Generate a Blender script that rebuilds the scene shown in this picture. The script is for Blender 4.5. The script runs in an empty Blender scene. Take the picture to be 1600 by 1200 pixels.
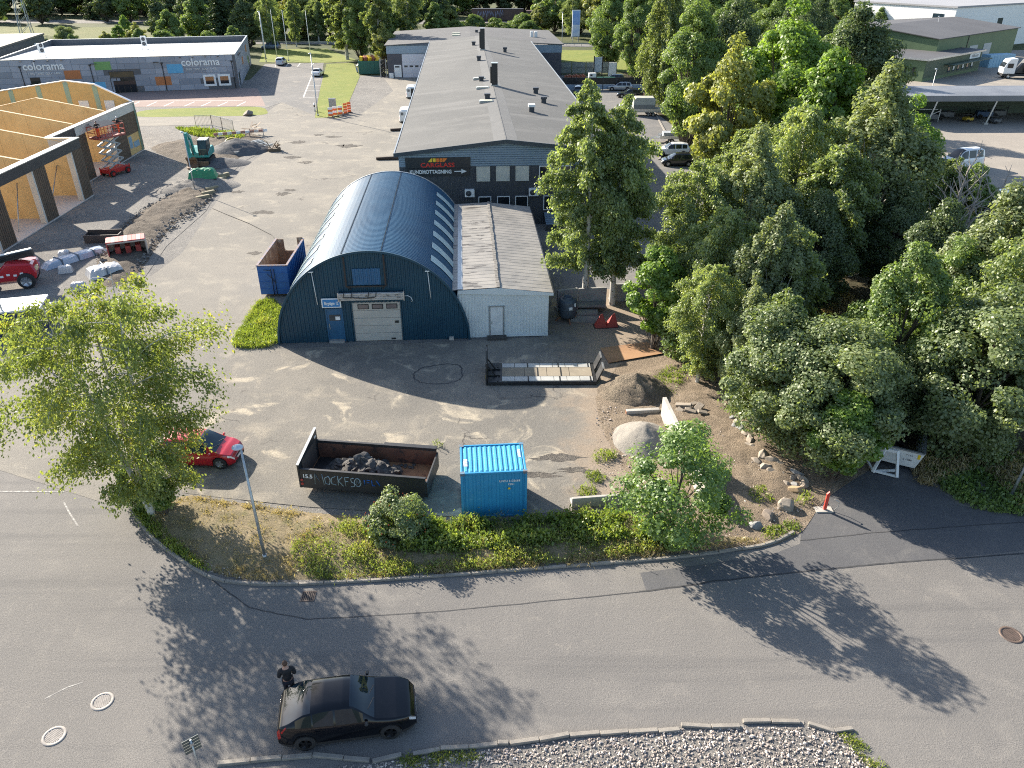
import bpy, math, random
import numpy as np
from mathutils import Vector, Matrix, Euler, noise
from math import sin, cos, pi, radians, atan2, sqrt, hypot

random.seed(7)
SC = bpy.context.scene
COL = SC.collection

# ------------------------------------------------------------------ camera
cam_d = bpy.data.cameras.new('drone_camera')
cam_d.sensor_width = 36.0
cam_d.lens = 36.0 * 1195.0 / 1600.0
cam_d.clip_start = 0.5
cam_d.clip_end = 5000.0
cam = bpy.data.objects.new('drone_camera', cam_d)
COL.objects.link(cam)
cam.location = (0, 0, 22.8)
cam.rotation_euler = (radians(90 - 29.6), 0, 0)
SC.camera = cam

# ------------------------------------------------------------------ daylight
SUN_DIR = Vector((-1.45, 1.37, 1.0)).normalized()
SUN_EL = math.asin(SUN_DIR.z)
world = bpy.data.worlds.new('World')
SC.world = world
world.use_nodes = True
wn = world.node_tree
sky = wn.nodes.new('ShaderNodeTexSky')
sky.sky_type = 'NISHITA'
sky.sun_disc = False
sky.sun_elevation = SUN_EL
sky.sun_rotation = atan2(SUN_DIR.x, SUN_DIR.y)
sky.air_density = 1.0
sky.dust_density = 1.0
bg = wn.nodes['Background']
bg.inputs[1].default_value = 0.092
wn.links.new(sky.outputs[0], bg.inputs[0])

sun_d = bpy.data.lights.new('sun', 'SUN')
sun_d.energy = 4.9
sun_d.angle = radians(0.53)
sun_d.color = (1.0, 0.91, 0.78)
sun = bpy.data.objects.new('sun', sun_d)
COL.objects.link(sun)
sun.location = (-100, 100, 80)
sun.rotation_euler = SUN_DIR.to_track_quat('Z', 'Y').to_euler()

SC.view_settings.view_transform = 'Standard'
SC.view_settings.look = 'None'
SC.view_settings.exposure = 1.57
SC.view_settings.gamma = 1.0
SC.view_settings.use_curve_mapping = False
SC.render.engine = 'CYCLES'
SC.cycles.max_bounces = 6
SC.cycles.transparent_max_bounces = 6
SC.cycles.use_denoising = False
SC.cycles.filter_width = 1.1

SR = 0.06        # the yard and its buildings stand 3.4 degrees off the camera's axis

# ------------------------------------------------------------------ helpers
def rot2(x, y, a):
    return (x * cos(a) - y * sin(a), x * sin(a) + y * cos(a))

class MB:
    """collects boxes, bars, tubes and sheets, then links them as one mesh"""
    def __init__(s):
        s.v = []; s.f = []; s.sm = []
    def add(s, vs, fs, smooth=False):
        o = len(s.v)
        s.v += [tuple(p) for p in vs]
        s.f += [tuple(i + o for i in f) for f in fs]
        s.sm += [smooth] * len(fs)
        return s
    def quad(s, a, b, c, d): return s.add([a, b, c, d], [(0, 1, 2, 3)])
    def poly(s, pts): return s.add(pts, [tuple(range(len(pts)))])
    def box(s, x0, y0, z0, x1, y1, z1):
        v = [(x0,y0,z0),(x1,y0,z0),(x1,y1,z0),(x0,y1,z0),(x0,y0,z1),(x1,y0,z1),(x1,y1,z1),(x0,y1,z1)]
        return s.add(v, [(3,2,1,0),(4,5,6,7),(0,1,5,4),(1,2,6,5),(2,3,7,6),(3,0,4,7)])
    def obox(s, c, size, rot=(0,0,0)):
        R = Euler(rot).to_matrix(); c = Vector(c)
        h = [d / 2 for d in size]
        v = []
        for z in (-1, 1):
            for x, y in ((-1,-1),(1,-1),(1,1),(-1,1)):
                v.append(c + R @ Vector((x*h[0], y*h[1], z*h[2])))
        return s.add(v, [(3,2,1,0),(4,5,6,7),(0,1,5,4),(1,2,6,5),(2,3,7,6),(3,0,4,7)])
    def extr(s, pts, vec):
        """planar polygon extruded along vec"""
        n = len(pts); vec = Vector(vec)
        v = [Vector(p) for p in pts] + [Vector(p) + vec for p in pts]
        fs = [tuple(range(n - 1, -1, -1)), tuple(range(n, 2 * n))]
        fs += [(i, (i+1) % n, n + (i+1) % n, n + i) for i in range(n)]
        return s.add(v, fs)
    def prism(s, poly, z0, z1): return s.extr([(x, y, z0) for x, y in poly], (0, 0, z1 - z0))
    def bar(s, p0, p1, w, h=None, up=(0,0,1)):
        h = h or w
        p0 = Vector(p0); p1 = Vector(p1); d = (p1 - p0)
        if d.length < 1e-6: return s
        d.normalize(); u = Vector(up)
        if abs(d.dot(u)) > .98: u = Vector((0,1,0))
        a = d.cross(u).normalized() * (w/2); b = a.cross(d).normalized() * (h/2)
        v = [p0-a-b, p0+a-b, p0+a+b, p0-a+b, p1-a-b, p1+a-b, p1+a+b, p1-a+b]
        return s.add(v, [(0,1,2,3),(7,6,5,4),(0,4,5,1),(1,5,6,2),(2,6,7,3),(3,7,4,0)])
    def tube(s, pts, r, n=8, caps=True):
        pts = [Vector(p) for p in pts]
        rs = r if isinstance(r, (list, tuple)) else [r] * len(pts)
        v = []; u = None
        for i, p in enumerate(pts):
            d = (pts[min(i+1, len(pts)-1)] - pts[max(i-1, 0)]).normalized()
            if u is None:
                u = d.cross(Vector((0,0,1)) if abs(d.z) < .9 else Vector((1,0,0))).normalized()
            else:
                u = (u - d * u.dot(d)).normalized()
            w = d.cross(u)
            for k in range(n):
                a = 2*pi*k/n
                v.append(p + (u*cos(a) + w*sin(a)) * rs[i])
        fs = []
        for i in range(len(pts)-1):
            for k in range(n):
                fs.append((i*n+k, i*n+(k+1) % n, (i+1)*n+(k+1) % n, (i+1)*n+k))
        s.add(v, fs, True)
        if caps:
            m = len(pts)-1
            o = len(s.v) - len(v)
            s.f.append(tuple(o + k for k in range(n-1, -1, -1))); s.sm.append(False)
            s.f.append(tuple(o + m*n + k for k in range(n))); s.sm.append(False)
        return s
    def cyl(s, p0, p1, r0, r1=None, n=12): return s.tube([p0, p1], [r0, r0 if r1 is None else r1], n)
    def lathe(s, prof, n=20, c=(0,0,0), axis='z', smooth=True):
        v = []; m = len(prof)
        for r, z in prof:
            for k in range(n):
                a = 2*pi*k/n
                p = (r*cos(a), r*sin(a), z)
                if axis == 'y': p = (r*cos(a), z, -r*sin(a))
                if axis == 'x': p = (z, r*cos(a), r*sin(a))
                v.append((p[0]+c[0], p[1]+c[1], p[2]+c[2]))
        fs = [(i*n+k, i*n+(k+1) % n, (i+1)*n+(k+1) % n, (i+1)*n+k) for i in range(m-1) for k in range(n)]
        return s.add(v, fs, smooth)
    def stone(s, c, size, seed, sub=2, rough=.28, flat=.25):
        """an angular boulder: a noisy, partly planed icosphere"""
        vs, fs = ICO[sub]
        rnd = random.Random(seed)
        off = Vector((rnd.uniform(-50,50), rnd.uniform(-50,50), rnd.uniform(-50,50)))
        planes = [(Vector((rnd.gauss(0,1), rnd.gauss(0,1), rnd.gauss(0,1))).normalized(), rnd.uniform(.5,.8)) for _ in range(11)]
        out = []
        a = rnd.uniform(0, 6.28)
        for p in vs:
            q = p * (1 + rough * noise.noise(p * 1.3 + off) + rough*.4*noise.noise(p*3.1 + off))
            for nrm, d in planes:
                e = q.dot(nrm)
                if e > d: q = q - nrm * (e - d) * .9
            x, y, z = q.x*size[0], q.y*size[1], q.z*size[2]
            x, y = rot2(x, y, a)
            z = max(z, -flat*size[2])
            out.append((c[0]+x, c[1]+y, c[2]+z+flat*size[2]*.9))
        return s.add(out, fs, False)
    def mesh(s, name):
        me = bpy.data.meshes.new(name)
        me.from_pydata(s.v, [], s.f)
        if any(s.sm): me.polygons.foreach_set('use_smooth', s.sm)
        me.update()
        return me
    def build(s, name, mat, parent=None, bevel=0, label=None):
        return link(name, s.mesh(name), mat, parent, bevel, label)

def _ico(sub):
    t = (1 + 5**.5)/2
    vs = [Vector(p).normalized() for p in ((-1,t,0),(1,t,0),(-1,-t,0),(1,-t,0),(0,-1,t),(0,1,t),(0,-1,-t),(0,1,-t),(t,0,-1),(t,0,1),(-t,0,-1),(-t,0,1))]
    fs = [(0,11,5),(0,5,1),(0,1,7),(0,7,10),(0,10,11),(1,5,9),(5,11,4),(11,10,2),(10,7,6),(7,1,8),(3,9,4),(3,4,2),(3,2,6),(3,6,8),(3,8,9),(4,9,5),(2,4,11),(6,2,10),(8,6,7),(9,8,1)]
    for _ in range(sub):
        mid = {}; nf = []
        def m(a, b):
            k = (min(a,b), max(a,b))
            if k not in mid:
                mid[k] = len(vs); vs.append(((vs[a]+vs[b])/2).normalized())
            return mid[k]
        for a, b, c in fs:
            x, y, z = m(a,b), m(b,c), m(c,a)
            nf += [(a,x,z),(b,y,x),(c,z,y),(x,y,z)]
        fs = nf
    return vs, fs
ICO = [_ico(i) for i in range(4)]

def link(name, me, mat, parent=None, bevel=0, label=None):
    o = bpy.data.objects.new(name, me)
    COL.objects.link(o)
    if mat is not None and len(me.materials) == 0: me.materials.append(mat)
    if parent is not None: o.parent = parent
    if label: o['label'] = label
    if bevel:
        b = o.modifiers.new('bevel', 'BEVEL'); b.width = bevel; b.segments = 1; b.limit_method = 'ANGLE'
    return o

def tag(o, label, cat, group=None):
    o['label'] = label; o['category'] = cat
    if group: o['group'] = group
    return o

def thing(name, label, cat, loc=(0,0,0), rz=0, group=None):
    o = bpy.data.objects.new(name, None)
    COL.objects.link(o)
    o.empty_display_size = .3
    if len(loc) == 2: loc = (loc[0], loc[1], 0)
    o.location = loc; o.rotation_euler = (0, 0, rz)
    return tag(o, label, cat, group)

def copy_tree(o, parent=None):
    c = o.copy(); COL.objects.link(c)
    if parent is not None: c.parent = parent
    for ch in list(o.children): copy_tree(ch, c)
    return c

def dup(o, loc, rz=None, label=None, group=None, scale=None):
    c = copy_tree(o)
    c.location = loc if len(loc) == 3 else (loc[0], loc[1], 0)
    if rz is not None: c.rotation_euler = (0, 0, rz)
    if label: c['label'] = label
    if group: c['group'] = group
    if scale: c.scale = (scale,)*3 if not isinstance(scale, tuple) else scale
    return c

def struct(o):
    o['kind'] = 'structure'; return o
def stuff(o):
    o['kind'] = 'stuff'; return o

def text_mb(txt, size, mat, parent, name, loc, rot=(pi/2,0,0), depth=.02, sx=1.0, bold=0.0, align='CENTER', shear=0):
    cu = bpy.data.curves.new(name, 'FONT')
    cu.body = txt; cu.size = size; cu.align_x = align; cu.extrude = depth; cu.offset = bold; cu.resolution_u = 3; cu.shear = shear
    t = bpy.data.objects.new('lettering_curve', cu)
    COL.objects.link(t)
    bpy.context.view_layer.update()
    me = bpy.data.meshes.new_from_object(t.evaluated_get(bpy.context.evaluated_depsgraph_get()))
    bpy.data.objects.remove(t)
    me.name = name
    o = link(name, me, mat, parent)
    o.location = loc; o.rotation_euler = rot; o.scale = (sx, 1, 1)
    return o

# ------------------------------------------------------------------ materials
def nodes_of(name):
    m = bpy.data.materials.new(name); m.use_nodes = True
    return m, m.node_tree.nodes, m.node_tree.links, m.node_tree.nodes['Principled BSDF']

def mix(n, l, fac, a, b, blend='MIX'):
    x = n.new('ShaderNodeMix'); x.data_type = 'RGBA'; x.blend_type = blend
    for s, v in ((0, fac), (6, a), (7, b)):
        if hasattr(v, 'is_linked'): l.new(v, x.inputs[s])
        elif isinstance(v, (int, float)): x.inputs[s].default_value = v
        else: x.inputs[s].default_value = (*v, 1) if len(v) == 3 else v
    return x.outputs[2]

def nz(n, l, co, scale, detail=5, rough=.6, dist=0):
    t = n.new('ShaderNodeTexNoise'); t.inputs['Scale'].default_value = scale
    t.inputs['Detail'].default_value = detail; t.inputs['Roughness'].default_value = rough
    t.inputs['Distortion'].default_value = dist
    l.new(co, t.inputs['Vector'])
    return t.outputs[0]

def ramp(n, l, src, a, b):
    r = n.new('ShaderNodeMapRange'); r.inputs[1].default_value = a; r.inputs[2].default_value = b
    r.interpolation_type = 'SMOOTHSTEP'
    l.new(src, r.inputs[0]); return r.outputs[0]

def coords(n, l, scale=None):
    tc = n.new('ShaderNodeTexCoord')
    if scale is None: return tc.outputs['Object']
    mp = n.new('ShaderNodeMapping'); mp.inputs['Scale'].default_value = scale
    l.new(tc.outputs['Object'], mp.inputs[0]); return mp.outputs[0]

def bump(n, l, bs, src, strength, dist):
    b = n.new('ShaderNodeBump'); b.inputs['Strength'].default_value = strength; b.inputs['Distance'].default_value = dist
    l.new(src, b.inputs['Height']); l.new(b.outputs[0], bs.inputs['Normal'])

MATS = {}
def M(name, c, c2=None, scale=2.0, rough=.6, metal=0, bmp=0, bscale=60, lo=.35, hi=.7, aniso=None, c3=None, s3=9, lo3=.6, hi3=.7, coat=0, spec=.5):
    """painted or worn surface: colour c broken up by c2 (broad) and c3 (spots)"""
    if name in MATS: return MATS[name]
    m, n, l, b = nodes_of(name)
    co = coords(n, l, aniso)
    b.inputs['Roughness'].default_value = rough; b.inputs['Metallic'].default_value = metal
    b.inputs['Coat Weight'].default_value = coat; b.inputs['Coat Roughness'].default_value = .05
    b.inputs['Specular IOR Level'].default_value = spec
    if c2 is None: c2 = tuple(x*.82 for x in c)
    col = mix(n, l, ramp(n, l, nz(n, l, co, scale), lo, hi), c, c2)
    if c3 is not None: col = mix(n, l, ramp(n, l, nz(n, l, co, s3, 6, .65), lo3, hi3), col, c3)
    l.new(col, b.inputs['Base Color'])
    if bmp: bump(n, l, b, nz(n, l, co, bscale, 4), bmp, .02)
    MATS[name] = m
    return m

def ground_mat(name, c, c2, c3, s1=.12, s2=.6, speck=45, speck_amt=.35, rough=.9, bmp=.5, crack=None, crack_scale=.22, patch=None, patch_s=.3, patch_lo=.55, patch_hi=.62, aniso=None, bdist=.03, streak=None, dirt=None):
    m, n, l, b = nodes_of(name)
    co = coords(n, l, aniso)
    b.inputs['Roughness'].default_value = rough
    b.inputs['Specular IOR Level'].default_value = .25
    col = mix(n, l, ramp(n, l, nz(n, l, co, s1, 6, .6, .4), .32, .68), c, c2)
    col = mix(n, l, ramp(n, l, nz(n, l, co, s2, 7, .65, .6), .48, .74), col, c3)
    if patch is not None:
        col = mix(n, l, ramp(n, l, nz(n, l, co, patch_s, 5, .62, 1.2), patch_lo, patch_hi), col, patch)
    if streak is not None:
        mp = n.new('ShaderNodeMapping'); mp.inputs['Scale'].default_value = streak[1]
        mp.inputs['Rotation'].default_value = (0, 0, streak[2])
        l.new(co, mp.inputs[0])
        st = ramp(n, l, nz(n, l, mp.outputs[0], streak[3], 4, .6), .5, .72)
        col = mix(n, l, st, col, streak[0])
    if dirt is not None:
        sx = n.new('ShaderNodeSeparateXYZ'); l.new(co, sx.inputs[0])
        wob = n.new('ShaderNodeMath'); wob.operation = 'MULTIPLY_ADD'; wob.inputs[1].default_value = 9.0
        l.new(nz(n, l, co, .35, 7, .7), wob.inputs[0]); l.new(sx.outputs[0], wob.inputs[2])
        col = mix(n, l, ramp(n, l, wob.outputs[0], dirt[1], dirt[2]), col, dirt[0])
    fine = nz(n, l, co, speck, 3, .7)
    fr = n.new('ShaderNodeMapRange'); fr.inputs[1].default_value = .3; fr.inputs[2].default_value = .7
    fr.inputs[3].default_value = 1 - speck_amt; fr.inputs[4].default_value = 1 + speck_amt
    l.new(fine, fr.inputs[0])
    g = n.new('ShaderNodeCombineColor')
    for i in range(3): l.new(fr.outputs[0], g.inputs[i])
    col = mix(n, l, 1.0, col, g.outputs[0], 'MULTIPLY')
    h = fine
    if crack is not None:
        wv = n.new('ShaderNodeTexVoronoi'); wv.feature = 'DISTANCE_TO_EDGE'; wv.inputs['Scale'].default_value = crack_scale
        dn = n.new('ShaderNodeTexNoise'); dn.inputs['Scale'].default_value = 1.1; dn.inputs['Detail'].default_value = 6
        l.new(co, dn.inputs['Vector'])
        va = n.new('ShaderNodeVectorMath'); va.operation = 'SCALE'; va.inputs[3].default_value = 1.6
        l.new(dn.outputs[1], va.inputs[0])
        vb = n.new('ShaderNodeVectorMath'); vb.operation = 'ADD'
        l.new(co, vb.inputs[0]); l.new(va.outputs[0], vb.inputs[1]); l.new(vb.outputs[0], wv.inputs['Vector'])
        line = ramp(n, l, wv.outputs[0], .013, .003)
        msk = ramp(n, l, nz(n, l, co, .2, 4), .54, .66)
        mu = n.new('ShaderNodeMath'); mu.operation = 'MULTIPLY'; l.new(line, mu.inputs[0]); l.new(msk, mu.inputs[1])
        col = mix(n, l, mu.outputs[0], col, crack)
    l.new(col, b.inputs['Base Color'])
    hb = n.new('ShaderNodeMath'); hb.operation = 'ADD'
    l.new(fine, hb.inputs[0]); l.new(nz(n, l, co, 7, 5, .7), hb.inputs[1])
    bump(n, l, b, hb.outputs[0], bmp, bdist)
    MATS[name] = m
    return m

def leaf_mat(name, dark, light, third=None, trans=.45):
    m, n, l, b = nodes_of(name)
    n.remove(b)
    at = n.new('ShaderNodeAttribute'); at.attribute_name = 'tint'
    r = n.new('ShaderNodeValToRGB')
    e = r.color_ramp.elements
    e[0].position = 0; e[0].color = (*dark, 1); e[1].position = .8; e[1].color = (*light, 1)
    if third:
        x = e.new(1.0); x.color = (*third, 1)
    oi = n.new('ShaderNodeObjectInfo')
    tv = n.new('ShaderNodeMath'); tv.operation = 'MULTIPLY_ADD'; tv.inputs[1].default_value = .3; tv.inputs[2].default_value = -.15
    l.new(oi.outputs['Random'], tv.inputs[0])
    ts = n.new('ShaderNodeMath'); ts.operation = 'ADD'; l.new(at.outputs['Fac'], ts.inputs[0]); l.new(tv.outputs[0], ts.inputs[1])
    l.new(ts.outputs[0], r.inputs[0])
    df = n.new('ShaderNodeBsdfDiffuse'); tr = n.new('ShaderNodeBsdfTranslucent'); gl = n.new('ShaderNodeBsdfGlossy')
    gl.inputs['Roughness'].default_value = .48; gl.inputs['Color'].default_value = (.55, .57, .52, 1)
    l.new(r.outputs[0], df.inputs[0])
    l.new(mix(n, l, 1.0, r.outputs[0], (1.3, 1.3, .6), 'MULTIPLY'), tr.inputs[0])
    a = n.new('ShaderNodeMixShader'); a.inputs[0].default_value = trans
    l.new(df.outputs[0], a.inputs[1]); l.new(tr.outputs[0], a.inputs[2])
    c = n.new('ShaderNodeMixShader'); c.inputs[0].default_value = .065
    l.new(a.outputs[0], c.inputs[1]); l.new(gl.outputs[0], c.inputs[2])
    l.new(c.outputs[0], n['Material Output'].inputs[0])
    MATS[name] = m
    return m

GLASS = M('dark_window_glass', (.012,.016,.02), (.02,.024,.028), 3, .04, 0)
GLASS_B = M('tinted_window_glass', (.03,.05,.065), (.02,.035,.05), 2, .05, 0)
BLACK = M('black_rubber', (.018,.018,.019), (.03,.03,.03), 6, .8)
BLACKM = M('black_painted_steel', (.015,.016,.018), (.03,.03,.03), 3, .45)
STEEL = M('galvanised_steel', (.42,.44,.45), (.3,.32,.33), 6, .42, .75)
ALU = M('aluminium', (.6,.61,.62), (.45,.46,.47), 4, .35, .8)
WHITE = M('white_paint', (.76,.77,.76), (.66,.67,.66), 2, .5)
DKGREY = M('dark_grey_paint', (.05,.055,.065), (.038,.042,.05), .8, .55)
RED = M('red_paint', (.5,.025,.02), (.4,.02,.018), 2, .4)
ORANGE = M('orange_plastic', (.75,.16,.03), (.6,.12,.03), 4, .5)
CONCRETE = M('pale_concrete', (.42,.4,.36), (.32,.3,.27), .9, .9, 0, .35, 14, c3=(.24,.23,.2), s3=2.2, lo3=.58, hi3=.72)
CONCG = M('grey_concrete', (.3,.3,.29), (.22,.22,.21), 1.2, .9, 0, .4, 18, c3=(.16,.16,.15), s3=3)
KERBM = M('kerb_concrete', (.27,.245,.21), (.2,.182,.16), 2.5, .92, 0, .5, 30, c3=(.2,.19,.16), s3=5)
WOOD = M('weathered_wood', (.26,.18,.11), (.17,.12,.08), 3, .8, 0, .3, 30, aniso=(1,8,1))
PLY = M('raw_plywood', (.6,.43,.21), (.53,.37,.17), .7, .65, c3=(.44,.29,.13), s3=1.4, lo3=.58, hi3=.74)
RUST = M('rusty_steel', (.25,.11,.055), (.17,.075,.04), 1.3, .8, .1, .2, 30, c3=(.09,.05,.035), s3=3.5, lo3=.55, hi3=.7)


# ================================================================== SETTING
def sheet(name, pts, z, mat):
    mb = MB(); mb.poly([(x, y, z) for x, y in pts])
    o = mb.build(name, mat)
    me = o.data
    if me.polygons[0].normal.z < 0: me.flip_normals()
    return struct(o)

def smooth_poly(pts, closed=True, k=4):
    out = []; n = len(pts)
    rng = range(n) if closed else range(n-1)
    for i in rng:
        p0, p1, p2, p3 = [pts[(i+d) % n] if closed else pts[min(max(i+d, 0), n-1)] for d in (-1,0,1,2)]
        for j in range(k):
            t = j/k
            out.append(tuple(.5*((2*p1[q]) + (-p0[q]+p2[q])*t + (2*p0[q]-5*p1[q]+4*p2[q]-p3[q])*t*t + (-p0[q]+3*p1[q]-3*p2[q]+p3[q])*t**3) for q in (0,1)))
    if not closed: out.append(tuple(pts[-1]))
    return out

def inside(x, y, poly):
    c = False; n = len(poly); j = n-1
    for i in range(n):
        xi, yi = poly[i][0], poly[i][1]; xj, yj = poly[j][0], poly[j][1]
        if (yi > y) != (yj > y) and x < (xj-xi)*(y-yi)/(yj-yi+1e-12)+xi: c = not c
        j = i
    return c

def edge_dist(x, y, poly):
    d = 1e9; n = len(poly)
    for i in range(n):
        ax, ay = poly[i]; bx, by = poly[(i+1) % n]
        vx, vy = bx-ax, by-ay
        t = max(0, min(1, ((x-ax)*vx+(y-ay)*vy)/(vx*vx+vy*vy+1e-9)))
        d = min(d, hypot(x-ax-t*vx, y-ay-t*vy))
    return d

def relief(name, poly, step, amp, scale, mat, z0=.012, rise=0, edge=1.2, seed=0, ridged=0, fn=None):
    """a patch of real uneven ground that dies into the ground at its edge"""
    xs = [p[0] for p in poly]; ys = [p[1] for p in poly]
    nx = max(2, int((max(xs)-min(xs))/step)); ny = max(2, int((max(ys)-min(ys))/step))
    idx = {}; v = []; f = []
    for j in range(ny+1):
        for i in range(nx+1):
            x = min(xs)+step*i; y = min(ys)+step*j
            ins = inside(x, y, poly); d = edge_dist(x, y, poly)
            if not ins and d > step*.8: continue
            k = min(1, d/edge) if ins else 0
            k = k*k*(3-2*k)
            p = Vector((x*scale, y*scale, seed))
            h = noise.noise(p) + .5*noise.noise(p*2.3) + .3*noise.noise(p*5.1) + .16*noise.noise(p*11)
            if ridged: h = h*(1-ridged) + ridged*(.6-abs(noise.noise(p*1.7))*2.2)
            z = z0 + k*(amp*(h+.45) + rise)
            if fn: z += k*fn(x, y)
            if not ins: z = -.03
            idx[(i,j)] = len(v); v.append((x, y, max(z, z0-.03 if ins else -.03)))
    for j in range(ny):
        for i in range(nx):
            q = [idx.get(c) for c in ((i,j),(i+1,j),(i+1,j+1),(i,j+1))]
            if all(a is not None for a in q): f.append(tuple(q))
    mb = MB(); mb.add(v, f, True)
    return mb.build(name, mat)

GRASSG = ground_mat('meadow_ground', (.07,.08,.028), (.045,.06,.02), (.1,.095,.04), .05, .4, 14, .35, .95, .6)
LAWN = ground_mat('mown_lawn', (.17,.19,.032), (.13,.165,.026), (.22,.215,.06), .2, .9, 9, .5, .95, .6)
DRYG = ground_mat('dry_grass_ground', (.25,.2,.125), (.19,.155,.09), (.14,.13,.06), .3, 1.2, 25, .45, .95, .8, bdist=.06)
ROADM = ground_mat('street_asphalt', (.172,.162,.15), (.148,.141,.133), (.2,.187,.17), .09, .5, 26, .42, .9, .5, streak=((.125,.12,.115), (.05,1,1), -.1, .6), patch=(.205,.19,.17), patch_s=1.3, patch_lo=.6, patch_hi=.75)
DARKA = ground_mat('newer_asphalt', (.105,.105,.108), (.09,.09,.094), (.125,.122,.12), .2, .9, 40, .3, .9, .5)
YARDM = ground_mat('worn_yard_asphalt', (.195,.18,.155), (.145,.137,.122), (.27,.242,.195), .13, .5, 24, .36, .93, .6, crack=(.07,.065,.06), patch=(.37,.325,.25), patch_s=.36, patch_lo=.545, patch_hi=.68, dirt=((.255,.205,.155), 6.6, 9.6))
STREETM = ground_mat('dusty_street_asphalt', (.225,.207,.177), (.175,.164,.145), (.29,.262,.213), .09, .4, 22, .3, .93, .6, crack=(.09,.082,.075), crack_scale=.12, streak=((.19,.176,.155), (.05,1,1), .2, .6), patch=(.11,.1,.088), patch_s=.42, patch_lo=.68, patch_hi=.76)
DIRTM = ground_mat('bare_soil', (.235,.185,.135), (.19,.15,.108), (.29,.235,.175), .25, 1.3, 18, .35, .95, 1.0, bdist=.08)
GRAVM = ground_mat('site_gravel', (.2,.19,.175), (.16,.152,.142), (.25,.235,.21), .15, .9, 22, .4, .95, .9, bdist=.06)
BRICKP = ground_mat('reddish_paving', (.26,.19,.165), (.23,.17,.15), (.28,.21,.185), .2, 1.5, 20, .25, .9, .3)
SIDEM = ground_mat('lane_asphalt', (.17,.165,.158), (.14,.137,.133), (.23,.21,.185), .1, .5, 26, .25, .92, .5)
YARDR = ground_mat('pale_lorry_yard', (.28,.25,.215), (.24,.22,.19), (.32,.285,.24), .06, .3, 20, .2, .93, .4)
FORESTM = ground_mat('forest_floor', (.075,.06,.035), (.05,.05,.022), (.12,.095,.05), .25, 1.1, 14, .4, .95, 1.0, bdist=.1)

sheet('ground', [(-900,-200),(900,-200),(900,1600),(-900,1600)], -.02, GRASSG)
sheet('gravel_ground', [(-50,26),(6,26),(11,52),(11,170),(-50,170),(-76,120),(-76,20)], -.012, GRAVM)
sheet('forest_floor', [(14,34),(60,30),(120,60),(110,80),(52,84),(48,110),(60,135),(80,200),(25,200),(23,160),(23.5,90),(15,60),(9,52),(9,47)], -.008, FORESTM)
sheet('road', [(-80,-30),(90,-30),(90,32),(30,31),(24,30),(18,33),(12,30),(4,26.4),(-8,25),(-13,29),(-18,33),(-30,45),(-80,46)], 0.0, ROADM)
dark_strip = sheet('asphalt_patch', [(5.49, 22.95),(10.16, 23.79),(16.41, 24.63),(22.95, 25.52),(31.56, 26.48),(34.39, 30.01),(24.47, 28.05),(22.68, 28.05),(21.13, 28.53),(20.37, 30.79),(20.37, 33.32),(18.08, 33.92),(15.5, 30.53),(13.58, 28.05),(12.7, 25.85),(11.08, 25.11),(5.39, 24.05)], .004, DARKA)
sheet('side_street', [(-25.78, 31.33),(-48,36),(-42,38),(-29.74, 40.14),(-29.0, 44.82),(-29.23, 54.55),(-28.5, 63.1),(-30.57, 77.4),(-32.13, 90.95),(-31.93, 105.65),(-45.0, 118.65),(-53.71, 117.69),(-75,118),(-120,116),(-120,124),(-58.19, 127.36),(-47.43, 125.74),(-39.61, 127.36),(-39.52, 137.93),(-31.2, 126.27),(-28.04, 124.68),(-24,128),(-22,150),(-26,166),(-16,166),(-8,128),(-9,72),(-12,66),(-16,46),(-18.13, 45.0),(-16,36),(-15,31.5),(-18.6,29.5),(-18.86, 28.53)], .008, STREETM)
sheet('yard', [(-15.55, 44.82),(-18.05, 45.0),(-18.15, 40.14),(-17.8, 34.54),(-15.91, 29.5),(-14.42, 29.21),(-9.64, 28.43),(-5.97, 28.05),(-2.37, 27.68),(2.39, 28.05),(6.04, 28.53),(8.5,33),(9.2,40),(10.5,47),(7.5,55),(3,53),(2,46.5),(-3,46),(-15.2,44.8)], .012, YARDM)
# lane and car park beside the long office building
sheet('lane', [(4,53),(9,54),(15.54, 69.17),(21.43, 76.28),(24,92),(24.5,110),(23.3,126),(23,165),(9,172),(7.5,150),(9,120),(10.5,84),(11,72),(4,70)], .004, SIDEM)
sheet('lorry_yard', [(46,88),(52,84),(75,79),(100,72),(190,90),(190,220),(115,215),(70,190),(60,140),(52,112)], .004, YARDR)
# paint shop forecourt
sheet('paved_forecourt', [(-87.1, 133.04),(-41.23, 134.23),(-48.13, 153.24),(-52.0, 153.24),(-90.87, 143.16)], .006, BRICKP)
sheet('car_park', [(-41.94, 131.87),(-40.58, 133.04),(-39.52, 137.93),(-31.2, 126.27),(-43.59, 190.82),(-56.59, 188.54),(-50.8, 151.72)], .004, SIDEM)
sheet('lawn_island', smooth_poly([(-58.81, 125.2),(-59.58, 130.71),(-49.93, 133.04),(-42.66, 133.63),(-39.88, 130.14),(-40.01, 126.27),(-50.26, 125.2)]), .016, LAWN)
sheet('lawn', [(-30.73, 124.15),(-35.94, 151.72),(-42.52, 188.54),(-36.77, 190.82),(-31.38, 168.28),(-27.99, 137.93),(-26.93, 124.15)], .014, LAWN)
sheet('far_lawn', [(-58.9, 191.98),(-65.28, 218.28),(-49.11, 219.77),(-36.2, 194.34),(-42.7, 190.82)], .01, LAWN)
MEAD = ground_mat('meadow_grass_ground', (.115,.125,.035), (.09,.105,.028), (.15,.14,.055), .05, .3, 4, .5, .95, .8, bdist=.1)
sheet('meadow', [(-118,192),(-96,193),(-84,200),(-88,228),(-120,284),(-240,290),(-170,200)], .0, MEAD)
sheet('far_street', [(-75,232),(-20,228),(40,222),(40,228),(-20,236),(-75,240)], .006, SIDEM)
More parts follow.
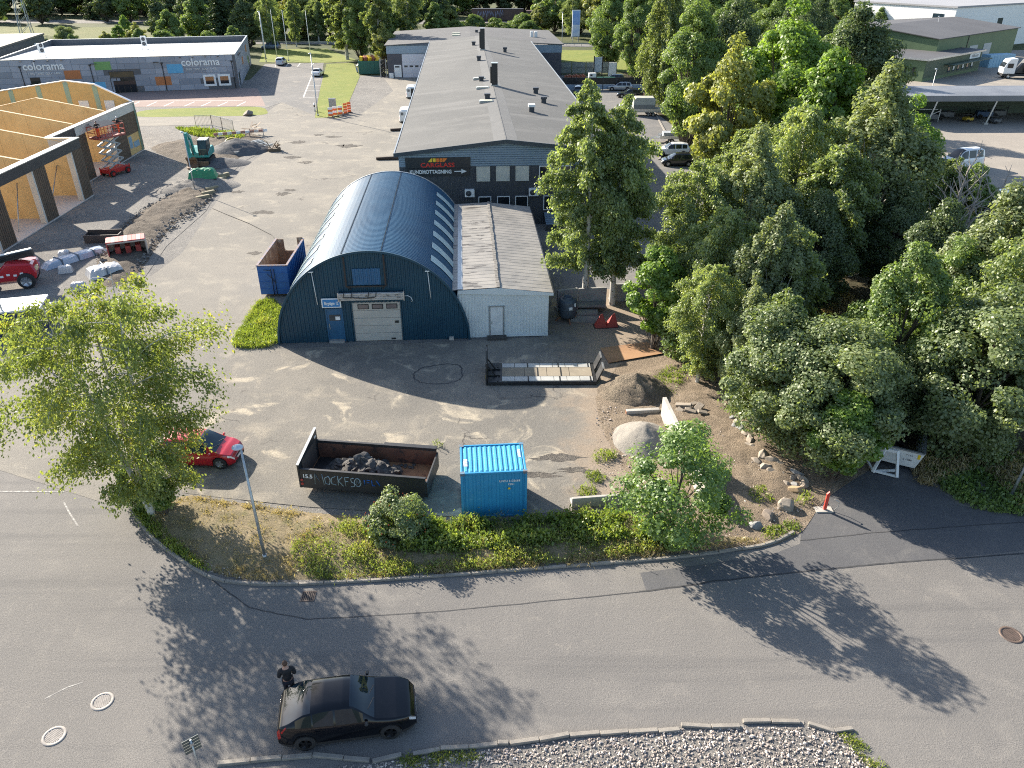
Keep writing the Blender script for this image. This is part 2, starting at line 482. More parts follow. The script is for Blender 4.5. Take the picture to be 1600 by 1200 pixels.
sheet('far_verge', [(9,176),(30,176),(30,216),(9,216)], .008, LAWN)
sheet('rail_bed', [(-250,302),(160,292),(160,306),(-250,318)], .004, GRAVM)
sheet('building_plot', [(-42,58),(-42.5,80),(-46,105),(-75,121),(-110,114),(-110,58),(-60,40),(-48,42)], .010, GRAVM)
sheet('site_apron', [(-31.36, 40.93),(-30.37, 43.46),(-29.96, 50.4),(-29.21, 56.51),(-30.53, 64.74),(-30.66, 75.19),(-32.88, 87.47),(-33.09, 96.64),(-31.62, 104.49),(-40.0, 114.91),(-52.66, 116.29),(-44.99, 82.17),(-43.53, 64.74),(-52,60),(-52,47)], .013, GRAVM)
sheet('yard_soil', smooth_poly([(5.6,36),(5.5,39.5),(7,43),(9,45),(12,45),(15,40),(20,34),(14.96, 29.01),(12.56, 26.27),(8.92, 25.35),(4.62, 26.7),(5.2,28.6),(5.7,31)]), .016, DIRTM)
sheet('gravel_bed', [(-60,8),(-9,13.5),(-6.15, 15.23),(-3.32, 15.56),(1.06, 16.19),(5.4, 16.71),(7.78, 16.76),(10.18, 16.81),(11.33, 16.42),(11.34, 15.91),(11.95, 15.12),(7.4,9),(6,2),(-60,-2)], .016, GRAVM)

# seams in the asphalt and worn white lines
SEAM = M('bitumen_seam', (.03,.03,.032), (.05,.05,.05), 3, .8)
def strip(name, pts, w, z, mat):
    mb = MB()
    for i in range(len(pts)-1):
        a = Vector((*pts[i], 0)); b = Vector((*pts[i+1], 0)); d = (b-a).normalized(); nrm = Vector((-d.y, d.x, 0))*w/2
        mb.quad((*(a-nrm)[:2], z), (*(b-nrm)[:2], z), (*(b+nrm)[:2], z), (*(a+nrm)[:2], z))
    return struct(mb.build(name, mat))
def jitter(pts, k, amp, seed):
    r = random.Random(seed); out = []
    for i in range(len(pts)-1):
        for j in range(k):
            t = j/k
            out.append((pts[i][0]*(1-t)+pts[i+1][0]*t + r.uniform(-amp, amp), pts[i][1]*(1-t)+pts[i+1][1]*t + r.uniform(-amp, amp)))
    return out + [pts[-1]]
strip('asphalt_seam', jitter([(5.22, 22.95),(8.5, 23.57),(12.99, 24.24),(16.43, 24.67),(22.23, 25.23)], 8, .03, 1), .07, .009, SEAM)
strip('asphalt_seam', jitter([(12.77, 26.06),(16.41, 26.61),(19.75, 26.96),(23.44, 27.32)], 8, .02, 2), .05, .009, SEAM)
strip('asphalt_seam', jitter([(-12.53, 23.68),(-10.45, 22.08),(-8.02, 21.47),(-2.54, 21.91),(5.22, 22.95)], 8, .02, 3), .05, .005, SEAM)
LINE2 = M('parking_bay_paint', (.62,.61,.58), (.45,.44,.42), 3, .8)
LINE = M('worn_white_line', (.36,.35,.32), (.2,.19,.18), 5, .85, lo=.42, hi=.56)
strip('road_line', [(-26.01, 29.6),(-23.53, 29.6),(-21.65, 29.55)], .09, .0105, LINE)
strip('road_line', [(-21.25, 28.77),(-20.65, 28.05),(-19.74, 27.05)], .07, .004, LINE)
strip('road_line', [(-15.35, 18.53),(-15.81, 18.31),(-16.35, 17.83)], .05, .004, LINE)
for a, b in (((-61.19, 138.56),(-61.15, 134.23)), ((-58.21, 138.56),(-58.26, 134.23)), ((-54.68, 138.56),(-54.83, 134.23)), ((-51.81, 138.56),(-52.05, 134.23)), ((-48.95, 138.56),(-49.26, 134.23)), ((-45.86, 138.56),(-46.05, 134.23)), ((-64.16, 138.56),(-63.93, 134.23))):
    strip('parking_line', [a, b], .2, .012, LINE2)
strip('parking_line', [(-65.87, 139.2), (-46.7, 139.85)], .2, .012, LINE2)
for a, b in (((-42.15, 173.92),(-39.7, 173.92)), ((-41.62, 169.2),(-38.83, 169.2)), ((-40.52, 163.83),(-37.82, 163.83)), ((-39.3, 156.36),(-36.59, 156.36)), ((-38.23, 150.23),(-35.5, 150.23)), ((-37.03, 143.16),(-34.19, 143.16))):
    strip('parking_line', [a, b], .2, .009, LINE2)
strip('parking_line', [(-42.59, 175.88), (-37.03, 143.16)], .2, .0085, LINE2)
for a, b in (((-53.06, 184.14),(-53.96, 189.68)), ((-50.62, 184.14),(-51.46, 189.68)), ((-48.04, 184.14),(-48.8, 189.68)), ((-45.03, 184.14),(-45.71, 189.68))):
    strip('parking_line', [a, b], .2, .009, LINE2)
# dark oil ring in the yard
OIL = M('oil_stain', (.05,.05,.05), (.08,.075,.07), 2, .6)
ring = [(-6.12, 41.33),(-5.61, 42.17),(-4.45, 42.59),(-3.44, 42.59),(-3.1, 41.75),(-3.2, 40.61),(-4.25, 40.14),(-5.63, 40.37)]
strip('oil_ring', jitter(smooth_poly(ring+[ring[0]], False), 2, .05, 5), .1, .0165, OIL)

POT = ground_mat('pothole_gravel', (.12,.108,.094), (.085,.078,.07), (.2,.18,.15), .8, 2.5, 14, .45, .95, 1.0, bdist=.06)
rp = random.Random(31)
for c, a_, b_ in (((-28.94, 106.84),1.6,.7), ((-25.07, 110.11),1.3,.5), ((-21.79, 104.49),2.0,.9), ((-27.41, 111.38),1.0,.5), ((-27.85, 97.99),1.6,.5), ((-25.37, 95.32),1.2,.5), ((-24.76, 74.76),1.4,.5), ((-24.72, 81.43),1.1,.5), ((-24.28, 82.93),.8,.4), ((-22.2, 62.94),.7,.35), ((-29.62, 82.17),.9,.4), ((2.31, 32.44),1.6,.25), ((1.12, 30.95),1.9,.22), ((3.22, 31.33),1.1,.2)):
    sheet('pothole', [(c[0]+a_*cos(k*.26)*rp.uniform(.35,1.1), c[1]+b_*sin(k*.26)*rp.uniform(.35,1.1)*1.6) for k in range(24)], .0165, POT)
# --- kerbs: every kerb stone is a piece of its own
def kerb(name, pts, w, h, stone, seed, wob=.02, label=None):
    pts = [Vector((p[0], p[1], 0)) for p in pts]
    base = MB(); r = random.Random(seed)
    for i in range(len(pts)-1):
        base.bar(pts[i]+Vector((0,0,.02)), pts[i+1]+Vector((0,0,.02)), w*.9, .03)
    bo = struct(base.build(name, KERBM))
    seg = []; L = 0; acc = [0]
    for i in range(len(pts)-1):
        L += (pts[i+1]-pts[i]).length; acc.append(L)
    def at(s):
        for i in range(len(pts)-1):
            if s <= acc[i+1]: return pts[i].lerp(pts[i+1], (s-acc[i])/(acc[i+1]-acc[i]+1e-9))
        return pts[-1]
    s = 0
    while s < L-.15:
        e = min(L, s+stone*r.uniform(.9,1.1))
        a, b = at(s+.012), at(e-.012)
        d = (b-a)
        n = Vector((-d.y, d.x, 0)).normalized()*r.uniform(-wob, wob)
        a = a+n; b = b-n*r.uniform(-.3,1)
        hz = h + r.uniform(-.02, .015)
        mb = MB(); mb.bar((a.x, a.y, hz/2), (b.x, b.y, hz/2+r.uniform(-.008,.008)), w, hz)
        mb.build('kerb_stone', KERBM, bo, .012)
        s = e
    return bo
kerb_top = smooth_poly([(-17.88, 28.29),(-16.16, 26.35),(-14.51, 25.03),(-12.54, 23.72),(-10.56, 23.35),(-8.46, 23.38),(-5.85, 23.57),(-2.68, 23.86),(0.81, 24.24),(4.38, 24.63),(7.75, 25.07),(10.08, 25.52),(11.43, 25.85),(12.67, 26.61)], False, 3)
kerb('kerb', kerb_top, .13, .11, 1.0, 1)
kerb('kerb', [(-9.46, 15.32),(-7.67, 15.54),(-6.14, 15.65),(-4.59, 15.45)], .15, .12, .95, 2, .03)
kerb('kerb', [(-4.5, 15.41),(-3.58, 15.65)], .15, .12, 1.1, 3, .02)
kerb('kerb', [(-3.23, 15.7),(-2.6, 15.81),(-1.47, 15.93),(-0.11, 16.09)], .15, .13, .95, 4, .03)
kerb('kerb', [(-0.06, 16.04),(0.55, 16.14),(1.71, 16.37),(3.43, 16.49),(5.63, 16.57)], .15, .12, .95, 5, .03)
kerb('kerb', [(5.7, 16.74),(6.79, 16.69),(7.81, 16.71)], .15, .12, .95, 6, .03)
kerb('kerb', [(7.82, 16.91),(9.02, 16.91),(9.89, 16.86)], .15, .13, 1.0, 7, .02)
kerb('kerb', [(10.0, 16.79),(10.82, 16.49),(11.45, 16.62)], .14, .11, .9, 8, .03)
kerb('kerb', [(18.34, 96.64),(21.77, 109.69),(23.18, 131.87)], .25, .12, 3.0, 9, .01)

# --- loose ground with real relief
bank = smooth_poly([(-16.61, 27.23),(-15.82, 29.25),(-13.71, 28.91),(-9.55, 28.05),(-5.3, 27.5),(-2.34, 27.23),(1.18, 27.5),(4.77, 28.05),(7.5, 26.7),(10.84, 26.27),(9.88, 25.85),(7.25, 25.35),(2.74, 24.71),(-2.7, 24.17),(-6.42, 23.79),(-9.03, 23.57),(-12.05, 23.86),(-14.09, 25.03)])
o = relief('grass_bank', bank, .16, .1, .7, DRYG, .02, .12, .9, 3); struct(o)
o = relief('soil_field', smooth_poly([(4.74, 37.18),(6.27, 40.93),(12.5,44),(15,39),(18.5,34.5),(14.21, 29.5),(11.54, 26.7),(8.08, 26.7),(5.94, 30.01)]), .16, .13, .8, DIRTM, .02, .05, 1.5, 8, .25); struct(o)
SITED = ground_mat('dug_soil', (.15,.125,.1), (.115,.098,.08), (.2,.17,.135), .3, 1.4, 12, .45, .95, 1.2, bdist=.12)
o = relief('dug_earth', smooth_poly([(-35.01, 61.07),(-37.12, 72.07),(-36.9, 79.25),(-36.03, 86.09),(-34.09, 88.89),(-31.29, 78.55),(-32.17, 72.07),(-31.43, 65.59),(-30.15, 57.87),(-31.73, 55.19)]), .3, .32, .5, SITED, .02, .2, 1.6, 12, .4); struct(o)
o = relief('dug_earth', smooth_poly([(-47.97, 103.73),(-44.62, 109.69),(-38.8, 114.01),(-32.79, 105.65),(-34.01, 98.33),(-35.53, 90.95),(-42.26, 96.64)]), .4, .25, .4, SITED, .02, .1, 2.5, 14, .3); struct(o)
PALEG = ground_mat('pale_gravel', (.25,.23,.2), (.2,.185,.165), (.29,.265,.225), .5, 2, 26, .3, .95, .9)
DKG = ground_mat('dark_gravel', (.12,.12,.12), (.09,.09,.095), (.16,.155,.15), .5, 2, 22, .4, .95, 1.0)
def heap(name, c, r, h, mat, label, cat, seed, ax=1.0, ang=0, sharp=1.2, group=None, rough=.12):
    v = []; f = []; nr, na = 14, 40
    for i in range(nr+1):
        for k in range(na):
            a = 2*pi*k/na; t = i/nr
            rr = r*t*(1+.12*noise.noise(Vector((cos(a)*1.5, sin(a)*1.5, seed))))
            x, y = rot2(rr*cos(a)*ax, rr*sin(a), ang)
            z = h*(1-t**sharp) * (1+.06*noise.noise(Vector((x*.8, y*.8, seed)))) + (1-abs(2*t-1))*rough*h*(noise.noise(Vector((x*1.5,y*1.5,seed+4)))+.6*noise.noise(Vector((x*4,y*4,seed+9))))
            v.append((x, y, z if i < nr else -.04))
    for i in range(nr):
        for k in range(na):
            f.append((i*na+k, (i+1)*na+k, (i+1)*na+(k+1) % na, i*na+(k+1) % na))
    mb = MB(); mb.add(v, f, True)
    o = mb.build(name, mat); o.location = (c[0], c[1], .015)
    return tag(o, label, cat, group)
heap('soil_heap', (7.29, 39.21), 2.0, 1.25, ground_mat('heaped_soil', (.2,.165,.12), (.15,.12,.09), (.26,.21,.155), .5, 2.2, 12, .45, .95, 1.2, bdist=.1), 'heap of brown soil and turf clods beside the concrete wall panel', 'heap', 3, 1.15, .3, 1.1, rough=.2)
heap('gravel_heap', (7.03, 33.92), 1.9, 1.1, PALEG, 'smooth heap of pale crushed gravel in the corner of the concrete panels', 'heap', 8, .95, .2, 1.35, rough=.12)
heap('gravel_heap', (-35.65, 101.51), 3.2, 1.6, DKG, 'dark gravel heap behind the yellow ring on the building site', 'heap', 11, 1.3, .1, 1.3)
heap('gravel_heap', (-35.63, 94.67), 2.4, .7, DKG, 'low black gravel heap right of the teal excavator', 'heap', 15, 1.5, .1, 1.3)
heap('soil_heap', (-34.51, 84.23), 3.0, 1.1, GRAVM, 'stony spoil heap beneath the crumpled green tarpaulin', 'heap', 17, 1.5, .3, 1.2, rough=.25)


# ================================================================== BUILDINGS
def rib_wall(mb, x0, x1, pitch, depth, top, bottom=lambda x: 0.0, y=0.0, face=-1, duty=.5):
    """vertical trapezoid ribs in the local XZ plane, facing -y (face=-1) or +y"""
    n = max(1, int(round((x1-x0)/pitch))); p = (x1-x0)/n
    xs = []
    for i in range(n):
        a = x0+i*p; fl = p*(1-duty)/2; sl = p*.12
        xs += [(a, 0), (a+fl, 0), (a+fl+sl, 1), (a+p-fl-sl, 1), (a+p-fl, 0)]
    xs.append((x1, 0))
    v = []; f = []
    for x, q in xs:
        yy = y + face*depth*q
        v += [(x, yy, bottom(x)), (x, yy, max(top(x), bottom(x)))]
    for i in range(len(xs)-1):
        a = 2*i
        f.append((a, a+2, a+3, a+1) if face < 0 else (a, a+1, a+3, a+2))
    mb.add(v, f)
    return mb

def window(parent, x, z, w, h, y, frame, pane, fr=.07, out=.05, name='window', mull=0, label=None):
    """frame and pane set into a wall in the XZ plane facing -y"""
    mb = MB()
    mb.box(x-w/2, y-out, z, x+w/2, y+.03, z+fr); mb.box(x-w/2, y-out, z+h-fr, x+w/2, y+.03, z+h)
    mb.box(x-w/2, y-out, z+fr, x-w/2+fr, y+.03, z+h-fr); mb.box(x+w/2-fr, y-out, z+fr, x+w/2, y+.03, z+h-fr)
    for i in range(mull):
        xx = x-w/2 + w*(i+1)/(mull+1); mb.box(xx-fr*.35, y-out*.8, z+fr, xx+fr*.35, y+.02, z+h-fr)
    fo = mb.build(name, frame, parent, label=label)
    p = MB(); p.box(x-w/2+fr, y-out*.4, z+fr, x+w/2-fr, y, z+h-fr); p.build('pane', pane, fo)
    return fo

# ---------------------------------------------------------------- blue arched hall
HB = M('dark_blue_wall_paint', (.014,.062,.1), (.011,.05,.085), .5, .45, .2, c3=(.02,.06,.09), s3=1.5)
HR = M('blue_roof_paint', (.022,.078,.145), (.018,.063,.12), .25, .5, .0, spec=.22, c3=(.045,.11,.17), s3=.6, lo3=.55, hi3=.8)
HRD = M('roof_seam_dark', (.008,.02,.035), None, 2, .9, spec=.1)
SKYL = M('fibreglass_skylight', (.5,.58,.58), (.4,.5,.52), 1.2, .35, c3=(.3,.4,.42), s3=3)
hall = thing('arched_hall', 'dark blue semicircular corrugated steel hall with white skylight strips down both sides', 'hall', (-9.16,46.02), SR)
HRAD, HLEN = 6.3, 19.6
def arch(x): return sqrt(max(0, HRAD**2 - x*x))
mb = MB()
openings = [(-3.05,-1.95,2.35),(-1.28,1.83,2.75)]
def bot(x):
    return 0.0
# front wall: ribs, cut around the two doors
segs = [(-HRAD+.03,-3.06,0),(-3.06,-1.94,2.42),(-1.94,-1.30,0),(-1.30,1.85,2.8),(1.85,HRAD-.03,0)]
for a, b, z0 in segs: rib_wall(mb, a, b, .27, .05, lambda x: arch(x)-.02, lambda x, z0=z0: min(z0, arch(x)-.02))
mb.build('front_wall', HB, hall)
mb = MB(); rib_wall(mb, -HRAD+.03, HRAD-.03, .3, .05, lambda x: arch(x)-.02, y=HLEN, face=1); mb.build('rear_wall', HB, hall)
# barrel roof with circumferential corrugation
v = []; f = []; na = 56
ys = []
n_r = 78; p = (HLEN+.3)/n_r
for i in range(n_r):
    y = -.15 + i*p; ys += [(y, 0), (y+p*.3, 0), (y+p*.42, 1), (y+p*.7, 1), (y+p*.82, 0)]
ys.append((HLEN+.15, 0))
for y, q in ys:
    R = HRAD + .016*q
    for k in range(na+1):
        a = pi*k/na; v.append((-R*cos(a), y, R*sin(a)))
for i in range(len(ys)-1):
    for k in range(na):
        a = i*(na+1)+k; f.append((a, a+1, a+na+2, a+na+1))
mb = MB(); mb.add(v, f); mb.build('barrel_roof', HR, hall)
for yy, lab in ((-.17, 'arch_trim'), (HLEN+.13, 'arch_trim')):
    mb = MB()
    for k in range(48):
        a0, a1 = pi*k/48, pi*(k+1)/48
        mb.add([(-r*cos(a), yy+dy, r*sin(a)) for a in (a0,a1) for r in (HRAD-.06,HRAD+.07) for dy in (-.04,.05)],
               [(0,1,5,4),(2,6,7,3),(0,4,6,2),(1,3,7,5)])
    mb.build(lab, HB if yy < 0 else ALU, hall)
# longitudinal seams
for ang in (98, 75):
    mb = MB(); a = radians(ang); x, z = -(HRAD+.045)*cos(a), (HRAD+.045)*sin(a)
    mb.bar((x, -.1, z), (x, HLEN+.1, z), .05, .012, up=(x, 0, z))
    mb.build('roof_seam', HRD, hall)
# skylights
for side in (-1, 1):
    for k in range(7):
        y0 = 1.55 + k*2.55; v = []; f = []
        for i in range(13):
            el = radians(29 + 23*i/12)
            for yy in (y0, y0+1.08):
                R = HRAD+.055
                v.append((side*R*cos(el), yy, R*sin(el)))
        for i in range(12): f.append((2*i, 2*i+1, 2*i+3, 2*i+2) if side > 0 else (2*i+1, 2*i, 2*i+2, 2*i+3))
        mb = MB(); mb.add(v, f, True)
        so = mb.build('skylight', SKYL, hall)
        rb = MB()
        for j in range(1, 4):
            yy = y0 + 1.08*j/4
            for i in range(12):
                e0, e1 = radians(29+23*i/12), radians(29+23*(i+1)/12); R = HRAD+.06
                rb.bar((side*R*cos(e0), yy, R*sin(e0)), (side*R*cos(e1), yy, R*sin(e1)), .03, .02, up=(0,1,0))
        rb.build('glazing_bar', SKYL, so)
# front details
DOORB = M('mid_blue_door', (.02,.1,.2), (.016,.085,.17), 1, .4)
mb = MB(); mb.box(-3.06,-.04,.02,-2.98,.04,2.42); mb.box(-2.02,-.04,.02,-1.94,.04,2.42); mb.box(-2.98,-.04,2.33,-2.02,.04,2.42)
mb.build('door_frame', DOORB, hall)
d = MB().box(-2.97,-.02,.2,-2.03,.03,2.32).build('door', DOORB, hall)
MB().box(-2.9,-.06,.95,-2.86,-.02,1.35).build('handle', STEEL, d)
MB().box(-2.85,-.03,1.55,-2.1,-.015,1.98).build('door_window', GLASS_B, d)
MB().box(-2.45,-.04,1.6,-2.15,-.025,1.85).build('notice', WHITE, d)
MB().box(-3.0,-.25,0,-2.0,.02,.18).build('door_step', CONCG, hall)
BEIGE = M('cream_sectional_door', (.46,.43,.38), (.4,.38,.34), 1.2, .5, c3=(.33,.31,.28), s3=2.5, lo3=.6, hi3=.8)
gd = MB().box(-1.3,.03,0,1.85,.07,2.8).build('garage_door', BEIGE, hall)
for k in range(5):
    MB().box(-1.26,-.02,.03+k*.55,1.81,.029,.03+k*.55+.53).build('door_panel', BEIGE, gd, .01)
for k in range(3):
    x = -.93+k*.93
    mb = MB().box(x,-.045,2.33,x+.72,-.021,2.68)
    mb.build('door_window', BLACK, gd)
    MB().box(x+.05,-.052,2.38,x+.67,-.046,2.63).build('pane', M('hazy_pane', (.2,.16,.15), (.14,.12,.12), 2, .15), gd)
MB().box(1.42,-.06,1.3,1.66,-.021,1.46).build('door_lock', BLACKM, gd)
MB().box(1.1,-.05,.1,1.38,-.021,.2).build('door_lock', BLACKM, gd)
for x in (-1.36, 1.85): MB().box(x,-.07,0,x+.06,.05,2.82).build('door_jamb', HB, hall)
AW = M('aged_aluminium_awning', (.55,.54,.52), (.4,.38,.36), 2, .5, .3, c3=(.14,.12,.1), s3=4, lo3=.58, hi3=.66)
aw = thing('broken_awning', 'broken pale aluminium awning cassette hanging over the garage door', 'awning', (-9.16,46.02), SR)
for k in range(4):
    MB().obox((.05, -.32-.02*k, 3.16+.13*k), (4.15,.16,.115), (radians(8),0,0)).build('slat', AW, aw, .01)
for x in (-2.05, 2.15): MB().box(x-.03,-.46,3.05,x+.03,-.05,3.68).build('end_plate', ALU, aw)
mb = MB()
for p0, p1 in (((-1.65,-.5,3.66),(-1.72,-.5,3.36)),((-1.72,-.5,3.36),(-.2,-.5,3.3)),((-1.15,-.5,3.66),(-1.2,-.5,3.38)),((-.2,-.5,3.3),(.3,-.5,3.34)),((-.05,-.5,3.7),(-.15,-.5,3.3)),((.42,-.5,3.7),(.36,-.5,3.36))):
    mb.bar(p0, p1, .045)
mb.build('bent_arm', BLACKM, aw)
mb = MB(); mb.tube([(2.15,-.3,3.3),(2.4,-.3,3.32),(2.6,-.3,3.2),(2.68,-.3,2.98),(2.62,-.3,2.9)], .02, 6); mb.build('loose_cable', WHITE, aw)
hx = M('faded_blue_hatch', (.03,.12,.24), (.025,.1,.2), 1, .45)
mb = MB(); rib_wall(mb, -1.05, .72, .27, .05, lambda x: 5.15, lambda x: 4.05, y=-.06); mb.build('blue_hatch', hx, hall)
for x in (-1.5, 1.02):
    MB().box(x-.05,-.12,3.95,x+.05,-.05,5.95 if x < 0 else 6.05).build('rail', M('rusty_rail', (.045,.025,.02), (.03,.03,.03), 4, .7), hall)
mb = MB(); mb.bar((-1.5,-.1,3.95),(1.02,-.1,3.95),.08); mb.bar((-1.5,-.1,3.95),(-1.2,-.1,3.75),.05); mb.bar((1.02,-.1,3.95),(.8,-.1,3.75),.05); mb.build('rail', BLACKM, hall)
for x, z0, z1 in ((-3.6,2.75,5.0),(3.75,3.0,4.9)):
    mb = MB(); mb.tube([(x,-.08,z1),(x+.12,-.08,z0)], .025, 6); mb.box(x-.16,-.22,z1,x+.12,-.05,z1+.06); mb.build('lamp_pipe', WHITE, hall)
SIGNB = M('bright_blue_sign', (.03,.2,.46), (.028,.19,.43), 2, .4)
sg = thing('street_name_sign', 'bright blue street number sign with white lettering above the blue door', 'sign', (-9.16,46.02), SR)
MB().box(-3.2,-.2,2.55,-1.95,-.14,3.2).build('sign_frame', WHITE, sg, .01)
MB().box(-3.12,-.215,2.62,-2.03,-.202,3.13).build('sign_face', SIGNB, sg)
text_mb('Färgvägen 12', .3, WHITE, sg, 'lettering', (-2.575,-.218,2.77), sx=.58, depth=.006, bold=.008)
MB().box(4.95,-.25,0,5.25,-.06,.2).build('foundation_block', CONCRETE, hall)

# ---------------------------------------------------------------- white lean-to shed
WSH = M('white_corrugated_wall', (.6,.64,.64), (.52,.56,.57), .5, .5, c3=(.36,.36,.33), s3=2.2, lo3=.66, hi3=.8)
WRF = M('peeling_pale_roof', (.40,.38,.35), (.33,.32,.295), .5, .6, c3=(.1,.09,.08), s3=.0, aniso=None)
def peel_mat(name, lo):
    m, n, l, b = nodes_of(name)
    co = coords(n, l)
    b.inputs['Roughness'].default_value = .55
    col = mix(n, l, ramp(n, l, nz(n, l, co, .7), .35, .7), (.25,.235,.21), (.175,.167,.152))
    mp = n.new('ShaderNodeMapping'); mp.inputs['Scale'].default_value = (.55, 1.7, 1); l.new(co, mp.inputs[0])
    pe = ramp(n, l, nz(n, l, mp.outputs[0], 1.0, 6, .62, .3), lo, lo+.015)
    col = mix(n, l, pe, col, (.07,.063,.056))
    l.new(col, b.inputs['Base Color']); return m
PEEL1 = peel_mat('peeling_roof_paint', .585); PEEL2 = peel_mat('pale_roof_paint', .66)
shed = thing('lean_to_shed', 'low white corrugated shed with a peeling pale metal roof leaning on the blue hall', 'shed', (-9.16,46.02), SR)
SX0, SX1, SY0, SY1 = 5.75, 11.62, .1, 19.3
mb = MB(); 
rib_wall(mb, 5.6, 7.68, .2, .03, lambda x: 3.38-.27*(x-5.7)/6, y=SY0)
rib_wall(mb, 7.68, 8.62, .2, .03, lambda x: 3.38-.27*(x-5.7)/6, lambda x: 2.25, y=SY0)
rib_wall(mb, 8.62, SX1, .2, .03, lambda x: 3.38-.27*(x-5.7)/6, y=SY0)
mb.build('front_wall', WSH, shed)
mb = MB()
mb.box(SX1-.06, SY0+.01, 0, SX1, SY1, 3.08); mb.box(5.3, SY1-.06, 0, SX1-.06, SY1, 3.2)
mb.build('side_wall', DKGREY, shed)
MB().box(7.66,.0,.15,7.74,.1,2.28).build('door_frame', STEEL, shed)
MB().box(8.56,.0,.15,8.64,.1,2.28).build('door_frame', STEEL, shed)
MB().box(7.6,-.02,2.24,8.7,.1,2.3).build('door_frame', STEEL, shed)
dd = MB().box(7.74,.02,.17,8.56,.1,2.24).build('door', M('dirty_white_door', (.62,.64,.64), (.5,.52,.53), 1.5, .5, c3=(.25,.25,.26), s3=5, lo3=.68, hi3=.72), shed)
MB().box(7.8,-.03,1.0,7.84,.02,1.2).build('handle', STEEL, dd)
MB().box(7.5,-.5,0,8.8,.05,.15).build('door_step', M('dark_step', (.06,.055,.05), None, 3, .8), shed)
MB().box(8.8,-.02,.05,SX1,.06,.16).build('sill', WSH, shed)
def zroof(x): return 3.5 if x < 8.45 else 3.5-.36*(x-8.45)/3.3
def roof_strip(mb, xa, xb, za, zb, y0, y1, pitch, depth):
    n = int((y1-y0)/pitch); p = (y1-y0)/n; v = []; f = []; ys = []
    for i in range(n):
        y = y0+i*p; ys += [(y,1),(y+p*.07,1),(y+p*.10,0),(y+p*.97,0)]
    ys.append((y1,1))
    for y, q in ys: v += [(xa, y, za+depth*q), (xb, y, zb+depth*q)]
    for i in range(len(ys)-1): f.append((2*i, 2*i+1, 2*i+3, 2*i+2))
    mb.add(v, f)
mb = MB(); roof_strip(mb, 5.28, 8.35, 3.48, 3.62, SY0-.1, SY1+.1, .62, .012); mb.build('roof_sheet', PEEL1, shed)
mb = MB(); roof_strip(mb, 8.2, 11.9, 3.60, 3.16, SY0-.1, SY1+.1, .62, .012); mb.build('roof_sheet', PEEL2, shed)
mb = MB()
for i in range(46): mb.obox((8.28+random.uniform(-.03,.03), SY0+i*.425, 3.665), (.2,.38,.04), (0,0,random.uniform(-.05,.05)))
mb.build('roof_ridge', M('mossy_ridge_cap', (.2,.19,.175), (.1,.095,.085), 4, .8), shed)
mb = MB(); mb.extr([(5.65,SY0-.12,3.24),(11.92,SY0-.12,2.96),(11.92,SY0-.12,3.14),(8.3,SY0-.12,3.58),(5.65,SY0-.12,3.46)], (0,.06,0)); mb.build('fascia', WSH, shed)
MB().box(11.88, SY0-.05, 3.02, 11.98, SY1+.1, 3.13).build('gutter', BLACKM, shed)
MB().box(5.62, SY0, 3.3, 5.95, SY1, 3.52).build('valley_gutter', STEEL, shed)

# ---------------------------------------------------------------- long office building with the black signboard
OW = M('charcoal_wall_cladding', (.062,.068,.08), (.05,.056,.066), .3, .5)
OB = M('blue_grey_cladding', (.24,.31,.38), (.2,.27,.34), .3, .45, .2)
ORF = ground_mat('felt_roof', (.118,.118,.114), (.1,.101,.099), (.138,.137,.131), .09, .35, 12, .14, .85, .2, streak=((.146,.145,.14), (.12,1,1), 0, .35))
ORF2 = ground_mat('felt_roof_strip', (.14,.14,.137), (.125,.126,.124), (.155,.154,.15), .1, .6, 14, .1, .8, .2)
TRIMD = M('dark_roof_trim', (.045,.06,.075), None, 1, .4)
off = thing('office_building', 'long two storey charcoal building with a low grey gable roof and black signboard', 'building', (-.55,70.9), SR)
OX, OL, OE, ORZ = 9.75, 96, 6.7, 7.75
def otop(x): return OE + (ORZ-OE)*(1-abs(x)/OX)
mb = MB(); rib_wall(mb, -OX, OX, .22, .035, lambda x: 5.55, y=0); mb.build('front_wall', OW, off)
mb = MB()
for k in range(11):
    z = 5.56 + k*.2
    zt = z+.19
    xm = OX if zt <= OE-.05 else OX*(ORZ-.06-zt)/(ORZ-OE)
    if xm > .5: mb.extr([(-xm,-.02,z),(xm,-.02,z),(xm,-.065,z+.05),(-xm,-.065,z+.05)], (0,0,.0001)); mb.extr([(-xm,-.03,z),(xm,-.03,z),(xm,-.03,zt),(-xm,-.03,zt)], (0,.03,0))
mb.build('upper_cladding', OB, off)
mb = MB(); mb.box(-OX,.01,0,-OX+.1,OL,OE); mb.box(OX-.1,.01,0,OX,OL,OE); mb.box(-OX+.1,OL-.1,0,OX-.1,OL,OE); mb.extr([(-OX,.02,5.5),(OX,.02,5.5),(OX,.02,OE-.05),(0,.02,ORZ-.08),(-OX,.02,OE-.05)], (0,.1,0))
mb.build('side_wall', OB, off)
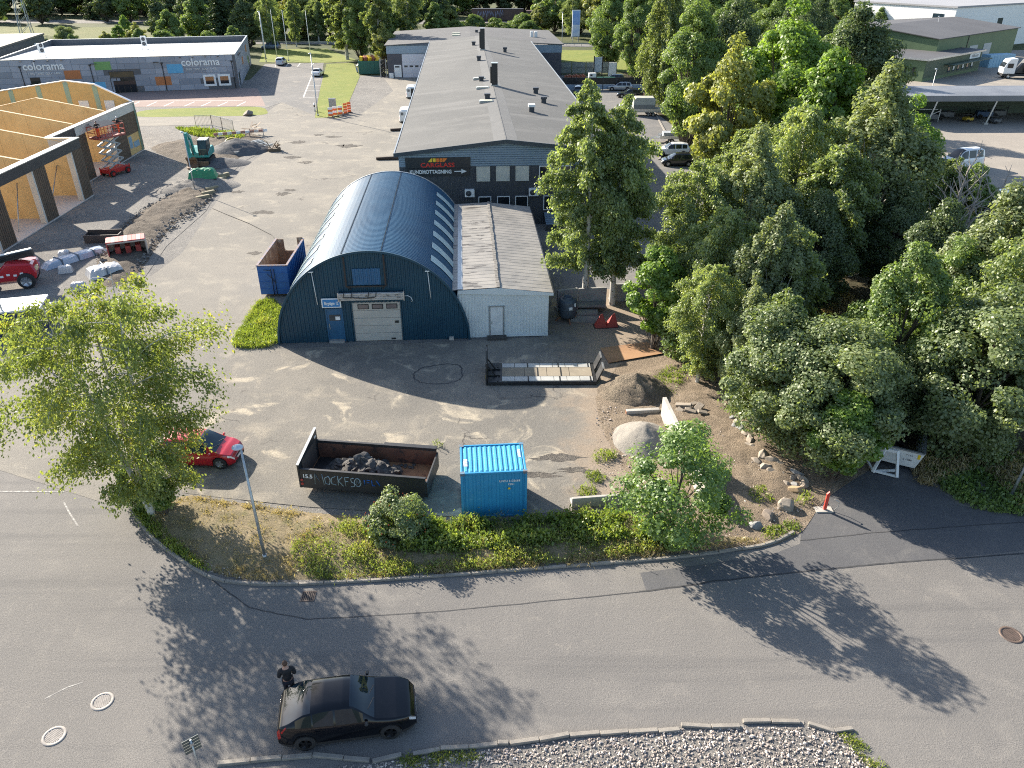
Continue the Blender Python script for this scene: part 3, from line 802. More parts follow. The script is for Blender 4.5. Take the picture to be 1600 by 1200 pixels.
for s in (-1, 1):
    mb = MB(); mb.extr([(0,-.35,ORZ+.02),(s*(OX+.35),-.35,OE-.02),(s*(OX+.35),-.35,OE+.12),(0,-.35,ORZ+.16)], (0,OL+.6,0)); mb.build('roof_slope', ORF, off)
    mb = MB(); mb.extr([(0,-.42,ORZ-.12),(s*(OX+.4),-.42,OE-.16),(s*(OX+.4),-.42,OE+.19),(0,-.42,ORZ+.23)], (0,.065,0)); mb.build('verge_trim', TRIMD, off)
    mb = MB(); mb.box(s*(OX+.36)-.05,-.35,OE-.08,s*(OX+.36)+.05,OL+.2,OE+.17); mb.build('eaves_gutter', STEEL, off)
    mb = MB(); zz = lambda x: ORZ+.166-(ORZ-OE+.04)*x/(OX+.35); mb.add([(0,-.34,zz(0)),(s*1.1,-.34,zz(1.1)),(s*1.1,OL+.2,zz(1.1)),(0,OL+.2,zz(0))], [(0,1,2,3) if s > 0 else (3,2,1,0)]); mb.build('ridge_strip', ORF2, off)
MB().box(-.06,-.3,ORZ+.16,.06,OL+.2,ORZ+.19).build('ridge_cap', ORF2, off)
SGN = M('black_sign_board', (.022,.023,.027), (.026,.027,.03), 1, .4)
REDL = M('sign_red', (.62,.03,.02), (.58,.03,.02), 2, .45); YEL = M('sign_yellow', (.8,.55,.03), (.75,.5,.03), 2, .45); SORG = M('sign_orange', (.8,.2,.02), None, 2, .45)
sb = thing('shop_signboard', 'large black signboard with red lettering, yellow and red emblem and a white arrow', 'sign', (-.55,70.9), SR)
MB().box(-9.15,-.14,5.46,-3.25,-.07,6.42).build('sign_face', SGN, sb)
MB().box(-9.05,-.14,4.76,-3.35,-.072,5.42).build('sign_face', SGN, sb)
def slant(x0, x1, z0, z1, k): return [(x0,-.16,z0),(x1,-.16,z0),(x1+k,-.16,z1),(x0+k,-.16,z1)]
mb = MB(); mb.extr([(-7.1,-.16,6.02),(-6.72,-.16,6.02),(-6.72,-.16,6.34),(-6.8,-.16,6.34)], (0,.03,0)); mb.extr([(-6.66,-.16,6.02),(-6.4,-.16,6.02),(-6.4,-.16,6.34),(-6.66,-.16,6.34)], (0,.03,0)); mb.build('emblem_yellow', YEL, sb)
mb = MB()
for i in range(3):
    x = -6.34+i*.3; w = .26; mb.extr([(x,-.16,6.02),(x+w-(.14 if i == 2 else 0),-.16,6.02),(x+w+(.12 if i == 2 else 0),-.16,6.34),(x,-.16,6.34)], (0,.03,0))
mb.build('emblem_red', SORG, sb)
text_mb('CARGLASS', .54, REDL, sb, 'red_lettering', (-6.25,-.15,5.56), sx=1.2, depth=.02, bold=.012)
text_mb('KUNDMOTTAGNING', .46, WHITE, sb, 'white_lettering', (-6.9,-.15,4.98), sx=.86, depth=.02, bold=.012)
mb = MB(); mb.box(-4.75,-.16,5.1,-4.05,-.14,5.19); mb.extr([(-4.1,-.16,4.95),(-3.6,-.16,5.145),(-4.1,-.16,5.34)], (0,.02,0)); mb.build('arrow', WHITE, sb)
BLIND = M('cream_roller_blind', (.56,.54,.47), (.48,.47,.42), 2, .6)
for x in (-2.1,-.3,1.5): window(off, x, 4.17, 1.25, 1.36, -.06, BLIND, BLIND, .06, .05)
for x in (3.65,5.4,7.15,8.7): window(off, x, 4.17, 1.2, 1.36, -.06, WHITE, GLASS, .08, .05)
for x in (-2.0,-.25,1.45,4.1,6.3,8.4): window(off, x, 1.38, 1.2, 1.38, -.06, WHITE, GLASS, .07, .05)
for x in (-3.4, 2.55):
    ac = thing('air_conditioner', 'white wall air conditioner on the charcoal wall %s' % ('nearer the blue hall roof' if x < 0 else 'between the fourth windows of both rows'), 'air conditioner', (-.55,70.9), SR, 'air conditioners on the office front')
    MB().box(x-.45,-.52,2.83,x+.45,-.12,3.53).build('casing', WHITE, ac, .02)
    mb = MB(); mb.lathe([(.02,-.535),(.24,-.535),(.27,-.52)], 16, (x-.1,0,3.18), 'y'); mb.build('fan_grille', DKGREY, ac)
    mb = MB(); mb.bar((x-.4,-.5,2.8),(x-.4,-.05,2.8),.05); mb.bar((x+.4,-.5,2.8),(x+.4,-.05,2.8),.05); mb.build('bracket', STEEL, ac)
cn = thing('entrance_canopy', 'blue grey corrugated canopy low on the charcoal front beyond the shed roof', 'canopy', (-.55,70.9), SR)
mb = MB()
for k in range(6): mb.obox((6.6,-1.9+k*.34,.62+k*.09+.0),(6.0,.3,.06),(radians(14),0,0))
mb.build('roof_sheet', OB, cn); MB().box(3.6,-2.1,0,9.6,-2.02,.5).build('fascia', OW, cn)
# chimneys, vents and rooflights on the roof
def on_roof(x): return ORZ+.1-(ORZ-OE)*abs(x)/OX
FLUE = M('black_flue', (.02,.02,.022), None, 3, .4)
def flue(x, y, h, label, w=.75):
    t = thing('chimney', label, 'chimney', (-.55,70.9), SR, 'tall black chimneys on the grey roof'); z = on_roof(x)
    MB().box(x-w/2,y-w/2,z-.1,x+w/2,y+w/2,z+h).build('stack', FLUE, t); MB().box(x-w*.72,y-w/2+.1,z+.4,x-w/2-.003,y+w/2-.1,z+h*.86).build('side_pipe', FLUE, t)
    MB().box(x-w*.55,y-w*.55,z+h,x+w*.55,y+w*.55,z+h+.08).build('cap', ALU, t); MB().box(x-w*.6,y-w*.6,z-.12,x+w*.6,y+w*.6,z+.22).build('flashing', STEEL, t)
flue(.25, 31.5, 2.7, 'tall black chimney by the ridge nearest the middle of the grey roof')
flue(-.2, 71, 3.4, 'tall black chimney by the ridge at the far end of the grey roof')
ventlab = ['on the left slope beside the nearest rooflight','on the left slope behind the second rooflight','on the left slope between the two black chimneys','at the far end of the ridge beside the far chimney','with white cap, nearest on the right slope','on the right slope, second from the front','on the right slope, third from the front','on the right slope at the far end']
vents = [(-.95,22.5,.62),(-1.3,36.5,.62),(-1.15,57.5,.75),(-1.6,80,.7),(3.6,15.5,.85),(5.55,22.2,.75),(5.2,28.8,.75),(3.6,71,.85)]
for i, (x, y, h) in enumerate(vents):
    t = thing('roof_vent', 'small grey roof vent box ' + ventlab[i], 'roof vent', (-.55,70.9), SR, 'vent boxes on the grey roof'); z = on_roof(x)
    MB().box(x-.28,y-.28,z-.1,x+.28,y+.28,z+h*.7).build('duct', DKGREY, t); MB().box(x-.36,y-.36,z+h*.7,x+.36,y+.36,z+h).build('hood', WHITE if i == 4 else DKGREY, t)
DOME = M('yellowed_rooflight', (.62,.6,.45), (.55,.52,.38), 3, .3)
for i, (x, y) in enumerate(((-1.15,20.3),(-1.3,30.2),(-1.55,38.2))):
    t = thing('rooflight', 'flat yellowed rooflight on the left slope, %s' % ('nearest of the three','middle one of the three','farthest of the three')[i], 'rooflight', (-.55,70.9), SR, 'yellowed rooflights on the grey roof'); z = on_roof(x)
    MB().box(x-.8,y-.5,z-.1,x+.8,y+.5,z+.2).build('kerb_frame', STEEL, t); MB().box(x-.72,y-.42,z+.2,x+.72,y+.42,z+.27).build('dome', DOME, t, .03)

# ---------------------------------------------------------------- building across the far end
bk = thing('rear_workshop', 'wide dark grey workshop with white roller door behind the long office building', 'workshop', (-25.3,167.2), SR)
BW, BD = 35.5, 30
mb = MB(); mb.box(0,0,0,BW,.2,4.5); mb.box(0,.2,0,.2,BD,4.5); mb.box(BW-.2,.2,0,BW,BD,4.5); mb.build('wall', M('slate_wall', (.075,.075,.09), (.06,.06,.075), .2, .6), bk)
mb = MB(); mb.box(-.05,-.06,4.5,BW+.05,.2,6.0); mb.box(BW-.2,.2,4.5,BW+.05,BD,6.0); mb.box(-.05,.2,4.5,.2,BD,6.0); mb.build('upper_band', OB, bk)
BRF = ground_mat('far_felt_roof', (.115,.115,.115), (.095,.095,.098), (.14,.138,.135), .08, .5, 8, .08, .85, .2)
for s in (-1, 1):
    xm = BW*.48
    xe = -.4 if s < 0 else BW+.4
    mb = MB(); mb.extr([(xm,-.3,6.9),(xe,-.3,5.95),(xe,-.3,6.1),(xm,-.3,7.05)], (0,BD+.6,0)); mb.build('roof_slope', BRF, bk)
gw = MB().box(3.0,-.06,0,7.6,-.003,4.4).build('garage_door', M('pale_lilac_door', (.6,.6,.65), (.55,.55,.6), .6, .45), bk)
for k in range(4): MB().box(3.35+k*1.1,-.085,1.95,3.35+k*1.1+.7,-.063,2.3).build('door_window', GLASS_B, gw)
for k in range(1, 6): MB().box(3.0,-.068,k*.73,7.6,-.061,k*.73+.03).build('door_panel', STEEL, gw)
dw = MB().box(1.3,-.06,.05,2.75,-.003,2.4).build('door', WHITE, bk); MB().box(1.5,-.075,1.9,2.4,-.062,2.2).build('notice', DKGREY, dw)
MB().box(.25,-.5,0,1.1,-.01,.9).build('meter_box', WHITE, bk)
for x, y in ((14,10),(14,14)):
    z = 6.1+.95*(x/(BW*.48))
    MB().box(x-.8,y-.5,z,x+.8,y+.5,z+.2).build('rooflight', DOME, bk)
for x, y in ((18.5,16),(30.3,12),(31.2,11.5)): MB().box(x-.3,y-.3,6.2,x+.3,y+.3,7.5).build('roof_vent', DKGREY if x < 20 else WHITE, bk)

# ---------------------------------------------------------------- grey paint shop
PG = M('grey_panel_wall', (.27,.295,.345), (.235,.26,.31), .12, .55, c3=(.32,.345,.385), s3=.5)
PGD = M('dark_grey_panel', (.09,.1,.115), None, 1, .5)
MEMB = M('white_roof_membrane', (.62,.62,.61), (.52,.52,.515), .06, .28, 0, .15, .4)
ps = thing('paint_shop', 'long low grey panelled shop with white roof, coloured square panels and white lettering', 'shop', (-51.39, 153.24), atan2(1,-.235)-pi/2)
PL, PD, PH = 40.5, 36.5, 5.9
# local x runs from the right front corner (0) to the left (-PL); front faces -y
mb = MB(); mb.box(-PL,0,0,0,.3,PH-.02); mb.box(-.3,.3,0,0,PD,PH-.02); mb.box(-PL,.3,0,-PL+.3,PD,PH-.02); mb.box(-PL+.3,PD-.3,0,-.3,PD,PH-.02); mb.build('wall', PGD, ps)
r = random.Random(4)
tones = [PG, M('grey_panel_light', (.31,.335,.385), (.28,.305,.355), .3, .55), M('grey_panel_dark', (.225,.248,.29), (.2,.222,.265), .3, .55)]
COLP = {(7,3):('orange',(.4,.13,.03)),(14,4):('green',(.13,.3,.07)),(12,1):('blue',(.08,.35,.6)),(27,3):('blue',(.08,.35,.6)),(24,1):('orange',(.4,.13,.03))}
pm = {}
cellw = 1.25
ncol = int(PL/cellw)
skip_fn = lambda x, z: (18.2 < x < 22.6 and z < 3.7) or (34.2 < x < 39.8 and z < 2.3) or (13.6-6 < x < 10.9 and z < 2.2) or (5.2 < x < 6.9 and 1.4 < z < 3.0)
for row in range(6):
    z0 = .05+row*.97; c = 0
    while c < ncol:
        span = r.choice((1,2,2,3)); span = min(span, ncol-c)
        x0, x1 = c*cellw, (c+span)*cellw
        if not skip_fn((x0+x1)/2, z0+.5):
            MB().box(-PL+x0+.02,-.05,z0+.015,-PL+x1-.02,-.003,z0+.955).build('wall_panel', r.choice(tones), ps)
        c += span
for row in range(6):
    for k in range(9):
        z0 = .05+row*.97; y0 = k*4.0
        MB().box(.003,y0+.05,z0+.015,.05,y0+3.97,z0+.955).build('wall_panel', r.choice(tones[:2]), ps)
for x, z, w, h, nm, c in ((12.3,2.5,2.7,1.5,'orange',(.42,.15,.05)),(17.6,3.9,2.7,1.4,'green',(.15,.31,.1)),(16,.5,2.7,1.4,'blue',(.1,.36,.58)),(29.7,3.0,2.7,1.55,'blue',(.1,.36,.58)),(27.3,1.0,2.7,1.5,'orange',(.42,.15,.05))):
    MB().box(-PL+x-w/2,-.075,z,-PL+x+w/2,-.052,z+h).build(nm+'_panel', M('panel_'+nm, c, tuple(q*.9 for q in c), .6, .55), ps)
for y, z, nm, c in ((13,2.6,'orange',(.42,.15,.05)),(25,3.6,'orange',(.42,.15,.05)),(27,1.2,'green',(.15,.31,.1))):
    MB().box(.052,y,z,.075,y+2.6,z+1.4).build(nm+'_panel', M('panel_'+nm, c), ps)
# parapet and roof
mb = MB()
mb.box(-PL-.05,-.06,PH,0.06,.28,PH+.08); mb.box(-PL-.05,PD-.28,PH,.06,PD+.05,PH+.08); mb.box(-.22,.28,PH,.06,PD-.28,PH+.08); mb.box(-PL-.05,.28,PH,-PL+.25,PD-.28,PH+.08)
mb.build('parapet_cap', ALU, ps)
mb = MB(); mb.quad((-PL+.3,.3,5.78),(-.3,.3,5.78),(-.3,PD-6,5.15),(-PL+.3,PD-6,5.15)); mb.quad((-PL+.3,PD-6,5.15),(-.3,PD-6,5.15),(-.3,PD-.3,4.7),(-PL+.3,PD-.3,4.7)); mb.build('roof', MEMB, ps)
mb = MB()
for k in range(1, 27): mb.bar((-PL+k*1.5,.4,5.795),(-PL+k*1.5,PD-6,5.165),.04,.02)
mb.build('roof_seam', MEMB, ps)
for x in (33.7, 7.3):
    text_mb('colorama', 1.75, WHITE, ps, 'white_lettering', (-PL+x+.6,-.14,4.25), sx=1.02, depth=.06, bold=.03)
    text_mb('FÄRG  TAPET  GOLV  KAKEL', .5, WHITE, ps, 'small_lettering', (-PL+x+.6,-.1,3.45), sx=.86, depth=.03)
    for k in range(4): MB().box(-PL+x-2.9+k*2.2,-.6,5.62,-PL+x-2.6+k*2.2,-.35,5.78).build('spotlight', BLACKM, ps)
for k in range(5): MB().box(.2,3+k*1.0,5.4,.5,3.25+k*1.0,5.6).build('spotlight', BLACKM, ps)
mb = MB(); mb.box(-PL+18.3,.03,0,-PL+22.5,.05,3.6)
eo = MB().box(-PL+18.3,-.04,0,-PL+22.5,-.003,3.6).build('entrance', GLASS, ps)
for k in range(5): MB().box(-PL+18.3+k*1.03,-.09,0,-PL+18.4+k*1.03,-.043,2.5).build('door_post', BLACKM, eo)
MB().box(-PL+18.3,-.1,2.45,-PL+22.5,-.043,2.6).build('transom', BLACKM, eo)
MB().box(-PL+18.4,-.06,2.62,-PL+22.4,-.043,3.5).build('fanlight', M('bronze_glass', (.1,.075,.04), (.05,.045,.03), 1, .1), eo)
for x in (35.4, 38.0):
    window(ps, -PL+x, .6, 2.2, 2.0, -.06, WHITE, GLASS, .35, .08)
    MB().box(-PL+x-.75,-.12,1.55,-PL+x+.75,-.095,2.25).build('poster', M('orange_poster', (.4,.18,.07), None, 1, .6), ps)
MB().box(.003,1.2,.2,.09,3.6,2.6).build('side_window', GLASS_B, ps)
MB().box(.003,29,.1,.09,31,2.3).build('side_door', PGD, ps)
window(ps, -PL+6.0, 1.5, 1.6, 1.5, -.06, BLACKM, GLASS, .08, .06)
MB().box(-PL+8.0,-.06,0,-PL+10.8,-.004,2.6).build('loading_door', M('pale_grey_door', (.3,.32,.35), None, 1, .5), ps)
MB().box(-PL+5.2,-.06,.1,-PL+7.2,-.004,1.2).build('vent_grille', DKGREY, ps)
for x in (4.1, 15.5, 27.6, 39.8):
    mb = MB(); mb.tube([(-PL+x,-.14,4.7),(-PL+x,-.14,.1)], .07, 6); mb.obox((-PL+x,-.16,4.8),(.35,.25,.22)); mb.build('downpipe', BLACKM, ps)
for x in (16.1, 26.7): MB().obox((-PL+x,-.3,5.0),(.9,.3,.08)).build('lamp_arm', DKGREY, ps)
def roof_unit(loc, lab, rz, hgt=1.9):
    t = thing('air_conditioner', lab, 'air conditioner', loc, rz)
    MB().box(-.5,-.22,.5,.5,.22,.5+hgt).build('casing', WHITE, t, .02)
    for k in range(2):
        mb = MB(); mb.lathe([(.05,-.24),(.33,-.24),(.36,-.225)], 14, (0,0,1.0+k*.85), 'y'); mb.build('fan_grille', DKGREY, t)
    for x in (-.55,.55): MB().bar((x,-.5,.02),(x,.5,.02),.08).bar((x*.95,0,.02),(x*.8,0,.5),.06).build('stand', STEEL, t)
roof_unit((-73.5,166.5,5.45), 'white twin fan air conditioner on a stand in the middle of the white shop roof', .2)
roof_unit((-86.5,152.5,5.7), 'grey backed air conditioner near the left end of the white shop roof', 1.0, 1.7)
# low dark building at the left edge
lb = thing('dark_warehouse', 'dark grey warehouse with flat brown roof cut by the left picture edge', 'warehouse', (-96,150), .23)
mb = MB(); mb.box(-40,0,0,0,38,6.3); mb.build('wall', PGD, lb); MB().box(-40.2,-.2,6.3,.2,38.2,6.6).build('roof', M('brown_roof', (.2,.18,.15), (.16,.15,.13), .1, .8), lb)
MB().box(-1.2,30,4.6,.05,31.5,5.2).build('light_box', WHITE, lb)

# ---------------------------------------------------------------- timber building under construction
OSB = M('osb_board', (.6,.4,.16), (.52,.34,.13), .5, .7, c3=(.42,.27,.1), s3=1.2, lo3=.58, hi3=.75)
TAPE = M('blue_green_tape', (.25,.36,.3), (.3,.38,.25), 1.0, .6)
BATT = M('dark_stained_batten', (.12,.08,.05), (.09,.06,.04), 2, .7, aniso=(1,1,.2))
WHF = M('white_fascia', (.52,.49,.44), (.46,.44,.4), .5, .6)
BLF = M('black_fascia', (.02,.023,.028), (.028,.03,.036), .6, .5)
SLABC = M('pink_grey_slab', (.5,.44,.39), (.45,.4,.36), .3, .85)
tb = thing('timber_building', 'roofless timber building under construction with raw plywood bays and dark battened piers', 'building', (0,0,0), 0)
tb.location = (-44.3,66,0)
tb.rotation_euler = (0,0,.03)
# local: +x outwards (towards the street), +y along the front away from the camera
WH = 6.0
FY0, FY1, BKX, RY1 = -16, 14.8, -22, 36.0     # front part, recess, back line, far end
SET = -2.9                                      # set back of the far part
MB().box(BKX,FY0,.02,.25,FY1,.1).build('floor_slab', SLABC, tb)
MB().box(BKX,FY1,.02,SET+.25,RY1,.1).build('floor_slab', SLABC, tb)
def plywall(x0, y0, x1, y1, h0=.1, h1=5.6, t=.18, mat=None, name='wall_panel', seams=True):
    """one partition, built of board panels 2.4 m wide"""
    L = hypot(x1-x0, y1-y0); n = max(1, int(round(L/2.4))); dx, dy = (x1-x0)/L, (y1-y0)/L
    for i in range(n):
        a = L*i/n+.008; b = L*(i+1)/n-.008
        cx, cy = x0+dx*(a+b)/2, y0+dy*(a+b)/2
        MB().obox((cx,cy,(h0+h1)/2),(b-a,t,h1-h0),(0,0,atan2(dy,dx))).build(name, mat or PLY, tb)
    MB().obox(((x0+x1)/2,(y0+y1)/2,h1+.03),(L,t+.1,.06),(0,0,atan2(dy,dx))).build('wall_plate', M('pale_timber', (.6,.45,.25), (.52,.38,.2), 1, .7), tb)
def ztop(x): return 5.35 + .2*(-x if x > -11 else 22+x)
def gwall(x0, x1, y, t=.18):
    """a partition whose top follows the pitch of the missing roof, in board panels 2.4 m wide"""
    xs = [x0]
    while xs[-1] - 2.4 > x1 + .3: xs.append(xs[-1]-2.4)
    xs.append(x1)
    for a, b in zip(xs[:-1], xs[1:]):
        a -= .008; b += .008
        pts = [(a,y-t/2,.1),(b,y-t/2,.1),(b,y-t/2,ztop(b)),(a,y-t/2,ztop(a))]
        if b < -11 < a: pts.insert(3, (-11,y-t/2,ztop(-11)))
        MB().extr(pts, (0,t,0)).build('wall_panel', PLY, tb)
    mb = MB()
    for a, b in ((x0,-11),(-11,x1)): mb.bar((a,y,ztop(a)+.03),(b,y,ztop(b)+.03),t+.1,.06)
    mb.build('wall_plate', M('pale_timber', (.6,.45,.25), (.52,.38,.2), 1, .7), tb)
for y in (-8.8, -1.2, 6.6): gwall(-.6, BKX, y)
gwall(-.45, BKX, FY1-.15)
for y in (21.5, 29.5): gwall(SET-.6, BKX, y)
for k in range(21): MB().box(BKX-.2,FY0+k*2.475+.01,.1,BKX,FY0+(k+1)*2.475-.01,5.35).build('wall_panel', PLY, tb)
# far gable wall with taped joints and white windows
GZ = lambda x: 6.0+.5*(-2.9-x) if x > -7 else (8.05+.12*(-7-x) if x > -10.5 else 8.47-.14*(-10.5-x))
xs = [SET, -7.0, -10.5, -14, -17.5, BKX]
for i in range(len(xs)-1):
    a, b = xs[i]-.18, xs[i+1]+.18
    MB().extr([(a,RY1,.1),(b,RY1,.1),(b,RY1,GZ(b)),(a,RY1,GZ(a))], (0,.2,0)).build('wall_panel', OSB, tb)
for x in xs:
    MB().extr([(x-.3,RY1-.03,.1),(x+.3,RY1-.03,.1),(x+.3,RY1-.03,GZ(x+.3)-.05),(x-.3,RY1-.03,GZ(x-.3)-.05)], (0,.028,0)).build('taped_joint', TAPE, tb)
for i in range(len(xs)-1):
    mb = MB(); mb.bar((xs[i],RY1+.1,GZ(xs[i])+.08),(xs[i+1],RY1+.1,GZ(xs[i+1])+.08),.45,.12); mb.build('verge_cap', ALU, tb)
WPANE = M('white_film_window', (.62,.66,.7), (.55,.6,.65), 2, .3)
for x in (-5.6,-8.8,-12.3,-15.8):
    window(tb, x, 4.7, 1.2, 1.5, RY1-.04, WHITE, WPANE, .08, .05)
for x in (-4.0,): MB().box(x-.35,RY1-.035,3.6,x+.35,RY1-.008,5.2).build('taped_patch', M('blue_tape', (.2,.33,.42), None, 2, .6), tb)
# front facade: battened piers, pale jambs, fascias
def pier(x, y0, y1, z1, z0=.12):
    n = max(2, int((y1-y0)/.28)); p = (y1-y0)/n
    MB().box(x-.3,y0,z0,x-.05,y1,z1).build('pier', BATT, tb)
    for i in range(n):
        MB().box(x-.047,y0+i*p+.03,z0,x+.03,y0+(i+1)*p-.03,z1).build('batten', BATT, tb)
def jamb(x, y, z1): MB().box(x-.5,y-.12,.12,x+.02,y+.12,z1).build('jamb', WHF, tb)
for y0, y1 in ((-10.2,-8.0),(-2.6,-.3),(5.2,7.4),(12.9,14.9)):
    pier(.1, y0, y1, 5.0)
    jamb(.1, y0-.13, 5.0)
MB().box(-.35,FY0,5.0,.16,FY1+.1,5.95).build('fascia', BLF, tb, .01)
MB().box(-.45,FY0,5.95,.22,FY1+.15,6.03).build('fascia_cap', ALU, tb)
MB().box(SET+.02,FY1-.25,5.0,-.36,FY1+.1,5.93).build('fascia', WHF, tb)
MB().box(SET-.25,FY1-.3,5.95,-.46,FY1+.15,6.03).build('fascia_cap', ALU, tb)
for y0, y1 in ((20.4,22.4),(28.9,32.4)):
    pier(SET+.1, y0, y1, 5.0)
    jamb(SET+.1, y0-.13, 5.0)
pier(SET+.1, 32.45, 36.1, 5.0, 2.5)
MB().box(SET-.1,32.5,.12,SET+.05,36.1,2.48).build('wall_panel', OSB, tb)
for a, b, c, d in ((32.7,33.6,.9,2.3),(33.9,35.6,.8,1.5)): MB().box(SET+.052,a,c,SET+.07,b,d).build('taped_patch', M('blue_tape', (.2,.33,.42)), tb)
MB().box(SET-.1,36.1,.12,SET+.2,36.4,5.0).build('pier', BATT, tb)
MB().box(SET-.35,FY1+.1,5.0,SET+.16,20.2,5.95).build('fascia', BLF, tb)
MB().box(SET-.35,20.2,5.0,SET+.16,36.45,5.95).build('fascia', WHF, tb)
MB().box(SET-.45,FY1+.15,5.95,SET+.22,36.55,6.03).build('fascia_cap', ALU, tb)
for p0, p1 in (((-1.5,-5,.1),(-2.2,-8.4,3.4)),((-1.2,2.4,.1),(-2.3,6.3,3.6)),((-2.6,1.2,.1),(-4.6,3.0,.2)),((-2.2,10.5,.1),(-2.6,14.5,3.3)),((-6.2,25,.1),(-6.8,29.2,3.4)),((-1.8,-3.6,.15),(-4.2,-2.6,.15)),((-6,18,.1),(-6.4,21,3))):
    MB().tube([p0,p1], .05, 5).build('raking_prop', STEEL, tb)
for y0, y1 in ((7.6,12.8),(-.2,5.1)): MB().box(-6,y0+.3,.11,-5.9,y1-.3,1.0).build('wall_panel', M('green_grey_board', (.32,.36,.22), None, 2, .7), tb)

# ---------------------------------------------------------------- green works buildings on the right
GRN = M('moss_green_cladding', (.095,.15,.075), (.08,.13,.065), .3, .55)
GRD = M('dark_green_cladding', (.055,.085,.055), (.045,.07,.046), .3, .55)
GRF = M('slate_grey_roof', (.085,.085,.09), (.07,.07,.075), .1, .8)
gb = thing('green_office', 'low moss green office with dark grey roof and small white sign', 'office', (81.13, 161.27), .70)
mb = MB(); mb.box(-.1,0,0,26,.2,4.0); mb.box(-.1,.2,0,.1,12,4.0); mb.box(25.8,.2,0,26,12,4.0); mb.box(-.1,11.8,0,26,12,4.0)
mb.build('wall', GRN, gb)
for k in range(16): MB().box(.0,-.04,.1+k*.245,26,-.003,.1+k*.245+.2).build('cladding_board', GRD if k > 1 else GRN, gb)
MB().box(-.5,-.5,4.0,26.4,12.4,4.2).build('roof', GRF, gb); MB().box(-.55,-.56,3.88,26.45,-.5,4.22).build('roof_trim', ALU, gb)
MB().box(-.56,-.5,3.9,-.5,12.4,4.23).build('roof_trim', ALU, gb)
for k in range(5):
    y = 1.6+k*1.9
    MB().box(-.16,y,.95,-.103,y+1.0,2.5).build('window', GLASS, gb)
for k in range(6):
    x = 10.5+k*2.2
    fo = MB().box(x,-.1,.9,x+1.1,-.045,2.1).build('window', GLASS_B, gb); MB().box(x+.1,-.12,1.2,x+.8,-.102,1.9).build('notice', WHITE if k % 2 else M('peach_notice', (.6,.4,.28)), fo)
MB().box(8.5,-2.0,2.45,27,-.1,2.6).build('porch_roof', GRD, gb)
MB().box(19.8,-.16,2.75,24.8,-.05,3.75).build('sign_face', WHITE, gb)
text_mb('ohlssons', .95, DKGREY, gb, 'lettering', (22.3,-.17,2.98), depth=.01, sx=1.0)
g2 = thing('green_workshop', 'tall moss green workshop with wide grey roof and roller doors', 'workshop', (89,174), .70)
mb = MB(); mb.box(0,0,0,42,.2,6.5); mb.box(0,.2,0,.2,30,6.5); mb.build('wall', GRN, g2)
mb = MB(); mb.extr([(-.4,-.4,6.5),(42.4,-.4,6.5),(42.4,15,8.0),(-.4,15,8.0)], (0,0,.15)); mb.extr([(-.4,15,8.0),(42.4,15,8.0),(42.4,30.4,6.5),(-.4,30.4,6.5)], (0,0,.15)); mb.build('roof', GRF, g2)
mb = MB(); mb.add([(0.1,0,6.5),(.1,15,8),(.1,30,6.5)],[(0,1,2)]); mb.build('gable', GRN, g2)
for x, m_ in ((9,GLASS),(16.5,WHITE),(24,WHITE)):
    MB().box(x,-.08,.1,x+4.2,-.003,4.2).build('roller_door', m_ if m_ is GLASS else M('grey_roller_door', (.4,.42,.42), (.34,.36,.36), 1, .5, aniso=(.1,1,6)), g2)
MB().box(14.6,-.1,0,14.9,-.003,6.4).build('downpipe', BLACKM, g2)
wb = thing('white_warehouse', 'tall white warehouse with pale grey roof at the upper right corner', 'warehouse', (112,214), .55)
mb = MB(); mb.box(0,0,0,60,.3,10); mb.box(0,.3,0,.3,30,10); mb.build('wall', WHITE, wb); MB().box(-.3,-.3,10,60.3,30.3,10.4).build('roof', M('pale_grey_roof', (.3,.3,.31), (.27,.27,.28), .1, .7), wb)
MB().box(20,-.06,4.5,22.4,-.003,7).build('window', GLASS_B, wb)
for z in (2.5,6.5): MB().box(-.06,3,z,-.003,6,z+2).build('window', GLASS_B, wb)
for z in range(9): 
    MB().box(0.02,-.03,.6+z*1.05,60,-.003,.6+z*1.05+1.0).build('wall_panel', WHITE, wb)
w2 = thing('white_cabin', 'white site cabin with a framed window behind the dark oak', 'cabin', (86,205), .5, 'white cabins behind the oak')
mb = MB(); mb.box(-9,0,0,6,6,5.4); mb.build('wall', WHITE, w2); window(w2, 2.5, 1.8, 2.2, 2.6, 0, BLACKM, WPANE, .12, .06); MB().box(-9.2,-.2,5.4,6.2,6.2,5.6).build('roof', ALU, w2)
w3 = thing('white_cabin', 'second white cabin standing right of the framed window cabin', 'cabin', (95.5,213), .5, 'white cabins behind the oak')
mb = MB(); mb.box(-3,0,0,5,6,5.6); mb.build('wall', WHITE, w3); MB().box(-3.2,-.2,5.6,5.2,6.2,5.8).build('roof', ALU, w3); MB().box(2,-.05,.5,4,-.003,1.6).build('vent_grille', DKGREY, w3)
# open machine shelter
ms = thing('machine_shelter', 'long open fronted machine shelter with flat grey roof on steel posts', 'shelter', (57.5,118.5), .02)
MB().box(0,0,3.9,40,9.5,4.1).build('roof', M('worn_grey_roof', (.17,.18,.2), (.12,.13,.15), .2, .6), ms)
MB().box(-.1,-.2,3.35,40,-.003,4.15).build('fascia', M('steel_fascia', (.16,.17,.185), (.13,.14,.155), .3, .5), ms)
MB().box(0,9.3,0,40,9.5,3.9).build('rear_wall', GRD, ms); MB().box(-.1,.3,0,0,9.3,3.9).build('side_wall', GRD, ms)
for x in (4.6, 13.5, 23): 
    mb = MB(); mb.bar((x,.3,0),(x+.9,.3,3.9),.22); mb.build('post', STEEL, ms); MB().box(x-.3,0,0,x+.3,.6,.25).build('post_foot', CONCRETE, ms)


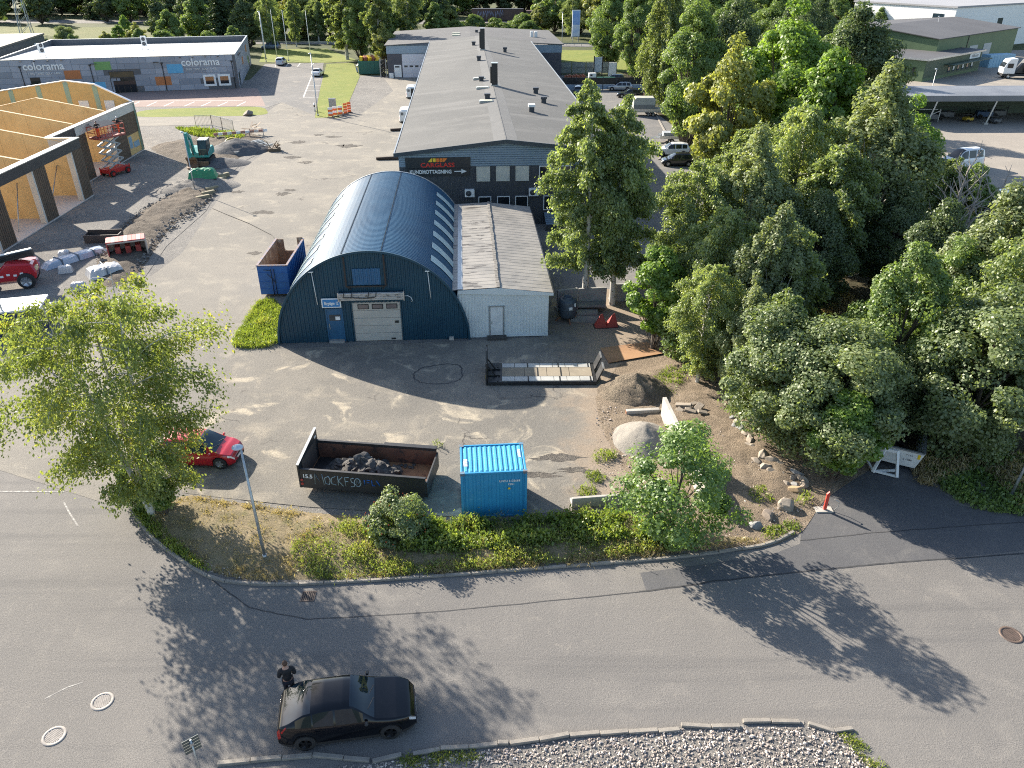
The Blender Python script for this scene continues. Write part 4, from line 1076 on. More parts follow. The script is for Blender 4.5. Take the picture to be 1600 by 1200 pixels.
# ================================================================== VEHICLES
def interp(x, pts):
    if x <= pts[0][0]: return pts[0][1]
    for (a, va), (b, vb) in zip(pts[:-1], pts[1:]):
        if x <= b:
            t = (x-a)/(b-a); t = t*t*(3-2*t)*.35 + t*.65
            return va + (vb-va)*t
    return pts[-1][1]

TYRE = M('tyre_rubber', (.016,.016,.017), (.025,.025,.025), 8, .85)
RIMS = M('alloy_rim', (.5,.51,.52), (.4,.41,.42), 4, .3, .8)
RIMD = M('dark_alloy_rim', (.02,.02,.022), None, 4, .3, .5)
LAMP = M('clear_headlamp', (.7,.72,.74), (.55,.57,.6), 8, .08, .3)
TAIL = M('red_tail_lamp', (.4,.01,.012), (.3,.01,.01), 6, .15)
TRIM = M('black_plastic_trim', (.02,.02,.021), (.03,.03,.03), 6, .65)
PLATE = M('white_plate', (.7,.7,.68), None, 3, .4)

KINDS = {
 # profile curves along x/L from the tail (-.5) to the nose (.5); heights in units of H
 'hatch': dict(belt=[(-.5,.50),(-.47,.60),(-.40,.66),(0,.62),(.20,.60),(.36,.55),(.46,.47),(.5,.36)],
               roof=[(-.5,.50),(-.485,.66),(-.40,.96),(-.25,1.0),(.0,1.0),(.08,.97),(.30,.60),(.36,.55),(.5,.36)],
               ws=(.06,.28), rw=(-.485,-.40), win=[(-.36,-.10),(-.07,.17)], wx=(-.315,.315)),
 'suv': dict(belt=[(-.5,.52),(-.47,.62),(-.38,.66),(0,.63),(.17,.62),(.36,.57),(.46,.50),(.5,.38)],
               roof=[(-.5,.52),(-.485,.68),(-.42,.94),(-.3,1.0),(-.02,1.0),(.06,.97),(.23,.63),(.36,.57),(.5,.38)],
               ws=(.05,.215), rw=(-.48,-.42), win=[(-.40,-.26),(-.24,-.08),(-.06,.13)], wx=(-.305,.31)),
 'coupe_suv': dict(belt=[(-.5,.55),(-.475,.66),(-.40,.70),(0,.645),(.13,.64),(.36,.58),(.45,.51),(.5,.38)],
               roof=[(-.5,.55),(-.475,.68),(-.30,.93),(-.16,.99),(-.02,1.0),(.04,.985),(.21,.65),(.36,.58),(.5,.38)],
               ws=(.03,.20), rw=(-.455,-.25), win=[(-.36,-.245),(-.235,-.09),(-.075,.12)], wx=(-.31,.305)),
 'wagon': dict(belt=[(-.5,.48),(-.47,.60),(-.38,.64),(0,.62),(.18,.61),(.36,.56),(.46,.48),(.5,.36)],
               roof=[(-.5,.48),(-.485,.64),(-.43,.92),(-.36,.98),(-.1,1.0),(.02,.98),(.22,.62),(.36,.56),(.5,.36)],
               ws=(.02,.20), rw=(-.48,-.43), win=[(-.41,-.27),(-.25,-.09),(-.07,.11)], wx=(-.305,.31)),
 'sedan': dict(belt=[(-.5,.48),(-.47,.60),(-.36,.65),(0,.62),(.16,.61),(.36,.56),(.46,.48),(.5,.36)],
               roof=[(-.5,.48),(-.47,.60),(-.34,.66),(-.22,.93),(-.1,1.0),(.02,.98),(.2,.62),(.36,.56),(.5,.36)],
               ws=(.02,.19), rw=(-.33,-.2), win=[(-.22,-.09),(-.07,.11)], wx=(-.305,.31)),
 'van': dict(belt=[(-.5,.50),(-.49,.53),(-.3,.53),(.2,.53),(.33,.52),(.42,.46),(.47,.40),(.5,.28)],
               roof=[(-.5,.52),(-.493,.90),(-.47,.985),(-.3,1.0),(.12,1.0),(.22,.96),(.37,.56),(.42,.46),(.5,.28)],
               ws=(.2,.37), rw=(-.3,-.29), win=[(.16,.30)], wx=(-.30,.335)),
 'mpv': dict(belt=[(-.5,.48),(-.47,.56),(-.38,.58),(0,.56),(.24,.55),(.38,.50),(.46,.44),(.5,.32)],
               roof=[(-.5,.48),(-.49,.62),(-.45,.93),(-.36,1.0),(.0,1.0),(.1,.97),(.33,.56),(.38,.50),(.5,.32)],
               ws=(.08,.32), rw=(-.485,-.44), win=[(-.41,-.22),(-.2,.0),(.02,.2)], wx=(-.3,.315)),
}

def wheel(parent, x, y, r, w, rim, side):
    mb = MB(); mb.lathe([(r*.62,-w/2),(r*.92,-w/2),(r,-w*.32),(r,w*.32),(r*.92,w/2),(r*.62,w/2)], 22, (x, y, r), 'y')
    t = mb.build('wheel', TYRE, parent)
    mb = MB(); yo = y + side*w*.42
    mb.lathe([(r*.64, yo), (r*.58, yo - side*.02), (r*.55, yo-side*.06), (.01, yo-side*.06)], 18, (x, 0, r), 'y')
    for k in range(5):
        a = 2*pi*k/5
        mb.bar((x+.03*cos(a), yo-side*.02, r+.03*sin(a)), (x+r*.6*cos(a), yo-side*.01, r+r*.6*sin(a)), .09, .05, up=(0,1,0))
    mb.cyl((x, yo-side*.05, r), (x, yo, r), .07, n=10)
    mb.build('rim', rim, t)

def car(name, label, loc, rz, kind, L, W, H, paint, cat='car', group=None, rim=None, roofpaint=None, detail=True, glass=GLASS, sill=TRIM, cargo=False, plate_front=True):
    K = KINDS[kind]; root = thing(name, label, cat, loc, rz, group)
    hw = W/2; wr = .215*H if kind not in ('van','mpv') else .17*H
    wr = max(.29, min(.36, wr)); z0 = .19
    wxs = [K['wx'][0]*L, K['wx'][1]*L]
    st = set()
    for i in range(41): st.add(round(-.5 + i/40, 4))
    for k in ('belt','roof'): st |= {round(p[0], 4) for p in K[k]}
    for a, b in [K['ws'], K['rw']] + K['win']: st |= {round(a,4), round(b,4)}
    for wx in wxs:
        for k in range(9): st.add(round((wx + (wr+.05)*cos(pi*k/8))/L, 4))
    st |= {-.497, -.49, .49, .497}
    st = sorted(st)
    xs = [st[0]]
    for s in st[1:]:
        if s - xs[-1] > .004: xs.append(s)
    def ring(s):
        x = s*L; e = max(0, (abs(s)-.30)/.20); ff = 1 - (.30 if s > 0 else .19)*e**2.6
        w = hw*ff*(1-.02*abs(s))
        zb = interp(s, K['belt'])*H; zr = max(interp(s, K['roof'])*H, zb+.03)
        g = zr-zb; q = min(1, g/(.33*H))
        zs = z0 + .10*max(0, (abs(s)-.40)/.1)**2
        ar = 0
        for wx in wxs:
            d = abs(x-wx)
            if d < wr+.05: ar = max(ar, wr*1.0 + sqrt(max(0,(wr+.05)**2-d*d)))
        zl = max(zs, ar)
        roofin = .925 - (.20 if kind not in ('van',) else .09)*q
        pts = [(0, max(zs, ar*.0+zs)), (w*.80, zs), (w*.80, max(zs, min(zl, zb-.1))), (w*.95, zl), (w*.985, max(zl+.02, z0+.16)), (w*1.0, max(zl+.03, zb*.62)), (w*.99, max(zl+.035, zb-.09)), (w*.945, zb),
               (w*roofin, zb+g*.84), (w*(roofin-.055), zb+g*.935), (w*(roofin*.55), zb+g*.995+.012), (0, zb+g+.03)]
        return [(x, y, z) for y, z in pts]
    rings = [ring(s) for s in xs]; nk = len(rings[0])
    groups = {}
    def put(part, quad): groups.setdefault(part, MB()).add(quad, [(0,1,2,3)], part == 'body')
    for i in range(len(xs)-1):
        sm = (xs[i]+xs[i+1])/2
        for k in range(nk-1):
            part = 'body'
            g = (rings[i][8][2]+rings[i+1][8][2]-rings[i][7][2]-rings[i+1][7][2])/2
            if k <= 1: part = 'underbody'
            elif k == 3 and kind in ('suv','coupe_suv','mpv') : part = 'sill_trim'
            elif k == 7 and g > .10 and any(a <= sm <= b for a, b in K['win']): part = 'side_window'
            elif k in (8,9,10) and K['ws'][0] <= sm <= K['ws'][1] and k > 8: part = 'windscreen'
            elif k in (9,10) and K['rw'][0] <= sm <= K['rw'][1] and kind != 'van': part = 'rear_window'
            elif k in (5,6) and sm > (.425 if kind != 'coupe_suv' else .455) and k == 6 : part = 'headlight'
            elif k in (5,6) and sm < -.472 : part = 'tail_light'
            elif k >= 8 and g > .25 and roofpaint: part = 'roof'
            for side in (1, -1):
                a, b, c, d = rings[i][k], rings[i+1][k], rings[i+1][k+1], rings[i][k+1]
                q = [(p[0], side*p[1], p[2]) for p in (a, b, c, d)]
                if side < 0: q.reverse()
                pn = part
                if part in ('side_window','headlight','tail_light'): pn = part + ('_l' if side > 0 else '_r')
                if part == 'side_window': pn += str([j for j,(a_,b_) in enumerate(K['win']) if a_ <= sm <= b_][0])
                put(pn, q)
    # nose and tail caps
    for idx, nm in ((0,'tail'), (-1,'nose')):
        rg = rings[idx]
        poly = [p for p in rg] + [(p[0], -p[1], p[2]) for p in rg[-2:0:-1]]
        if idx == 0: poly.reverse()
        groups.setdefault('body', MB()).poly(poly)
    mats = {'body': paint, 'underbody': BLACK, 'sill_trim': sill, 'windscreen': glass, 'rear_window': glass, 'roof': roofpaint}
    bo = None
    for pn, mb in groups.items():
        base = pn.split('_l')[0].split('_r')[0] if pn.startswith(('side_window','headlight','tail_light')) else pn
        for b_ in ('side_window','headlight','tail_light'):
            if pn.startswith(b_): base = b_
        mt = mats.get(base) or {'side_window': glass, 'headlight': LAMP, 'tail_light': TAIL}[base]
        me = weld(mb, base)
        link(base, me, mt, root)
    rm = rim or RIMS
    for wx in wxs:
        for sd in (1, -1): wheel(root, wx, sd*(hw*.985-.11), wr, .22, rm, sd)
    if detail:
        zb = interp(K['ws'][1]-.03, K['belt'])*H
        for sd in (1, -1):
            mb = MB(); mb.obox(((K['ws'][1]-.055)*L, sd*(hw+.08), zb+.07), (.12,.16,.11)); mb.build('mirror', paint if kind != 'coupe_suv' else BLACKM, root, .03)
            for j, (a, b) in enumerate(K['win'][-2:]):
                MB().box(a*L+.02, sd*hw*.99-.02, .56*H, a*L+.2, sd*hw*.99+.02, .56*H+.03).build('door_handle', paint, root)
        nx = L/2
        MB().box(nx-.012, -.26, .40*H*.62, nx+.012, .26, .40*H*.62+.11).build('number_plate', PLATE, root)
        MB().box(nx-.03, -.5*hw, .33*H, nx+.005, .5*hw, .36*H+.03).build('grille', TRIM, root)
        MB().box(nx-.06, -.62*hw, .2, nx+.004, .62*hw, .32).build('lower_grille', TRIM, root)
        MB().box(-nx-.012, -.26, .36*H, -nx+.012, .26, .36*H+.11).build('number_plate', PLATE, root)
        MB().box(-nx+.0, -.7*hw, .2, -nx+.06, .7*hw, .34).build('bumper_trim', TRIM, root)
        wsx = K['ws'][1]*L; wz = interp(K['ws'][1], K['roof'])*H
        for y0 in (-.05, .45):
            mb = MB(); mb.bar((wsx-.02, y0, wz+.05), (wsx-.2, y0-.5, wz+.14), .03, .02); mb.build('wiper', BLACKM, root)
    return root

def weld(mb, name):
    """merge the coincident corners so that panels shade smoothly"""
    idx = {}; v = []; f = []; sm = []
    for fc, s in zip(mb.f, mb.sm):
        q = []
        for i in fc:
            key = tuple(round(c, 4) for c in mb.v[i])
            if key not in idx: idx[key] = len(v); v.append(mb.v[i])
            if not q or q[-1] != idx[key]: q.append(idx[key])
        if len(q) > 1 and q[0] == q[-1]: q.pop()
        if len(set(q)) == len(q) and len(q) > 2: f.append(tuple(q)); sm.append(len(q) < 6)
    me = bpy.data.meshes.new(name); me.from_pydata(v, [], f); me.polygons.foreach_set('use_smooth', sm); me.update()
    return me

def paint(name, c, rough=.28, metal=0.0):
    return M(name, c, tuple(x*.92 for x in c), .8, rough, metal, coat=.8)
P_BLACK = M('black_car_paint', (.004,.005,.008), (.004,.005,.007), .8, .14, 0, coat=.0, spec=.42)
P_BLACK2 = paint('black_car_paint_dusty', (.02,.02,.022), .25)
P_RED = paint('red_car_paint', (.42,.012,.02), .25)
P_WHITE = paint('white_car_paint', (.72,.73,.73), .3)
P_SILV = paint('silver_car_paint', (.45,.47,.48), .3, .4)
P_GREY = paint('grey_car_paint', (.12,.14,.16), .3, .4)
P_BLUEG = paint('blue_grey_car_paint', (.1,.14,.19), .3, .3)

# the two cars in the foreground
suv = car('coupe_suv', 'glossy black coupe style SUV with sloping glass tail parked along the street kerb', (-5.49, 16.19), .155, 'coupe_suv', 4.46, 1.88, 1.59, P_BLACK, rim=RIMD, glass=M('blue_black_glass', (.004,.012,.02), (.008,.018,.028), 2, .02, spec=.6))
suv.location.z = .004; suv.location.y += .75
for sd in (1,-1):
    mb = MB(); mb.tube([(-2.06,sd*.83,.93),(-1.93,sd*.8,1.08),(-1.78,sd*.74,1.2)], .035, 6); mb.build('tail_light', TAIL, suv)
    mb = MB(); mb.bar((2.06,sd*.66,.72),(1.74,sd*.83,.80),.04,.05); mb.build('headlight', LAMP, suv, .01)
red = car('hatchback', 'small red hatchback parked nose to the lamp post, half hidden by the birch', (-15.88, 31.77), -.06, 'hatch', 3.95, 1.73, 1.54, P_RED, rim=RIMS, glass=GLASS_B)
red.location.y += .55

# paint shop car park and far street
car('suv', 'white SUV parked facing away near the flagpoles', (-52.49, 187.42), 1.62, 'suv', 4.5, 1.85, 1.65, P_WHITE, group=None)
car('sedan', 'white saloon car parked beside the lawn of the car park', (-40.36, 170.12), 1.55, 'sedan', 4.6, 1.82, 1.45, P_WHITE)
car('minivan', 'grey blue minivan standing on the far street behind the flagpoles', (-63.26, 218.28), 3.1, 'mpv', 4.9, 1.9, 1.85, P_BLUEG, cat='minivan')
va = car('delivery_van', 'white delivery van with blank rear doors nearest along the office side wall', (-16.21, 122.1), 1.63, 'van', 4.9, 1.95, 1.95, P_WHITE, cat='van')
vb = car('delivery_van', 'white delivery van with one dark open rear door farther along the office wall', (-17.8, 143.84), 1.63, 'van', 5.0, 1.95, 1.98, P_WHITE, cat='van')
for v_, dk in ((va, False), (vb, True)):
    MB().box(-2.53,-.8,.5,-2.47,.0,1.75).build('rear_door', GLASS if dk else P_WHITE, v_, .02); MB().box(-2.53,.02,.5,-2.47,.8,1.75).build('rear_door', P_WHITE, v_, .02)
    MB().box(-2.56,.2,1.2,-2.532,.6,1.6).build('rear_window', P_GREY, v_)
car('hatchback', 'red car mostly hidden behind the far white van', (-16.72, 154.78), 1.6, 'hatch', 4.0, 1.75, 1.5, P_RED)
car('estate_car', 'dark blue grey car half hidden behind the far end of the blue hall', (-12.6,66.2), .55, 'wagon', 4.7, 1.85, 1.5, P_SILV)
# lane behind the trees
car('hatchback', 'small black hatchback first in the row along the tree lined lane', (20.08, 94.03), pi-.03, 'hatch', 3.9, 1.7, 1.5, P_BLACK2)
car('suv', 'white SUV second in the row between black hatchback and flatbed trailer', (20.29, 99.02), pi-.04, 'suv', 4.4, 1.84, 1.62, P_WHITE, glass=GLASS)
car('hatchback', 'white hatchback beside the tarpaulin covered trailer', (19.7, 131.87), pi-.1, 'hatch', 4.2, 1.78, 1.5, P_WHITE)
car('estate_car', 'black estate car between the silver car and the white hatchback', (20.9, 143.16), pi-.1, 'wagon', 4.7, 1.85, 1.5, P_BLACK2)
car('estate_car', 'silver green estate car fourth from the fence end of the row', (20.04, 150.97), pi-.1, 'wagon', 4.6, 1.83, 1.5, P_SILV)
car('suv', 'blue grey SUV with red strip on its roof near the black fence', (19.71, 159.6), pi-.1, 'suv', 4.6, 1.86, 1.68, P_BLUEG)
car('hatchback', 'dark car at the office wall in front of the black fence', (12.0,147), 1.5, 'hatch', 4.1, 1.75, 1.5, P_GREY)
car('hatchback', 'pale silver car half hidden under the big birch near the lane', (20.42, 72.07), pi, 'hatch', 4.2, 1.8, 1.5, P_SILV)
pv = car('camper_van', 'white van with large dark windscreen glimpsed over the treetops', (53.85, 92.78), pi+.3, 'mpv', 5.2, 1.95, 2.3, P_WHITE, cat='van')
car('estate_car', 'dark car glimpsed behind the dead tree on the lorry yard', (50.55, 77.86), 1.2, 'wagon', 4.7, 1.85, 1.5, P_BLUEG)
car('estate_car', 'silver car parked below the dead tree on the lorry yard', (45.34, 70.69), 1.2, 'wagon', 4.6, 1.8, 1.5, P_SILV)

# trailers
tr = thing('covered_trailer', 'long twin axle trailer with a pale green tarpaulin hood over its front half', 'trailer', (21.78, 126.27), -.03)
MB().box(-2.9,-1.05,.6,2.9,1.05,.72).build('deck', STEEL, tr)
mb = MB()
for y in (-1.05, 1.0): mb.box(-2.9,y,.73,2.9,y+.05,1.1)
for x in (-2.9, 2.85): mb.box(x,-1.0,.73,x+.05,1.0,1.1)
mb.build('drop_side', ALU, tr)
mb = MB(); mb.extr([(-2.75,-1.08,1.1),(.6,-1.08,1.1),(.6,-1.08,2.5),(.4,-1.08,2.75),(-2.4,-1.08,2.75),(-2.75,-1.08,2.4)], (0,2.16,0)); mb.build('tarpaulin', M('grey_green_tarpaulin', (.4,.41,.36), (.33,.34,.3), .8, .6), tr, .05)
MB().box(-2.76,-1.1,1.12,.61,-1.082,1.75).build('tarpaulin_band', M('dark_tarpaulin', (.2,.21,.2), None, 1, .6), tr)
for x in (-.35,.4):
    for sd in (-1,1): wheel(tr, x, sd*1.0, .3, .2, RIMS, sd)
mb = MB(); mb.bar((-2.9,-.7,.6),(-4.0,0,.55),.1); mb.bar((-2.9,.7,.6),(-4.0,0,.55),.1); mb.build('drawbar', STEEL, tr)
t2 = thing('flatbed_trailer', 'small flat aluminium trailer between the white SUV and the verge', 'trailer', (21.44, 106.84), -.03)
MB().box(-1.5,-.85,.55,1.9,.85,.65).build('deck', ALU, t2)
mb = MB()
for y in (-.88,.83): mb.box(-1.5,y,.66,1.9,y+.05,1.0)
mb.build('drop_side', ALU, t2); MB().box(-1.0,-.7,.66,1.8,.7,1.35).build('load', M('grey_board_stack', (.34,.36,.38), (.28,.3,.32), 1, .6), t2)
for sd in (-1,1): wheel(t2, .2, sd*.95, .3, .18, RIMS, sd)
mb = MB(); mb.extr([(-1.5,-.6,.6),(-3.4,0,.5),(-1.5,.6,.6)], (0,0,.07)); mb.build('drawbar', ALU, t2)

# hooklift lorry at the upper right
lo = thing('hook_lorry', 'white cab lorry with dark hooklift body on the right lorry yard', 'lorry', (103.14, 166.47), -.12)
mb = MB(); mb.extr([(-3.6,-1.2,.9),(-3.7,-1.2,2.0),(-3.3,-1.2,3.0),(-2.9,-1.2,3.6),(-1.4,-1.2,3.8),(-1.4,-1.2,.9)], (0,2.4,0)); mb.build('cab', P_WHITE, lo, .08)
MB().box(-3.1,-1.23,2.0,-2.0,-1.202,2.85).build('side_window', GLASS, lo)
mb = MB(); mb.extr([(-3.66,-1.05,2.15),(-3.36,-1.05,3.0),(-3.36,1.05,3.0),(-3.66,1.05,2.15)], (-.03,0,.0)); mb.build('windscreen', GLASS, lo)
MB().box(-3.7,-1.2,.5,4.2,1.2,.9).build('chassis', TRIM, lo)
mb = MB(); mb.extr([(-1.1,-.7,1.0),(.3,-.7,3.6),(1.0,-.7,3.6),(.5,-.7,2.2),(4.0,-.7,1.4),(4.0,-.7,1.0)], (0,1.4,0)); mb.build('hooklift', BLACKM, lo, .05)
MB().box(.4,-1.15,1.2,4.2,-1.05,2.4).build('load', M('dark_red_load', (.1,.04,.04), (.05,.03,.03), 3, .8), lo)
for x in (-2.5,2.0,3.3):
    for sd in (-1,1): wheel(lo, x, sd*1.05, .5, .35, RIMS, sd)
bs = thing('box_container', 'pale blue tilted container panel standing beside the white lorry', 'container', (105.4, 182.0), .3)
MB().box(0,0,0,7,2.4,2.6).build('body', M('pale_blue_steel', (.25,.42,.55), (.2,.36,.48), .6, .5), bs, .03)
for k in range(8): MB().box(.3+k*.85,-.04,.2,.6+k*.85,-.003,2.4).build('rib', M('pale_blue_steel', (.25,.42,.55)), bs)

# ---------------------------------------------------------------- machines on the building site
TEAL = M('teal_machine_paint', (.02,.26,.24), (.018,.2,.19), 1, .4, c3=(.3,.36,.34), s3=3, lo3=.64, hi3=.7)
ex = thing('excavator', 'teal wheeled digger with its boom folded towards the camera and brown bucket', 'excavator', (-37.82, 94.67), -1.45)
for sd in (-1,1):
    mb = MB(); prof = []
    for k in range(16):
        a = 2*pi*k/16; prof.append((1.55*(1 if cos(a)>0 else -1)*.75+.42*cos(a), sd*1.0-.25, .42+.42*sin(a)))
    mb.extr(prof, (0,.5,0)); mb.build('track', BLACK, ex)
    mb = MB()
    for k in range(18): mb.box(-1.4+k*.165,sd*1.0-.26,.84,-1.32+k*.165,sd*1.0+.26,.88)
    mb.build('track_shoe', TRIM, ex)
MB().box(-1.0,-.6,.4,1.0,.6,.95).build('undercarriage', TRIM, ex)
mb = MB(); mb.extr([(-1.9,-1.2,1.0),(1.2,-1.2,1.0),(1.2,-1.2,1.55),(-.4,-1.2,1.9),(-1.7,-1.2,1.9),(-1.95,-1.2,1.6)], (0,2.4,0)); mb.build('house', TEAL, ex, .05)
mb = MB(); mb.extr([(-.3,.15,1.4),(1.25,.15,1.3),(1.35,.15,2.0),(.95,.15,2.95),(-.35,.15,2.95)], (0,1.0,0)); cb = mb.build('cab', M('cab_glass_dark', (.03,.06,.06), (.02,.04,.04), 2, .08), ex, .04)
mb = MB()
for y in (.13,1.13): 
    mb.bar((1.35,y,2.0),(.97,y,2.97),.08); mb.bar((1.27,y,1.3),(1.35,y,2.0),.08); mb.bar((-.33,y,1.4),(-.35,y,2.97),.08)
mb.build('cab_frame', BLACKM, cb); MB().box(-.42,.08,2.97,1.05,1.2,3.06).build('cab_roof', M('cream_roof', (.6,.58,.5), None, 2, .5), cb, .02)
for k in range(4): MB().box(1.0,.2+k*.24,2.98,1.1,.36+k*.24,3.1).build('work_light', WHITE, cb)
mb = MB(); mb.extr([(.7,-.75,1.3),(1.0,-.75,1.3),(1.8,-.75,3.3),(2.9,-.75,4.0),(2.75,-.75,4.3),(1.4,-.75,3.6)], (0,.4,0)); mb.build('boom', TEAL, ex, .03)
mb = MB(); mb.extr([(2.65,-.7,4.3),(3.0,-.7,4.2),(3.0,-.7,1.4),(2.75,-.7,1.3)], (0,.3,0)); mb.build('stick', TEAL, ex, .02)
mb = MB(); mb.tube([(1.3,-.55,1.4),(2.0,-.55,3.3)], .08, 8); mb.tube([(2.2,-.55,4.15),(2.95,-.55,3.2)], .06, 8); mb.build('hydraulic_ram', STEEL, ex)
mb = MB(); prof = [(3.0,1.5),(2.75,1.3),(2.3,1.1),(2.05,.6),(2.2,.2),(2.7,.0),(3.1,.25),(2.7,.35),(2.4,.6),(2.55,.95),(2.9,1.2)]
mb.extr([(x,-1.1,z) for x, z in prof], (0,1.15,0)); mb.build('bucket', M('worn_brown_bucket', (.2,.13,.08), (.14,.09,.06), 2, .6, .3), ex, .02)
MB().box(1.8,-1.2,.15,1.95,1.2,.75).build('dozer_blade', M('worn_brown_bucket'  , (.2,.13,.08)), ex, .02)
mb = MB(); mb.bar((1.8,-.4,.5),(.8,-.4,.6),.15); mb.bar((1.8,.4,.5),(.8,.4,.6),.15); mb.build('blade_arm', TRIM, ex)

sc = thing('scissor_lift', 'red scissor lift raised beside the battened pier with two workers on board', 'scissor lift', (-46.19, 89.76), 1.15)
MB().box(-1.4,-.75,.35,1.4,.75,.85).build('chassis', RED, sc, .04)
for x in (-1.05,1.05):
    for sd in (-1,1): wheel(sc, x, sd*.8, .36, .26, RED, sd)
for x in (-1.5,1.42):
    for sd in (-.75,.65): MB().box(x,sd,.15,x+.08,sd+.1,1.0).build('outrigger', RED, sc)
mb = MB()
for k in range(4):
    z0, z1 = .95+k*.8, .95+(k+1)*.8
    for y in (-.5,.5):
        mb.bar((-1.1,y,z0),(1.1,y,z1),.12,.16); mb.bar((1.1,y+.1,z0),(-1.1,y+.1,z1),.12,.16)
mb.build('scissor_arms', M('pale_grey_steel', (.36,.37,.38), (.28,.29,.3), 2, .45, .3), sc)
MB().box(-1.7,-.85,4.2,1.9,.85,4.4).build('platform', M('red_worn_deck', (.33,.07,.05), (.25,.06,.05), 2, .6), sc, .02)
mb = MB()
for x in (-1.7,-.8,.1,1.0,1.88):
    for y in (-.83,.83): mb.bar((x,y,4.4),(x,y,5.5),.05)
for z in (4.9,5.5):
    for y in (-.83,.83): mb.bar((-1.7,y,z),(1.88,y,z),.05)
    for x in (-1.7,1.88): mb.bar((x,-.83,z),(x,.83,z),.05)
mb.build('guard_rail', M('red_rail', (.5,.06,.03), None, 2, .5), sc)
pb = MB(); pb.obox((0,.35,5.62),(2.9,1.1,.05),(.35,0,.06)); o = pb.build('fascia_panel', BLF); o.location = sc.location; o.rotation_euler = sc.rotation_euler
tag(o, 'black fascia board lying over the guard rail of the raised red lift', 'board')

tl = thing('telehandler', 'red telescopic handler with black boom parked before the timber building', 'telehandler', (-39.19, 55.58), .35)
mb = MB(); mb.extr([(-2.6,-1.0,.6),(2.2,-1.0,.6),(2.4,-1.0,1.2),(2.2,-1.0,1.9),(.4,-1.0,2.05),(-.2,-1.0,1.5),(-2.6,-1.0,1.3)], (0,1.25,0)); mb.build('body', P_RED, tl, .12)
mb = MB(); mb.extr([(.4,.25,1.0),(2.35,.25,1.0),(2.35,.25,1.8),(.4,.25,2.0)], (0,.75,0)); mb.build('engine_cover', P_RED, tl, .1)
for x in (-1.75,1.55):
    for sd in (-1,1): wheel(tl, x, sd*1.0, .62, .45, RIMS, sd)
mb = MB(); mb.bar((2.3,.2,2.45),(-4.4,.2,1.55),.5,.5); mb.build('boom', BLACKM, tl, .04)
mb = MB(); mb.bar((2.2,.2,2.73),(-4.2,.2,1.87),.3,.06); mb.build('boom_rail', WHITE, tl)
mb = MB()
for k in range(3): mb.tube([(1.8-k*.5,-.1,2.5),(.4-k*.5,-.15,2.1),(-1.5-k*.4,-.1,2.0)], .035, 6)
mb.build('hose', BLACK, tl)
MB().box(2.2,-.85,1.3,2.43,-.15,1.55).build('warning_plate', M('cream_plate', (.6,.5,.3)), tl)
mb = MB(); mb.extr([(-1.6,-1.0,1.3),(-.2,-1.0,1.5),(-.3,-1.0,2.5),(-1.5,-1.0,2.5)], (0,.9,0)); mb.build('cab', GLASS, tl, .05)
for k in range(4): MB().box(-.1+k*.45,-1.03,1.05+.1*(k%2),.12+k*.45,-1.003,1.2+.1*(k%2)).build('decal', WHITE, tl)

# mini digger and scrap behind the lawn
md = thing('mini_excavator', 'small white and red mini digger beside the scrap pile', 'excavator', (-30.25, 190.82), .4)
MB().box(-1,-.8,0,1,-.4,.5).build('track', BLACK, md, .1); MB().box(-1,.4,0,1,.8,.5).build('track', BLACK, md, .1)
MB().box(-1.1,-.8,.55,1.0,.8,1.2).build('house', RED, md, .1); MB().box(-.5,-.7,1.2,.8,.6,2.6).build('cab', P_WHITE, md, .08); MB().box(-.4,-.72,1.6,.7,-.702,2.4).build('side_window', GLASS, md)
mb = MB(); mb.bar((.9,.2,1.0),(2.2,.2,2.8),.25); mb.bar((2.2,.2,2.8),(2.9,.2,.9),.2); mb.build('boom', RED, md)


# ================================================================== CONTAINERS AND YARD OBJECTS
CBL = M('bright_blue_container_paint', (.03,.25,.45), (.026,.215,.4), .8, .4, 0, c3=(.06,.3,.48), s3=2.5)
CBR = M('container_roof_paint', (.07,.36,.55), (.055,.3,.49), 1.2, .4, 0, c3=(.02,.22,.38), s3=4, lo3=.62, hi3=.75)
WORNW = M('flaking_white_patch', (.6,.62,.6), (.2,.4,.5), 9, .6, lo=.5, hi=.56)
ct = thing('blue_container', 'bright blue corrugated ten foot shipping container standing in the weeds', 'container', (-2.3, 27.55), .075)
L_, D_, H_ = 2.99, 2.3, 2.55
mb = MB(); rib_wall(mb, .1, L_-.1, .36, .042, lambda x: H_-.1, lambda x: .12, y=.055, duty=.5); mb.build('side_wall', CBL, ct)
mb = MB(); rib_wall(mb, .1, L_-.1, .3, .036, lambda x: H_-.1, lambda x: .12, y=D_-.05, face=1); mb.build('side_wall', CBL, ct)
mb = MB()
for x in (0, L_-.1):
    n = 8
    for k in range(n):
        y = .1+k*(D_-.2)/n; w = (D_-.2)/n
        mb.box(x+.02,y,.12,x+.08,y+w*.55,H_-.1); mb.box(x+.04,y+w*.55,.12,x+.06,y+w,H_-.1)
mb.build('end_wall', CBL, ct)
mb = MB()
for x in (0, L_-.12):
    for y in (0, D_-.12): mb.box(x,y,0,x+.12,y+.12,H_)
for y in (.012, D_-.112): mb.box(.12,y,0,L_-.12,y+.1,.12); mb.box(.12,y,H_-.1,L_-.12,y+.1,H_-.004)
for x in (.012, L_-.112): mb.box(x,.12,0,x+.1,D_-.12,.12); mb.box(x,.12,H_-.1,x+.1,D_-.12,H_-.004)
mb.build('frame', CBL, ct, .012)
v = []; f = []; xs = []; n = 12; p = (L_-.24)/n
for i in range(n):
    x = .12+i*p; xs += [(x,0),(x+p*.3,0),(x+p*.42,1),(x+p*.78,1),(x+p*.9,0)]
xs.append((L_-.12,0))
for x, q in xs:
    for y, k in ((.1,0),(.22,1),(D_-.22,1),(D_-.1,0)): v.append((x, y, H_-.055+.05*q*k))
